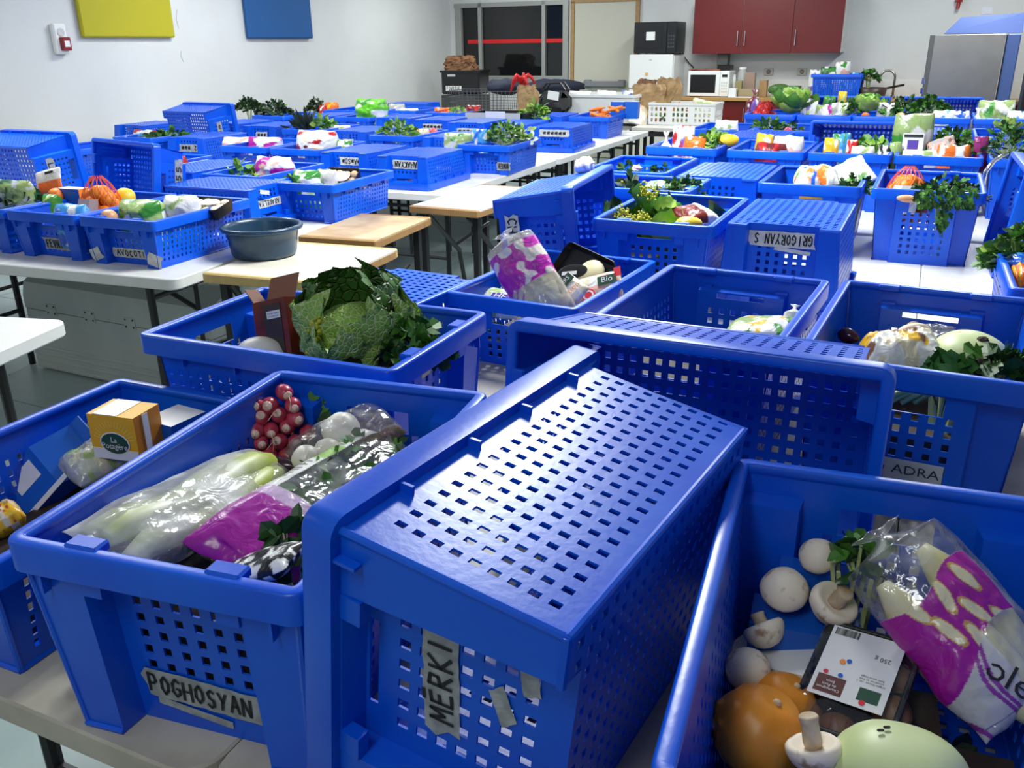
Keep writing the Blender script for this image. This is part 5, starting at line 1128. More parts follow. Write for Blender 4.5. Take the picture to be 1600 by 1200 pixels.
# ---- cartons at the bottom of the crates, carrying what lies on top
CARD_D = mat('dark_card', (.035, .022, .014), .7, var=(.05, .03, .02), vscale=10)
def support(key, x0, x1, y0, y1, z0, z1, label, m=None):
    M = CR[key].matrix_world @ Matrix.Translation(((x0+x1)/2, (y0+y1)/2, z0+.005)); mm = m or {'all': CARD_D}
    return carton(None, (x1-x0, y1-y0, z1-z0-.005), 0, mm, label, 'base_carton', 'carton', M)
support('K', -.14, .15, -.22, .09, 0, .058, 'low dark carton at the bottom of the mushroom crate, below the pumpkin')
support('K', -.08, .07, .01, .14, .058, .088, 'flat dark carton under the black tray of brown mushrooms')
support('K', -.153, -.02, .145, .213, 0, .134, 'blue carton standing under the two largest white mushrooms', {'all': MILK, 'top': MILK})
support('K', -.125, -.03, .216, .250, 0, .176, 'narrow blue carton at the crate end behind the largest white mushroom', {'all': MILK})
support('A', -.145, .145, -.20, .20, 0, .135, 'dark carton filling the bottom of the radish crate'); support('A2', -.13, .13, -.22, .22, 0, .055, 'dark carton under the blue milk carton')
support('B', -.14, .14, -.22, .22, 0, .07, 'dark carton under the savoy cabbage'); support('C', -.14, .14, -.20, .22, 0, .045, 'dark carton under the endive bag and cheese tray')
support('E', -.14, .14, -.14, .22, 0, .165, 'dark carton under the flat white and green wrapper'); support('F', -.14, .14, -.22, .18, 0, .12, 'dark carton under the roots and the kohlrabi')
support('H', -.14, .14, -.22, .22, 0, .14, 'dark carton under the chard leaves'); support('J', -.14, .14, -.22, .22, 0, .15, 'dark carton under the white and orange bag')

# ---- shallow crate with cartons
A2 = 'A2'
pa, pb = ic(A2, 30, 790, .03), ic(A2, 108, 702, .10); dv = (pb-pa)*1.25; M = frame((pa+pb)/2-UP*.020, dv, Vector((.25, -.5, .8)))
t = tag(empty('milk_carton', M), 'bright blue milk carton lying on its side, white end label', 'carton'); L_ = dv.length
g = G(); w2 = .050; h2 = .050
V = [(-L_*.62, -w2, -h2), (-L_*.62, w2, -h2), (-L_*.62, w2, h2), (-L_*.62, -w2, h2), (L_*.28, -w2, -h2), (L_*.28, w2, -h2), (L_*.28, w2, h2), (L_*.28, -w2, h2), (L_*.62, -w2, -.003), (L_*.62, w2, -.003), (L_*.62, w2, .003), (L_*.62, -w2, .003), (L_*.76, -w2, -.002), (L_*.76, w2, -.002), (L_*.76, w2, .002), (L_*.76, -w2, .002)]
g.add(V, [(0, 1, 2, 3), (0, 4, 5, 1), (1, 5, 6, 2), (2, 6, 7, 3), (3, 7, 4, 0), (4, 8, 9, 5), (5, 9, 10, 6), (6, 10, 11, 7), (7, 11, 8, 4), (8, 12, 13, 9), (9, 13, 14, 10), (10, 14, 15, 11), (11, 15, 12, 8), (12, 15, 14, 13)]); g.obj('carton_body', MILK, t)
G().box((L_*.05, .012, h2+.0006), (L_*.30, .040, .001)).obj('label', LBL, t); G().box((-.01, -w2+.004, h2+.0008), (L_*.9, .010, .0012)).obj('stripe', LBL, t)
stuff(put_text('lettering', 'LAIT demi-ecreme\nsource de calcium\nUHT 1 L', .010, LBL, t, Matrix.Translation((-L_*.40, .0, h2+.0008)) @ Matrix.Rotation(R(90), 4, 'Z'))); put_text('lettering', 'LO', .018, LBL, t, Matrix.Translation((-L_*.30, -w2-.0008, .01)) @ Matrix.Rotation(R(90), 4, 'X'))
G().ball((L_*.10, -w2-.0008, -.01), (.034, .0006, .022), 18, 8).obj('print_patch', flat('print_brown', (.05, .04, .03), .4), t)
p = ic(A2, 198, 672, .12); M = yawM(p-UP*.042, R(-16)); t = carton(None, (.096, .070, .084), 0, {'all': YEL, 'top': YEL, 'side': ORB, 'front': YEL}, 'yellow food box with a dark green oval logo', 'food_box', 'box', M)
G().box((-.012, .0, .0846), (.050, .068, .0012)).obj('print_patch', LBL, t); G().box((.0, -.0353, .010), (.094, .0012, .020)).obj('stripe', LBL, t); G().box((.0488, -.006, .042), (.0012, .014, .080)).obj('seam_tape', LBL, t)
g = G()
for k in range(17):
    a = R(15+150*k/16); d = Vector((math.cos(a), 0, math.sin(a))); e = Vector((-d.z, 0, d.x))*.0007; q = Vector((.002, -.0357, .032)); g.add([q+d*.031+e, q+d*.031-e, q+d*.043-e, q+d*.043+e], [(0, 1, 2, 3)])
g.obj('rays', flat('ray_yellow', (.85, .62, .12), .5), t)
lo = G().ball((.002, -.0360, .032), (.031, .0010, .022), 28, 8).obj('logo_ring', LBL, t); lo2 = G().ball((.002, -.0364, .032), (.0285, .0012, .0198), 28, 8).obj('logo_oval', LOGO_G, t)
for s, z, tx in ((.015, .039, 'La'), (.0155, .027, 'Potagère')): put_text('lettering', tx, s, LBL, t, Matrix.Translation((.002, -.0380, z)) @ Matrix.Rotation(math.pi/2, 4, 'X'), .95)
p = ic(A2, 276, 668, .20); t = carton(None, (.075, .08, .07), 0, {'all': MILK, 'top': LBL}, 'blue carton with a white top behind the yellow box', 'carton', 'carton', yawM(p-UP*.045, R(-30)))
pouch(ic(A2, 105, 745, .05), ic(A2, 200, 690, .16), .12, .06, pat('w', ('lg', 5, .18, 2, .8), ('cr', 6, .2, 7, .7), a=.45), 'crinkled clear bag of pale spring onions behind the milk carton', nu=60, nv=36, bump=.14, fill=fill_spindles(3, LEEK, .016))
ball(A2, 202, 703, .13, .014, PEEL, 'onion', 'small brown onion under the yellow box', 'vegetable')
pouch(ic(A2, -30, 830, -.10), ic(A2, 32, 795, -.04), .07, .05, pat('y', ('cr', 5, .1, 2), ('r', 9, .3, 1)), 'yellow packet at the frame edge beside the milk carton', nu=30, nv=18)

# ---- savoy cabbage crate
Bk = 'B'; c = ic(Bk, 542, 528, .02); r = .115; t = tag(empty('savoy_cabbage', Matrix.Translation(c)), 'big savoy cabbage with veined crinkled leaves', 'cabbage')
G().ball((.02, -.01, -.01), (r*.86, r*.82, r*.74), 36, 22, nz=.10, f=2.2).obj('heart', SAVOY, t, None, True)
rr = random.Random(3)
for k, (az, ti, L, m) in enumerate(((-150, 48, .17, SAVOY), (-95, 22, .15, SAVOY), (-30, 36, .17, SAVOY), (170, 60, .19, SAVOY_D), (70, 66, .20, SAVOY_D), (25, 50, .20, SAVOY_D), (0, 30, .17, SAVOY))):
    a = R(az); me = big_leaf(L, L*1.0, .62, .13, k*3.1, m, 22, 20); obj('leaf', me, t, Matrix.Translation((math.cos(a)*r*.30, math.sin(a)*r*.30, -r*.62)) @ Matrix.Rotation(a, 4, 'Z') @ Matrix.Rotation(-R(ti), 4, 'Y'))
g = G()
for k in range(90):
    q = k/89; p = Vector((-.035-.02*math.sin(q*3), -.098+.006*math.sin(q*9)+.03*abs(q-.45), .07-.145*q)); g.ball(p+Vector((rr.gauss(0, .006), rr.gauss(0, .004), 0)), rr.uniform(.003, .006), 6, 4)
stuff(g.obj('yellow_frill', YELLOWG, t))
p = ic(Bk, 436, 524, -.02); M = Matrix.Translation(p) @ Matrix.Rotation(R(-30), 4, 'Z') @ Matrix.Rotation(R(-16), 4, 'Y') @ Matrix.Rotation(R(-14), 4, 'X'); DR = mat('box_dark_red', (.10, .008, .006), .4, var=(.28, .03, .012), vscale=12)
t = carton(None, (.10, .035, .15), 0, {'all': DR}, 'open dark red card box standing beside the savoy cabbage', 'card_box', 'box', M @ Matrix.Translation((0, 0, -.075)))
G().box((.008, -.0182, .078), (.052, .001, .125)).obj('print_patch', flat('print_dark', (.035, .025, .02), .4), t); G().box((.012, -.0190, .118), (.040, .001, .016)).obj('label', LBL, t); stuff(put_text('lettering', 'biscuits nappes\nchocolat noir', .0058, INK, t, Matrix.Translation((.012, -.0197, .118)) @ Matrix.Rotation(math.pi/2, 4, 'X')))
for x, ang, w in ((0, 32, .085),): G().box((0, .0165, .150+.028), (.087, .002, .058), M=Matrix.Translation((0, .017, .15)) @ Matrix.Rotation(R(-22), 4, 'X') @ Matrix.Translation((0, -.017, -.15))).obj('flap', CARD, t)
G().box((-.0435, -.002, .150+.018), (.002, .036, .040), M=Matrix.Translation((-.0435, 0, .15)) @ Matrix.Rotation(R(-35), 4, 'Y') @ Matrix.Translation((.0435, 0, -.15))).obj('flap', CARD, t)
ball(Bk, 408, 556, -.06, (.055, .05, .04), TURNIP, 'white_turnip', 'white round vegetable just above the crate rim by the dark red box', 'vegetable')
herbs(Bk, 640, 533, .02, .11, .11, .08, 'flat parsley bunch beside the savoy cabbage', n=90, L=.042, mats=(GREEN_D, GREEN_M))
p = ic(Bk, 606, 566, -.07); tag(G().sweep(.16, .11, [(0, 0), (.003, .002), (.012, -.03), (.010, -.032)], .015, 0, 4).obj('empty_tray', BLACK_PL, None, yawM(p+UP*.004, R(-20))), 'black plastic tray edge under the parsley', 'tray')

# ---- endive bag crate
Ck = 'C'
def en2(u, v):
    if u > .80: return (.85, .85, .85, .20)
    if u > .40:
        if noise.noise((u*7, v*5, 4)) > .12: return (.80, .74, .66, .9)
        return (.50, .015, .38, .97)
    if v > .7 and (v*20+u*30) % 3 < 1: return (.4, .06, .4, .8)
    return (.82, .76, .58, .40)
pouch(ic(Ck, 868, 505, -.20), ic(Ck, 786, 364, -.12), .15, .085, en2, 'tall endive bag with a magenta print standing above the crate rim', upv=Vector((-.1, -1, .25)), nu=90, nv=54, tied=.24, fill=fill_spindles(3, ENDIVE, .026), bump=.08)
p = ic(Ck, 905, 425, .10); M = Matrix.Translation(p) @ Matrix.Rotation(R(-38), 4, 'Z') @ Matrix.Rotation(R(52), 4, 'X') @ Matrix.Rotation(R(-14), 4, 'Z')
t = tag(empty('cheese_tray', M), 'black shallow tray with round pale cheese propped up in the crate', 'tray'); G().sweep(.20, .15, [(0, 0), (.003, .003), (.012, -.022), (.010, -.025)], .02, 0, 4).obj('tray_body', flat('tray_charcoal', (.015, .015, .015), .2), t); G().box((0, 0, -.022), (.18, .13, .003)).obj('tray_floor', BLACK_PL, t)
G().lathe([(.042, -.02), (.045, -.004), (.040, .002), (.001, .003)], 28, 0, Matrix.Translation((.035, .012, 0))).obj('cheese', flat('cheese_cream', (.72, .66, .40), .45), t, None, True); G().ball((-.02, -.008, .003), (.050, .024, .002), 20, 6, M=Matrix.Rotation(R(28), 3, 'Z').to_4x4()).obj('label', BLACK_PL, t); G().box((-.03, -.004, .006), (.05, .012, .001), M=Matrix.Rotation(R(28), 4, 'Z')).obj('print_patch', LBL, t)
for x, y in ((.055, -.045), (.075, -.03), (.03, -.05)): G().ball((x, y, -.002), (.016, .012, .009), 10, 6, nz=.2).obj('cheese_piece', flat('cheese_pale', (.74, .70, .50), .5), t)
def pack1(u, v):
    if u > .80: return (.22, .055, .015, 1)
    return (.78, .76, .70, 1)
def flatpack(key, u, v, d, w, h, t_, base, label, rot, tilt, parts, name='food_packet', cat='packet'):
    p = ic(key, u, v, d); M = Matrix.Translation(p) @ Matrix.Rotation(R(rot[0]), 4, 'Z') @ Matrix.Rotation(R(tilt), 4, 'X') @ Matrix.Rotation(R(rot[1]), 4, 'Z')
    t = tag(empty(name, M), label, cat); obj('film', pouch_mesh(w, h, t_, base, 26, 18, bump=.06, seed=u), t)
    for q in parts:
        if q[0] == 'p': G().box((q[1], q[2], t_*.5+.004+q[6]*.0006), (q[3], q[4], .0006)).obj('print_patch', q[5], t)
        elif q[0] == 'c': G().lathe([(q[3], 0), (q[3], .0008), (.0005, .0008)], 18, 0, Matrix.Translation((q[1], q[2], t_*.5+.004+q[6]*.0006))).obj('print_mark', q[5], t)
        else: put_text('lettering', q[1], q[4], q[5], t, Matrix.Translation((q[2], q[3], t_*.5+.0062)))
    return t
flatpack(Ck, 884, 462, -.12, .115, .085, .026, pat('cr', ('w', 4, .0, 2)), 'cream food packet with green and orange lettering beside the endive bag', (-30, 62), 48, (('p', .01, .024, .085, .028, LOGO_G, 0), ('t', 'PANIERS', .01, .024, .018, LBL), ('t', 'tradition', .005, -.012, .024, ORP)))
flatpack(Ck, 932, 453, .0, .15, .10, .035, pat('pk', ('cr', 5, .0, 3), ('w', 7, .25, 8)), 'pale pink food packet with a green patch and a round red logo', (-30, 24), 45, (('p', .038, .012, .055, .030, LOGO_G, 0), ('t', 'Bio', .038, .012, .026, LBL), ('c', -.020, -.026, .021, 0, REDP, 0), ('c', -.020, -.026, .016, 0, LBL, 1), ('c', -.020, -.026, .011, 0, REDP, 2), ('p', .070, .030, .02, .03, REDP, 0)))
t = flatpack(Ck, 782, 474, -.12, .17, .11, .04, pat('w', ('lg', 5, .15, 2), a=.7), 'clear vegetable bag with a violet patch at the crate front', (-35, 0), 28, (('p', .012, -.006, .085, .048, VIO, 0), ('t', 'THE', -.006, .004, .034, LBL), ('t', 'frais', .03, -.016, .018, LBL)), 'plastic_bag', 'bag')
herbs(Ck, 760, 515, -.16, .12, .06, .04, 'green leaves seen through the crate handle below the violet patch', n=40, L=.03, lobes=1, mats=(GREEN_M, GREEN_L), name='salad_leaves')

# ---- near-empty crate and turnip crate
pouch(ic('E', 1236, 520, .15), ic('E', 1243, 476, .18), .045, .03, pat('w'), 'white plastic bag tip rising beside the crate wall', nu=24, nv=16, tied=.6)
pouch(ic('E', 1140, 512, .10), ic('E', 1240, 512, .10), .14, .04, pat('w', ('g', 4, .22, 6), ('y', 5, .25, 2), ('lg', 5, .15, 9)), 'flat white and green wrapper lying in the nearly empty crate', nu=40, nv=24)
Fk = 'F'
bag(Fk, (1345, 560, .02), (1470, 550, .06), .15, .10, pat('w', ('cr', 5, .05, 2), ('y', 4, .22, 5), ('br', 6, .33, 1)), 'white bag of pale roots with brown stains, by the kohlrabi', nu=60, nv=36, bump=.14)
pouch(ic(Fk, 1372, 584, -.14), ic(Fk, 1410, 590, -.14), .05, .012, lambda u, v: (.25, .01, .02, 1) if (u-.5)**2+(v-.5)**2 < .16 else (.8, .78, .72, 1), 'small dark red label on the white root bag', 'paper_label', 'label', nu=30, nv=20)
mushroom(ic(Fk, 1428, 522, .10), .034, (-.1, -.6, -.6), 'single large white mushroom on top of the root bag', slen=.7)
pouch(ic(Fk, 1445, 560, .08), ic(Fk, 1476, 508, .14), .09, .05, pat('w', a=.10), 'crinkled empty clear bag between mushroom and kohlrabi', nu=44, nv=28, bump=.25, tied=.3)
t = tag(empty('kohlrabi', Matrix.Translation(ic(Fk, 1512, 562, .05))), 'large round pale green kohlrabi above the parsley', 'vegetable'); G().ball((0, 0, 0), (.078, .078, .060), 30, 20, nz=.05, f=1.2).obj('bulb', KOHL, t, None, True); G().ball((.004, -.03, .052), (.012, .010, .008), 10, 6, nz=.3).obj('leaf_scar', SOIL, t)
ball(Fk, 1527, 578, -.09, (.030, .026, .030), SOIL, 'celeriac_root', 'dark hairy root in front of the pale kohlrabi', 'vegetable', nz=.35, f=4)
herbs(Fk, 1483, 582, -.13, .09, .06, .06, 'flat parsley sprig in front of the kohlrabi', n=26, L=.044, mats=(GREEN_D, GREEN_M)); herbs(Fk, 1562, 574, -.10, .12, .09, .08, 'thick flat parsley bunch at the picture edge beside the dark root', n=60, L=.044, mats=(GREEN_D, GREEN_D, GREEN_M))
g = G(); spindle(g, ic(Fk, 1310, 520, .10), ic(Fk, 1342, 530, .08), .018, 12); tag(g.obj('eggplant', EGGPLANT, None, None, True), 'dark aubergine end behind the white root bag', 'vegetable')
t = tag(empty('spring_onions', Matrix.Translation(ic(Fk, 1430, 606, -.20))), 'green leek leaves seen through the crate handle', 'vegetable'); g = G()
for k in range(12): g.tube([(-.07+.008*k, .01*(k % 3), -.03), (-.01+.006*k, .01*(k % 2), .0), (.06+.004*k, .012, .008+.003*(k % 4))], [.005, .006, .003], 6)
g.obj('leaves', mat('leek_green', (.35, .45, .12), .45, var=(.55, .62, .25), vscale=30), t, None, True)

# ---- middle rows of the near tables
Hk = 'H'
t = tag(empty('chard', Matrix.Translation(ic(Hk, 1032, 352, .0))), 'heap of chard leaves, dark green turning yellow', 'vegetable'); rr = random.Random(6)
for k in range(15):
    m = (GREEN_D, GREEN_M, GREEN_D, GREEN_L)[k % 4]; me = big_leaf(rr.uniform(.16, .22), .13, .35, .12, k*2.3, m, 12, 8); obj('leaf', me, t, Matrix.Translation((rr.uniform(-.10, .08), rr.uniform(-.10, .10), rr.uniform(-.08, -.02))) @ Matrix.Rotation(rr.uniform(0, 6.28), 4, 'Z') @ Matrix.Rotation(-R(rr.uniform(5, 32)), 4, 'Y'))
for x, y, z in ((-.14, -.03, .03), (-.045, .08, .10), (-.09, -.05, .02)):
    g = G()
    for q in range(110): g.ball((x+rr.gauss(0, .022), y+rr.gauss(0, .02), z+rr.gauss(0, .018)), rr.uniform(.003, .006), 6, 4)
    stuff(g.obj('yellow_flowers', YELLOWG, t))
bag(Hk, (1068, 330, .05), (1104, 348, -.05), .13, .07, lambda u, v: (.16, .015, .014, 1) if v < .55 else (.76, .72, .72, 1), 'maroon and white sausage pack beside the chard', nu=40, nv=26)
ball(Hk, 1076, 350, -.14, (.045, .03, .025), LEMON, 'yellow_squash', 'pale yellow squash below the sausage pack', 'vegetable')
pouch(ic('N', 903, 262, .28), ic('N', 927, 254, .28), .10, .06, pat('w', ('pk', 5, .25, 2)), 'white bag tip showing behind the tipped crate with vertical lettering', nu=24, nv=16, tied=.5)
herbs('P2', 983, 293, -.05, .10, .10, .05, 'dark pointed leaves just behind the tipped crate', n=24, L=.05, lobes=1, mats=(GREEN_K, GREEN_D), name='leaf_bunch')
herbs('P2', 1066, 291, -.02, .16, .12, .06, 'dark parsley row in the crate behind the chard', n=110, L=.034, mats=(GREEN_D, GREEN_D, GREEN_M)); bag('P2', (1010, 294, -.05), (1042, 292, -.05), .09, .05, pat('w', ('g', 5, .2, 2), ('lb', 6, .3, 4), a=.8), 'clear white wrapper beside the dark parsley row', nu=24, nv=16)
herbs('P1', 1033, 266, .0, .08, .08, .06, 'single small parsley sprig alone in its crate', n=22, L=.034); herbs('P1', 982, 264, -.02, .08, .1, .05, 'dark green leaves at the crate corner behind the tipped crate', n=20, L=.04, lobes=1, mats=(GREEN_D,), name='leaf_bunch')
bag('P1', (994, 268, -.05), (998, 257, -.05), .06, .04, pat('pk', ('w', 4, .1, 2)), 'pale pink bag tip near the single parsley sprig', nu=20, nv=14, tied=.6)
Jk = 'J'
bag(Jk, (1240, 285, -.05), (1310, 283, -.02), .19, .13, pat('w', ('o', 4, .22, 3), ('b', 6, .36, 7), ('g', 6, .4, 1)), 'white bag with orange and blue print beside the grey paper packet', nu=56, nv=34)
p = ic(Jk, 1325, 277, .06); tag(obj('paper_packet', pouch_mesh(.19, .16, .03, pat('gy', ('w', 3, .15, 2)), 20, 14), None, Matrix.Translation(p) @ Matrix.Rotation(R(-30), 4, 'Z') @ Matrix.Rotation(R(48), 4, 'X') @ Matrix.Rotation(R(40), 4, 'Z')), 'grey white square paper packet standing on its corner', 'packet')
herbs(Jk, 1338, 288, -.06, .15, .12, .06, 'parsley at the foot of the grey paper packet', n=70, L=.034, mats=(GREEN_D, GREEN_M))
t = box(Jk, 1275, 303, -.24, (.12, .05, .035), YR, {'all': YEL, 'top': LBL}, 'yellow and white carton seen through the crate handle', name='food_carton'); G().box((.01, -.0255, .018), (.05, .001, .02)).obj('print_patch', flat('print_leaf', (.15, .35, .02), .4), t)
Ik = 'I'; p = ic(Ik, 1417, 292, -.02); q = p.copy(); q.z = floor_z(Ik)+.10
NETO = flat('net_orange', (.75, .10, .02), .5); net_bag(q, .21, .18, p.z-q.z+.07, 24, .034, ORANGE, NETO, 'orange net bag with a white and violet label, parsley hanging beside it', LBL, seed=4)
herbs(Ik, 1478, 297, -.10, .30, .20, .10, 'big dark parsley bunch spilling over the crate end', n=230, L=.034, mats=(GREEN_D, GREEN_D, GREEN_K, GREEN_M))
pe = ic(Ik, 1470, 318, -.325); g = G(); rr = random.Random(9)
for k in range(150):
    c = pe+Vector((rr.uniform(-.10, .11), rr.uniform(-.03, .0), rr.uniform(-.005, .06))); leaf_quads(g, c, Vector((rr.gauss(0, .5), -.4, -.8)), Vector((rr.gauss(0, .4), -1, .4)), .024, .021, k % 2)
for k in range(14): c = pe+Vector((.015+rr.uniform(-.02, .02), -.01, -.02-.07*k/14)); leaf_quads(g, c, Vector((rr.gauss(0, .5), -.4, -.8)), Vector((rr.gauss(0, .4), -1, .4)), .032, .028, k % 2)
g.tube([pe+Vector((0, .04, .05)), pe+Vector((.01, 0, 0)), pe+Vector((.018, -.005, -.08))], .002, 4); o = tag(stuff(g.obj('parsley_sprig', [GREEN_D, GREEN_M])), 'parsley stalks hanging down the outside of the crate end', 'herbs')
g = G(); spindle(g, pe+Vector((-.16, .02, .02)), pe+Vector((-.08, .0, .015)), .014, 10); tag(g.obj('ginger_root', PEEL, None, None, True), 'tan root poking over the crate rim under the net bag', 'vegetable')
bag(Ik, (1505, 292, .0), (1525, 300, -.08), .08, .04, pat('w', ('lg', 5, .1, 3, .7), a=.3), 'clear bag with pale greens at the crate corner behind the parsley', nu=24, nv=16)

def far_bag(key, u, v, d, w, h, f, label, T=.10, rot=0, **k):
    """packet standing in its crate, its top at about (u, v-h/2)"""
    p = ic(key, u, v, d); z0 = floor_z(key); top = p+UP*h*.5; bot = Vector((p.x, p.y, z0+.012)); a = R(rot); top += Vector((math.sin(a)*h*.7, 0, 0)); kk = dict(nu=34, nv=22); kk.update(k)
    return pouch(bot, top, w, T, f, label, upv=Vector((-.3, -1, .3)), **kk)
far_bag('R1', 1041, 220, -.05, .07, .10, pat('w'), 'small white bag tip beside the purple and white bag', tied=.5); far_bag('R1', 1068, 216, .0, .13, .14, pat('w', ('v', 4, .15, 2), ('r', 6, .35, 5)), 'white bag with purple print next to the celery'); far_bag('R1', 1086, 223, -.08, .13, .07, pat('o', ('w', 4, .1, 2)), 'orange and white packet before the celery')
herbs('R1', 1116, 218, .0, .13, .12, .11, 'pale green celery leaves in the far crate', n=70, L=.05, lobes=1, mats=(GREEN_M, GREEN_L), name='celery'); ball('R1', 1138, 219, -.02, (.06, .035, .035), LEMON, 'yellow_pepper', 'yellow pepper next to the celery leaves', 'vegetable')
far_bag('R2', 1192, 222, .02, .10, .09, pat('y', ('w', 5, .2, 1)), 'yellow and white packet above the dark meat pack', rot=10); far_bag('R2', 1205, 231, -.08, .17, .05, pat('mr', ('r', 6, .25, 1)), 'dark meat pack in the lemon pack crate'); far_bag('R2', 1232, 227, .0, .17, .10, pat('w', ('pk', 4, .15, 2)), 'plump white bag beside the dark meat pack')
far_bag('R3', 1300, 230, .0, .09, .10, pat('y', ('w', 6, .3, 2)), 'yellow packet beside the blue snack bag'); far_bag('R3', 1319, 228, .03, .10, .13, pat('lb', ('w', 5, .2, 3), ('g', 6, .3, 1)), 'bright blue snack bag', rot=-12); far_bag('R3', 1331, 232, -.06, .06, .09, pat('r', ('w', 5, .1, 3)), 'red and white packet beside the blue snack bag')
far_bag('R3', 1348, 236, -.1, .12, .05, pat('w', ('lg', 5, .1, 2)), 'white green packet in front of the fennel'); herbs('R3', 1364, 229, .02, .13, .12, .08, 'pale green fennel with stalks', n=40, L=.07, lobes=1, mats=(GREEN_L, GREEN_M), name='fennel'); far_bag('R3', 1385, 236, -.08, .08, .06, pat('w', ('k', 8, .2, 2)), 'white packet with grey stripes in the snack bag crate')
t = far_bag('R4', 1428, 218, .02, .20, .26, pat('lg', ('w', 4, .0, 2, .8), ('g', 5, .25, 8), a=.8), 'tall clear bag of lettuce with a small violet label', T=.14, rot=-4, nu=50, nv=34); q = ic('R4', 1426, 223, -.06); Ml = t.matrix_world.inverted() @ Matrix.Translation(q) @ Matrix.Rotation(R(-20), 4, 'Z') @ Matrix.Rotation(R(75), 4, 'X')
G().box((0, 0, .012), (.10, .09, .001)).obj('label', LBL, t, Ml); G().box((0, -.012, .014), (.05, .045, .001)).obj('print_patch', VIO, t, Ml); G().box((0, .032, .014), (.09, .014, .001)).obj('print_patch', INK, t, Ml)
far_bag('R4', 1440, 243, -.12, .20, .05, pat('w', ('lg', 5, .1, 2)), 'pale endive packet below the tall lettuce bag'); far_bag('R4', 1404, 236, -.1, .06, .09, pat('lg'), 'pale green stalk beside the tall lettuce bag', T=.05, rot=-18)
p = ic('R4', 1472, 230, -.05); tag(obj('paper_packet', pouch_mesh(.13, .10, .03, pat('pk', ('gy', 6, .1, 4), ('br', 7, .3, 1)), 20, 14), None, Matrix.Translation(p) @ Matrix.Rotation(R(-30), 4, 'Z') @ Matrix.Rotation(R(60), 4, 'X') @ Matrix.Rotation(R(25), 4, 'Z')), 'pale paper pack with brown picture standing before the parsley', 'packet')
far_bag('R4', 1492, 240, -.10, .17, .08, pat('o', ('w', 3, .0, 6)), 'orange and white packet in front of the parsley', rot=-10); herbs('R4', 1490, 222, .08, .24, .16, .13, 'large dark parsley heap beside the tall lettuce bag', n=180, L=.036, mats=(GREEN_D, GREEN_M))
herbs('R5', 1575, 222, .02, .34, .24, .16, 'largest parsley heap, cut off by the picture edge', n=240, L=.038, mats=(GREEN_D, GREEN_M)); far_bag('R5', 1540, 234, -.05, .07, .13, lambda u, v: (.30, .03, .16, 1) if u > .5 else (.7, .62, .5, 1), 'slim purple radish bundle at the crate corner', T=.05, rot=-20)
lettuce(ic('V', 1572, 207, -.2), .07, 'pale lettuce head above the largest parsley heap', (GREEN_L, GREEN_L), 8); 
far_bag('S1', 1133, 200, -.10, .16, .10, pat('w', ('lg', 5, .35, 1)), 'folded white paper bag sticking up', rot=8, name='paper_bag'); herbs('S1b', 1202, 199, .0, .22, .18, .10, 'broccoli green leaf heap behind the upside-down crate', n=110, L=.05, lobes=1, mats=(GREEN_M, GREEN_D), name='broccoli'); herbs('S1b', 1240, 203, -.1, .11, .1, .08, 'small dark green tuft at the crate edge', n=40, L=.036, mats=(GREEN_D,), name='herb_tuft')
ball('S1b', 1231, 206, -.15, .03, flat('radish_pink', (.5, .05, .1), .4), 'radish', 'single pink radish near the small green tuft', 'vegetable')
herbs('Y2', 1606, 392, .12, .18, .20, .15, 'tall leafy parsley filling the crate at the picture edge', n=230, L=.045, mats=(GREEN_M, GREEN_M, GREEN_D, GREEN_L)); bag('Y2', (1580, 440, -.05), (1610, 436, -.05), .12, .08, pat('o', ('y', 4, .2, 1)), 'orange packet low in the parsley crate', nu=24, nv=16)
bag('Y2', (1585, 425, .0), (1606, 405, .05), .10, .05, pat('b', ('lb', 5, .2, 1)), 'shiny blue packet under the tall parsley', nu=24, nv=16)
# far rows by the kitchen
p = ic('W1', 1195, 172, 0); q = p.copy(); q.z = floor_z('W1')+.1
net_bag(q, .26, .2, p.z-q.z+.06, 10, .045, flat('pepper_red', (.55, .012, .010), .3), flat('net_red', (.6, .02, .02), .5), 'red net of round red peppers', None, bname='red_pepper', seed=2); far_bag('W1', 1176, 156, .02, .12, .16, pat('mr', ('v', 4, .1, 2), ('w', 7, .3, 2)), 'dark purple onion bag with a twisted top', tied=.4, rot=8)
lettuce(ic('W2', 1236, 178, -.02), .17, 'large pale veined cabbage on top of its crate', (GREEN_M, GREEN_L), 12, core=GREEN_L, name='cabbage', seed=4, frill=.08)
for u, v, w, h, f, l in ((1265, 163, .14, .08, pat('w', ('v', 5, .1, 2), ('lg', 5, .2, 3)), 'lilac and white wrap right beside the large cabbage'), (1290, 172, .18, .08, pat('w', ('m', 6, .22, 2), ('lg', 5, .15, 9)), 'white bag with magenta specks in the wraps crate'), (1312, 168, .14, .07, pat('w', ('gy', 4, .1, 3), ('lg', 6, .2, 2)), 'white courgette wrap in the wraps crate')): far_bag('W2', u, v, .0, w, h, f, l)
far_bag('W2', 1296, 156, .12, .10, .06, pat('g', ('dg', 5, .1, 1)), 'bright green packet below the far heaped crate'); far_bag('W2', 1316, 153, .16, .07, .10, pat('y', ('lg', 5, .2, 1)), 'yellow green packet beside the bright green one'); herbs('W2', 1330, 168, .05, .16, .14, .1, 'dark greens between the courgette wrap and the small cabbage', n=70, L=.05, lobes=1, name='greens')
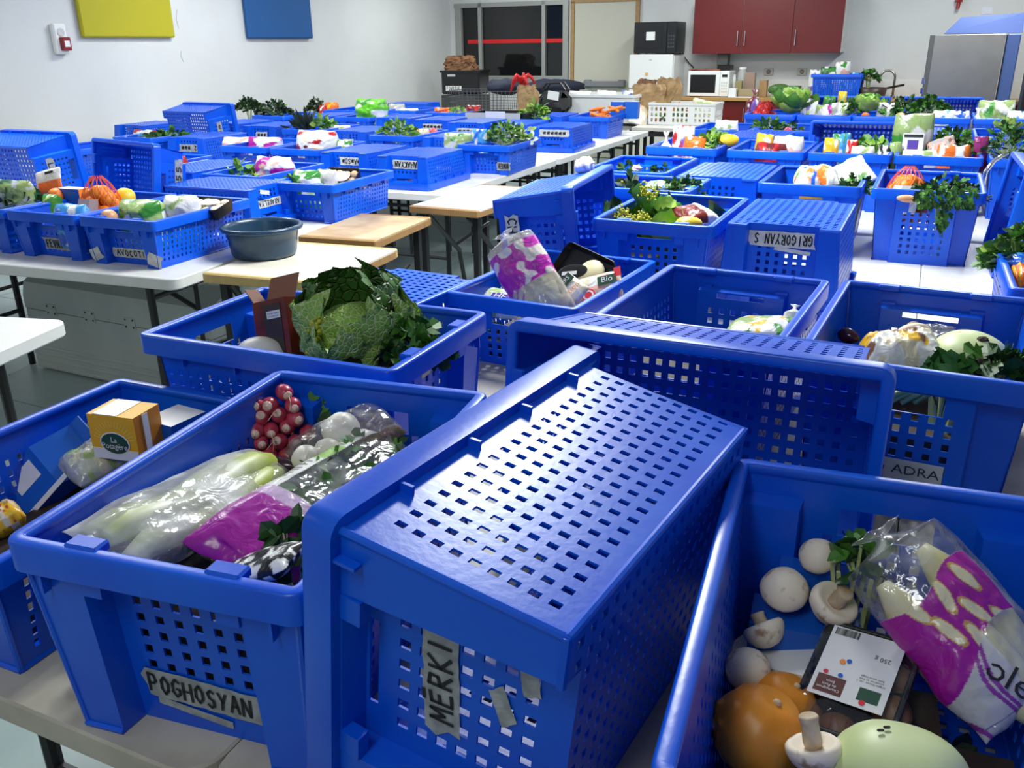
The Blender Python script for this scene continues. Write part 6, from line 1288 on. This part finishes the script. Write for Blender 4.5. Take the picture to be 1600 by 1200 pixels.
lettuce(ic('W3', 1354, 176, .0), .12, 'small pale cabbage beside the white paper', (GREEN_L, GREEN_M), 10, core=GREEN_L, name='cabbage', seed=9, frill=.08); far_bag('W3', 1382, 170, -.02, .13, .09, pat('w', ('gy', 5, .3, 2)), 'white paper packet beside the small cabbage', rot=12, name='paper_packet', cat='packet'); herbs('W3', 1392, 173, -.03, .14, .14, .09, 'bagged salad beside the white paper', n=60, L=.05, lobes=1, mats=(GREEN_M, GREEN_D), name='salad')
g = G(); spindle(g, ic('W3', 1346, 181, -.15), ic('W3', 1358, 179, -.15), .022, 10); tag(g.obj('carrot', CARROT, None, None, True), 'single orange carrot end at the small cabbage crate rim', 'vegetable'); herbs('W3', 1414, 168, .08, .26, .18, .14, 'dark dill like greens between the two far tipped crates', n=150, L=.05, lobes=1, mats=(GREEN_K, GREEN_D), name='greens')
g = G(); spindle(g, ic('W3', 1400, 180, -.2), ic('W3', 1414, 179, -.2), .018, 10); tag(g.obj('sweet_potato', PEEL, None, None, True), 'brownish root lying by the dark dill like greens', 'vegetable')
herbs('W4', 1452, 166, .05, .28, .2, .14, 'mid green leaf heap in front of the steel dishwasher', n=150, L=.055, lobes=1, mats=(GREEN_D, GREEN_M), name='greens'); far_bag('W4', 1475, 178, -.08, .16, .05, pat('w', ('lb', 5, .2, 2)), 'white pouch with blue print in the leafy greens crate'); far_bag('W4', 1500, 179, -.05, .14, .05, pat('w', ('b', 5, .2, 4)), 'white pouch with blue marks at the leafy greens crate corner')
far_bag('W5', 1556, 172, .0, .26, .14, pat('lg', ('w', 4, .0, 4), ('g', 5, .2, 7), a=.85), 'bagged lettuce in front of the dishwasher', T=.16); far_bag('W5', 1528, 178, -.1, .08, .08, pat('w'), 'white bag tip beside the bagged lettuce', tied=.5); far_bag('W5', 1592, 179, -.05, .16, .05, pat('w', ('lb', 5, .25, 2)), 'white and blue packet at the frame edge by the bagged lettuce')
for u, v, w, h, f, l in ((1275, 118, .16, .14, pat('w', ('v', 5, .25, 2)), 'white bag with lilac top on the kitchen crate'), (1298, 118, .26, .20, pat('dg', ('w', 4, .1, 2), ('g', 5, .2, 4)), 'green and white vegetable bag heaped on the kitchen crate'), (1316, 113, .18, .24, pat('w', ('pk', 4, .2, 2), ('g', 5, .3, 4)), 'tall white bag with pink print on the kitchen crate'), (1336, 120, .10, .10, pat('lb', ('w', 4, .1, 2)), 'small light blue packet on the kitchen crate')): far_bag('X', u, v, .0, w, h, f, l)
herbs('X', 1358, 119, .02, .20, .16, .12, 'bright green herb bunch at the end of the kitchen crate', n=60, L=.07, lobes=1, mats=(GREEN_M, GREEN_D), name='herb_bunch')
p = on_wall(1362, 147, .45); t = tag(empty('frying_pan', Matrix.Translation((p.x, p.y, KZ+.0))), 'dark round pan standing on the worktop near the tap', 'pan'); G().lathe([(.12, 0), (.15, .02), (.17, .13), (.165, .13), (.14, .02), (.001, .012)], 26).obj('pan_body', flat('pan_brown', (.05, .03, .02), .4), t, None, True); G().tube([(.165, 0, .12), (.36, -.05, .16)], .014, 6).obj('handle', BLACK_PL, t)
ball('X', 1218, 140, -.35, (.14, .09, .07), SAVOY_D, 'dark_cabbage', 'dark striped melon on the worktop beside the green bowl', 'vegetable')

# ---- far side crates
far_bag('L1', 22, 302, -.10, .22, .12, pat('lg', ('dg', 5, .05, 3), ('w', 6, .2, 7, .6), a=.75), 'clear bag of dark mixed salad leaves', T=.12, nu=44, nv=30); herbs('L1', 30, 306, -.10, .16, .12, .07, 'dark salad leaves pressed in the front of the crate', n=70, L=.04, lobes=1, mats=(GREEN_K, GREEN_D), name='salad')
t = flatpack('L1', 76, 283, .10, .15, .11, .02, lambda u, v: (.80, .16, .03, 1) if (v < .45 and u > .15) else (.78, .77, .75, 1), 'white and orange printed packet standing at the crate back', (-20, 14), 70, (('p', .02, .034, .05, .012, INK, 0),))
ball('L1', 40, 292, .02, .03, CARROT, 'tangerine', 'orange fruit by the white and orange packet', 'fruit'); ball('L2', 88, 306, .0, .035, CARROT, 'tangerine', 'orange fruit beside the small blue and orange box', 'fruit'); far_bag('L2', 80, 312, -.05, .08, .05, pat('g', ('lg', 5, .1, 2)), 'small green packet beside the orange fruit')
box('L2', 116, 304, .04, (.13, .06, .06), YL, {'all': ORP, 'top': LBL, 'front': MILK}, 'small box, orange with white and blue sides, behind the orange net bag')
p = ic('L2', 158, 313, -.02); q = p.copy(); q.z = floor_z('L2')
net_bag(q, .24, .20, p.z-q.z+.09, 20, .034, ORANGE, NETO, 'bright orange net bag with a pale label', flat('label_peach', (.75, .45, .36), .5), seed=7); ball('L2', 196, 309, .10, .045, LEMON, 'grapefruit', 'yellow grapefruit behind the bright orange net bag', 'fruit')
far_bag('L2', 112, 328, -.20, .17, .05, pat('lb', ('w', 6, .2, 2), ('b', 5, .2, 3)), 'crinkled light blue bag in front of the orange net')
far_bag('L3', 222, 330, -.10, .20, .10, pat('g', ('lg', 5, .0, 4), ('w', 5, .2, 3)), 'clear wrapped green lettuce with a green band', T=.16, nu=44, nv=30); ball('L3', 171, 340, -.20, .034, PEEL, 'peach', 'single peach coloured fruit at the crate corner', 'fruit'); far_bag('L3', 285, 322, .0, .17, .09, pat('w', ('lg', 5, .15, 2)), 'white and green wrapped vegetable between lettuce and mushroom tray', T=.12)
def far_tray(key, u, v, d, w, l, yaw, tilt, m, label, n=9, s=.022, capm=MUSH_B, wl=True):
    p = ic(key, u, v, d); t = tag(empty('mushroom_tray', Matrix.Translation(p) @ Matrix.Rotation(R(yaw), 4, 'Z') @ Matrix.Rotation(R(tilt), 4, 'X')), label, 'tray')
    G().sweep(w, l, [(0, 0), (.003, .002), (.014, -.045), (.011, -.048)], .018, 0, 4).obj('tray_body', BLACK_PL, t); G().box((0, 0, -.045), (w-.024, l-.024, .003)).obj('tray_floor', BLACK_PL, t)
    bm = G().ball((0, 0, 0), (s, s, s*.75), 12, 8).mesh('mushroom', capm, True); k = 0
    for i in range(4):
        for j in range(3): obj('mushroom', bm, t, Matrix.Translation((w*(i-1.5)*.23, l*(j-1)*.28, -.018+.006*((i+j) % 2))))
    if wl: G().ball((w*.08, l*.05, .006), (w*.24, l*.24, .003), 16, 6).obj('label', LBL, t)
far_tray('L3', 322, 318, .08, .20, .13, YL, 14, BLACK_PL, 'black tray of pale mushrooms at the crate back', capm=MUSH)
far_tray('L5', 530, 278, .05, .20, .15, YL, 38, BLACK_PL, 'black tray of pale brown mushrooms with a white label, propped up', capm=flat('mush_tan', (.50, .36, .24), .5))
far_bag('L5', 480, 281, -.05, .16, .10, pat('g', ('w', 4, .0, 2), ('lg', 5, .1, 3)), 'green and white wrapped cabbage beside the propped mushroom tray', T=.14); far_bag('L5', 512, 280, .02, .12, .10, pat('w', ('lg', 5, .2, 3), a=.6), 'clear bag between the wrapped cabbage and the mushroom tray'); herbs('L5', 453, 284, -.10, .09, .09, .05, 'light green leaves at the crate corner', n=24, L=.04, lobes=1, mats=(GREEN_M, GREEN_L), name='leaf_sprig')
herbs('L6', 376, 272, -.02, .22, .16, .10, 'light green celery leaves beside the magenta bag', n=60, L=.06, lobes=1, mats=(GREEN_L, GREEN_M), name='celery'); far_bag('L6', 430, 266, .02, .24, .15, pat('w', ('m', 4, -.05, 3), ('pk', 5, .3, 1)), 'white bag with big magenta print beside the celery', T=.14, nu=44, nv=30)
far_bag('L4', 279, 253, .02, .12, .08, pat('r', ('w', 5, .25, 1), ('k', 5, .35, 4)), 'small red packet alone in its crate')
far_bag('Up', 415, 225, .02, .28, .10, pat('w', ('m', 4, .0, 5)), 'long magenta and white bag beside the plump white bag', T=.16); far_bag('Up', 376, 224, .05, .30, .09, pat('pk', ('o', 4, .1, 2), ('w', 4, .1, 6)), 'orange and pink bag next to the white perforated basket', T=.14)
far_bag('Uw', 497, 224, .0, .30, .17, pat('w', ('cr', 5, .15, 2), ('r', 6, .33, 4), ('mr', 6, .38, 7)), 'plump white bag with small red print', T=.24, nu=50, nv=34); far_bag('Uw', 539, 229, .02, .12, .09, pat('w', ('lg', 4, .05, 2), ('g', 6, .25, 3)), 'white and green packet beside the plump white bag')
p = at(347, 246, 0); t = tag(empty('white_basket', yawM((p.x-.05, p.y+.12, TZ), R(YL))), 'small white perforated basket with orange inside, beside the magenta bag crate', 'basket')
for y in (-1, 1):
    g = G(); us = [-.15+.3*k/22 for k in range(23)]; perf(g, us, [0, .02, .05, .075, .105, .13, .15], lambda u, v: (int(round((u+.15)/.3*22-.5)) % 2 == 1) and (.02 < v < .05 or .075 < v < .105), lambda u, v: Vector((u, y*.10, v)), (0, y, 0), .004); g.obj('side_panel', WHITE_PL, t)
for x in (-1, 1): G().box((x*.15, 0, .075), (.004, .2, .15)).obj('end_panel', WHITE_PL, t)
G().box((0, 0, .003), (.3, .2, .006)).obj('base', WHITE_PL, t); tag(obj('orange_bag', pouch_mesh(.26, .17, .10, pat('o', ('pk', 5, .2, 2)), 20, 14), None, t.matrix_world @ Matrix.Translation((0, 0, .08))), 'orange packet lying in the small white basket', 'bag')
far_bag('Uh', 228, 209, .0, .24, .06, pat('lb', ('w', 6, .0, 2), ('r', 6, .2, 4)), 'striped blue and red packet beside green herbs', T=.1); herbs('Uh', 262, 210, -.02, .34, .2, .05, 'flat green herb row next to the striped packet', n=90, L=.05, lobes=1, mats=(GREEN_M, GREEN_D), name='herb_row')
# pineapple top, lettuce
p = ic('Upi', 480, 199, -.02); t = tag(empty('pineapple', Matrix.Translation(Vector((p.x, p.y, floor_z('Upi')+.06)))), 'pineapple with a dark spiky crown', 'fruit'); G().ball((0, 0, .0), (.06, .06, .06), 14, 10).obj('fruit_body', PEEL, t, None, True); g = G(); rr = random.Random(2)
for k in range(26):
    a = 2.4*k; d = Vector((math.cos(a)*(.35+.02*k), math.sin(a)*(.35+.02*k), 1.6-.045*k)).normalized()+Vector((-.25, 0, 0)); leaf_quads(g, Vector((0, 0, .05)), d, Vector((-d.y, d.x, .3)), rr.uniform(.17, .26), .045, 0, 1)
g.obj('crown', mat('pineapple_leaf', (.02, .035, .025), .5, var=(.05, .08, .05), vscale=20), t)
herbs('Upi', 506, 193, .0, .18, .14, .10, 'light green lettuce beside the pineapple crown', n=60, L=.06, lobes=1, mats=(GREEN_L, GREEN_M), name='lettuce'); far_bag('Upi', 530, 201, .0, .22, .06, pat('w', ('lg', 6, .3, 2), a=.9), 'crinkled white bag beside the light green lettuce')
herbs('Uc', 622, 205, -.05, .34, .26, .16, 'tall heap of bright green watercress', n=220, L=.045, lobes=1, mats=(GREEN_M, GREEN_M, GREEN_L), name='watercress'); far_bag('Uc', 660, 210, .05, .12, .09, pat('cr', ('w', 5, .1, 2), ('o', 6, .35, 1)), 'clear bag of pale vegetables beside the watercress'); ball('I9', 677, 208, .30, .04, flat('radish_red', (.6, .08, .10), .4), 'radish', 'single pinkish red vegetable behind the watercress', 'vegetable')
far_bag('Ug', 581, 173, -.10, .34, .22, pat('bg', ('w', 4, .28, 3), ('g', 4, .3, 6)), 'bright green carrier bag', T=.2, nu=44, nv=30); ball('Ug', 563, 166, .05, .04, flat('tomato_red', (.6, .05, .03), .4), 'tomato', 'red tomato behind the bright green bag', 'vegetable')
far_bag('Z', 716, 219, -.05, .22, .10, pat('lg', ('w', 5, .0, 3, .7), ('g', 5, .2, 2), a=.8), 'clear bag of cut lettuce beside the light blue bag', T=.16); far_bag('Z', 749, 216, .0, .12, .13, pat('lb', ('b', 5, .1, 2), ('w', 6, .3, 5)), 'crinkled light blue bag beside loose lettuce', T=.10)
herbs('Z', 790, 208, .10, .30, .24, .16, 'loose green lettuce heap beside the light blue bag', n=260, L=.040, lobes=1, mats=(GREEN_M, GREEN_M, GREEN_D, GREEN_L), name='lettuce'); herbs('Z', 818, 211, .12, .16, .16, .12, 'white stalked pale greens at the crate end', n=60, L=.05, lobes=1, mats=(GREEN_L, flat('pale_stalk', (.66, .70, .56), .5)), name='chard')
t = tag(empty('carrot_pile', Matrix.Translation(ic('AA', 950, 178, 0))), 'pile of loose orange carrots', 'carrots'); rr = random.Random(5)
for k in range(16): g = G(); a = rr.uniform(0, 6.28); c = Vector((rr.uniform(-.11, .11), rr.uniform(-.1, .1), rr.uniform(-.03, .05))); d = Vector((math.cos(a), math.sin(a), rr.uniform(-.3, .5)))*.08; g.tube([c-d, c, c+d], [.012, .020, .005], 8); g.obj('carrot', CARROT, t, None, True)
for u, l in ((966, 'small blue and white carton behind the carrots'), (988, 'blue and white carton at the table end behind the carrots')): box('AA', u, 172, .30, (.13, .08, .16), YL, {'all': LBL, 'front': MILK, 'side': MILK}, l)
herbs('Ub', 388, 164, .0, .26, .22, .12, 'rounded dark green herb head against the wall', n=220, L=.05, lobes=3, mats=(GREEN_D, GREEN_K), name='kale', stem=False, droop=.6); herbs('Ub', 428, 169, .0, .36, .24, .13, 'wider dark brown green herb head beside the rounded one', n=260, L=.05, lobes=3, mats=(GREEN_K, GREEN_K, GREEN_D), name='kale', stem=False, droop=.8)
herbs('Ue', 493, 165, .0, .2, .2, .14, 'dark leafy head far back along the wall', n=150, L=.05, lobes=3, mats=(GREEN_K,), name='kale', stem=False, droop=.8); far_bag('Ue', 518, 166, .0, .17, .08, pat('o', ('y', 5, .1, 2)), 'orange packet beside the dark leafy head'); far_bag('Ue', 505, 169, -.05, .1, .06, pat('r', ('w', 5, .1, 2)), 'red and white packet beside the dark leafy head')
far_bag('Uf', 620, 168, .0, .2, .08, pat('gy', ('w', 4, .0, 2)), 'pale grey packet in the far crate behind the bright green bag'); far_bag('Uf', 640, 172, .0, .22, .04, pat('w', ('pk', 5, .2, 2)), 'flat pale paper in the far crate behind the bright green bag')
far_bag('Uz', 692, 172, -.02, .2, .05, pat('o', ('cr', 4, .1, 2), ('r', 5, .2, 1)), 'flat orange food packet near the black basket'); herbs('Uz', 714, 171, .0, .12, .1, .05, 'small lettuce tuft beside the flat orange packet', n=30, L=.05, lobes=1, mats=(GREEN_L,), name='lettuce')
far_bag('Uz', 741, 172, .1, .18, .10, pat('mr', ('r', 6, .1, 2)), 'dark red grape bag beside the black basket'); far_bag('Uz', 732, 178, .05, .26, .05, pat('y', ('cr', 4, .1, 2)), 'flat yellow box lid below the dark red grape bag'); far_bag('Uz', 712, 181, .0, .14, .05, pat('w', ('lb', 5, .2, 2)), 'white and blue packet below the lettuce tuft')
# black produce basket with a white tag
p = ic('I13', 787, 184, .55); z = TZ; t = tag(empty('black_basket', yawM((p.x, p.y, TZ), R(YL))), 'black plastic basket with a wide white tag', 'basket')
g = G(); g.sweep(.58, .38, [(0, 0), (.02, 0), (.035, -.20), (.03, -.20), (.015, -.015), (0, -.015)], .03, .24); perf(g, [-.27+.54*k/18 for k in range(19)], [.02+.2*k/8 for k in range(9)], lambda u, v: (int(round((u+.27)/.54*18-.5)) % 2 == 1) and (int(round((v-.02)/.2*8-.5)) % 2 == 1), lambda u, v: Vector((u, -.185+.02*(1-v/.22), v)), (0, -1, 0), .004); g.box((0, 0, .02), (.5, .31, .01)); g.obj('basket_body', BLACK_PL, t)
G().box((-.03, -.196, .205), (.56, .003, .07)).obj('tag_strip', flat('tag_grey', (.5, .52, .52), .4), t); G().box((0, -.199, .20), (.20, .003, .11)).obj('tag', LBL, t)
c = Vector((p.x, p.y, TZ+.12)); bunch(c+Vector((.30, .02, -.02)), .26, .24, .22, 'light green lettuce beside the black basket', n=110, L=.07, lobes=1, mats=(GREEN_L, GREEN_M, GREEN_L), name='lettuce', cat='vegetable')
# big white plastic tub by the door with bags in it
p = aty(945, 160, 10.5); TUBM = mat('tub_white', (.74, .75, .75), .4); t = tag(empty('plastic_tub', yawM((p.x, p.y, TZ-.03), R(-27))), 'big white plastic tub standing below the door push bar', 'tub')
g = G(); g.sweep(.95, .6, [(0, 0), (.03, 0), (.045, -.29), (.04, -.30), (.02, -.03), (0, -.03)], .05, .33); g.box((0, 0, .03), (.84, .5, .01)); g.obj('tub_body', TUBM, t)
st = tag(empty('low_stand', yawM((p.x, p.y, 0), R(-27))), 'grey trestle under the big white tub', 'stand'); G().box((0, 0, TZ-.05), (.95, .6, .03)).obj('board', flat('trestle_grey', (.3, .3, .3), .5), st)
for x in (-.42, .42):
    for y in (-.25, .25): G().box((x, y, (TZ-.066)/2), (.035, .035, TZ-.066)).obj('leg', BLACK_ST, st)
for k, (x, y, w, f, l) in enumerate(((-.30, -.1, .26, pat('w', ('cr', 4, .2, 2)), 'white bag bulging at the tub end beside the black holdall'), (0, 0, .24, pat('w', ('lb', 5, .3, 2)), 'white bag with blue dots in the middle of the tub'), (.28, .02, .24, pat('w', ('b', 5, .25, 5)), 'white bag with blue print in the tub near the paper bag'))):
    pouch(Vector((p.x+x, p.y+y-.02*x-.45*x, TZ+.02)), Vector((p.x+x+.02, p.y+y-.5*x, TZ+.33)), w, .2, f, l, upv=Vector((0, -1, .2)), nu=24, nv=16)
# small table with white perforated crate and big kraft bag
c = at(1056, 199, 0); t = tag(empty('small_table', yawM((c.x+.12, c.y+.22, 0), R(-25))), 'small cream table with black legs carrying the white perforated crate', 'table')
G().box((0, 0, TZ-.02), (.95, .66, .035), b=.004).obj('tabletop', flat('table_cream', (.60, .58, .52), .4), t)
for x in (-.42, .42):
    for y in (-.28, .28): G().box((x, y, (TZ-.04)/2), (.04, .04, TZ-.04)).obj('leg', BLACK_ST, t)
G().box((0, -.29, TZ-.07), (.9, .03, .05)).obj('rail', BLACK_ST, t)
q = at(1072, 196, 0); cw_ = .72; t = tag(empty('white_crate', yawM((q.x+.03, q.y+.22, TZ), R(-25))), 'white perforated crate of vegetables on the small cream table', 'crate')
for y in (-1, 1):
    g = G(); perf(g, [-cw_/2+cw_*k/30 for k in range(31)], [0, .015]+[.03+.17*k/9 for k in range(10)]+[.22], lambda u, v: .03 < v < .2 and int((u+cw_/2)/cw_*30) % 2 == 1 and int((u+cw_/2)/cw_*30) % 10 != 9 and int((v-.03)/.17*9) % 3 != 2, lambda u, v: Vector((u, y*(.19+.02*v), v)), (0, y, 0), .005); g.obj('long_side', WHITE_G, t)
for x in (-1, 1):
    g = G(); perf(g, [-.19+.38*k/16 for k in range(17)], [0, .03, .08, .1, .15, .18, .22], lambda u, v: int((u+.19)/.38*16) % 2 == 1 and (.03 < v < .08 or .1 < v < .15), lambda u, v: Vector((x*(cw_/2+.01*v), u, v)), (x, 0, 0), .005); g.obj('end_panel', WHITE_G, t)
G().box((0, 0, .004), (cw_, .38, .008)).obj('base', WHITE_G, t); g = G().sweep(cw_+.025, .425, [(0, 0), (.02, 0), (.02, -.02), (0, -.02)], .02, .225); g.obj('rim', WHITE_G, t)
bunch(t.matrix_world @ Vector((-.12, -.02, .01)), .34, .28, .17, 'mixed green and orange vegetables inside the white perforated crate', n=110, L=.07, lobes=1, mats=(GREEN_D, GREEN_M, CARROT, GREEN_L), name='mixed_vegetables', cat='vegetable'); pouch(t.matrix_world @ Vector((.16, 0, .03)), t.matrix_world @ Vector((.20, .02, .25)), .26, .14, pat('cr', ('w', 4, 0, 2), ('lg', 5, .2, 1)), 'pale bag at the end of the white perforated crate', upv=Vector((0, -1, .2)), nu=24, nv=16)
q = at(1030, 194, 0); crumple('paper_bag', Vector((q.x-.06, q.y+.36, TZ)), R(-25), .42, .24, .40, KRAFT, 'big crumpled kraft paper bag folded over the white perforated crate', seed=7, fold=.9)
crumple('paper_bag', Vector((q.x+.14, q.y+.38, TZ)), R(10), .30, .22, .46, KRAFT, 'tall crumpled kraft paper bag slumped against its neighbour', seed=12, fold=1.2)
crumple('paper_bag', Vector((at(1016, 182, 0).x-.04, at(1016, 182, 0).y+.12, TZ)), R(30), .26, .2, .42, KRAFT_D, 'dark brown crumpled paper bag at the table end', seed=21, fold=1.4)
pouch(at(1000, 196, .0)+Vector((-.02, .05, .01)), at(1000, 176, .1)+Vector((0, .1, .10)), .22, .10, pat('w', ('pk', 4, .2, 2), ('cr', 4, .1, 3)), 'pale pink and white carrier bag leaning at the small table', upv=Vector((0, -1, .3)), nu=24, nv=16)

# ------------------------------------------------------------------ basin and metal trunk
c = at(416, 398, 0); BAS = mat('basin_blue', (.010, .040, .085), .30, var=(.014, .05, .10), vscale=6); s = (c-Vector((0, 0, EYE))).length/FPX; c = at(414, 398, .0)
t = tag(empty('basin', Matrix.Translation((c.x, c.y, TZ))), 'dark blue round plastic basin on the cream topped desk', 'basin'); rb = 59.5*s; h = .132
G().lathe([(.001, .006), (rb*.66, .006), (rb*.70, 0), (rb*.76, .004), (rb*.80, .02), (rb*.84, h*.55), (rb*.88, h*.80), (rb*.93, h*.84), (rb*.985, h*.86), (rb, h*.92), (rb*.985, h*.985), (rb*.94, h), (rb*.90, h*.98), (rb*.87, h*.86), (rb*.82, h*.5), (rb*.76, .03), (rb*.70, .012), (.001, .012)], 48).obj('basin_body', BAS, t, None, True)
fa, fb = at(62, 575, -TZ), at(232, 612, -TZ); x = (fb-fa).normalized(); y = UP.cross(x); Lh = 1.28; cc = fa+x*Lh/2+y*.30
t = tag(empty('metal_trunk', frame(Vector((cc.x, cc.y, 0)), x)), 'grey aluminium trunk with rounded top on the floor below the tables', 'trunk')
def trunk_prof(z0, z1, hw, dome):
    P = [(-hw, z0), (-hw, z1)]
    for k in range(1, 9): a = math.pi*k/9; P.append((-hw*math.cos(a)*1.0, z1+dome*math.sin(a)**.6))
    return P+[(hw, z1), (hw, z0)]
def extr(name, P, L, m, par):
    g = G(); n = len(P); V = [(-L/2, a, b) for a, b in P]+[(L/2, a, b) for a, b in P]; g.add(V, [(k, (k+1) % n, n+(k+1) % n, n+k) for k in range(n)]+[tuple(reversed(range(n))), tuple(range(n, 2*n))]); return autosmooth(g.mesh(name, m), 40)
obj('trunk_body', extr('trunk_body', [(-.30, .01), (-.30, .33), (.30, .33), (.30, .01)], Lh, ALU, t), t); obj('lid', extr('lid', trunk_prof(.334, .40, .302, .13), Lh+.004, ALU, t), t)
for z in (.025, .06, .095, .13): G().box((0, -.303, z), (Lh, .008, .016), b=.003).obj('rib', ALU, t)
for k in range(4):
    hx = -Lh/2+.20+k*.28; hg = G().box((hx, -.3025, .345), (.075, .004, .06)).obj('hinge', ALU, t); g = G()
    for dx in (-.025, .025):
        for dz in (-.018, .018): g.lathe([(.005, 0), (.005, .002), (.001, .002)], 8, 0, Matrix.Translation((hx+dx, -.3045, .345+dz)) @ Matrix.Rotation(math.pi/2, 4, 'X'))
    stuff(g.obj('rivets', BLACK_PL, hg))
# chrome trolley handle beside the leaning crate
q0, q1 = ic('I', 1536, 290, .42), ic('I', 1545, 258, .42); tag(G().tube([q0, q0+Vector((.0, .0, .06)), q1+Vector((.02, 0, .02)), q1+Vector((.10, .05, .04))], .010, 8).obj('chrome_handle', CHROME, None, None, True), 'bent chrome handle between the orange net crate and the leaning crate', 'handle')
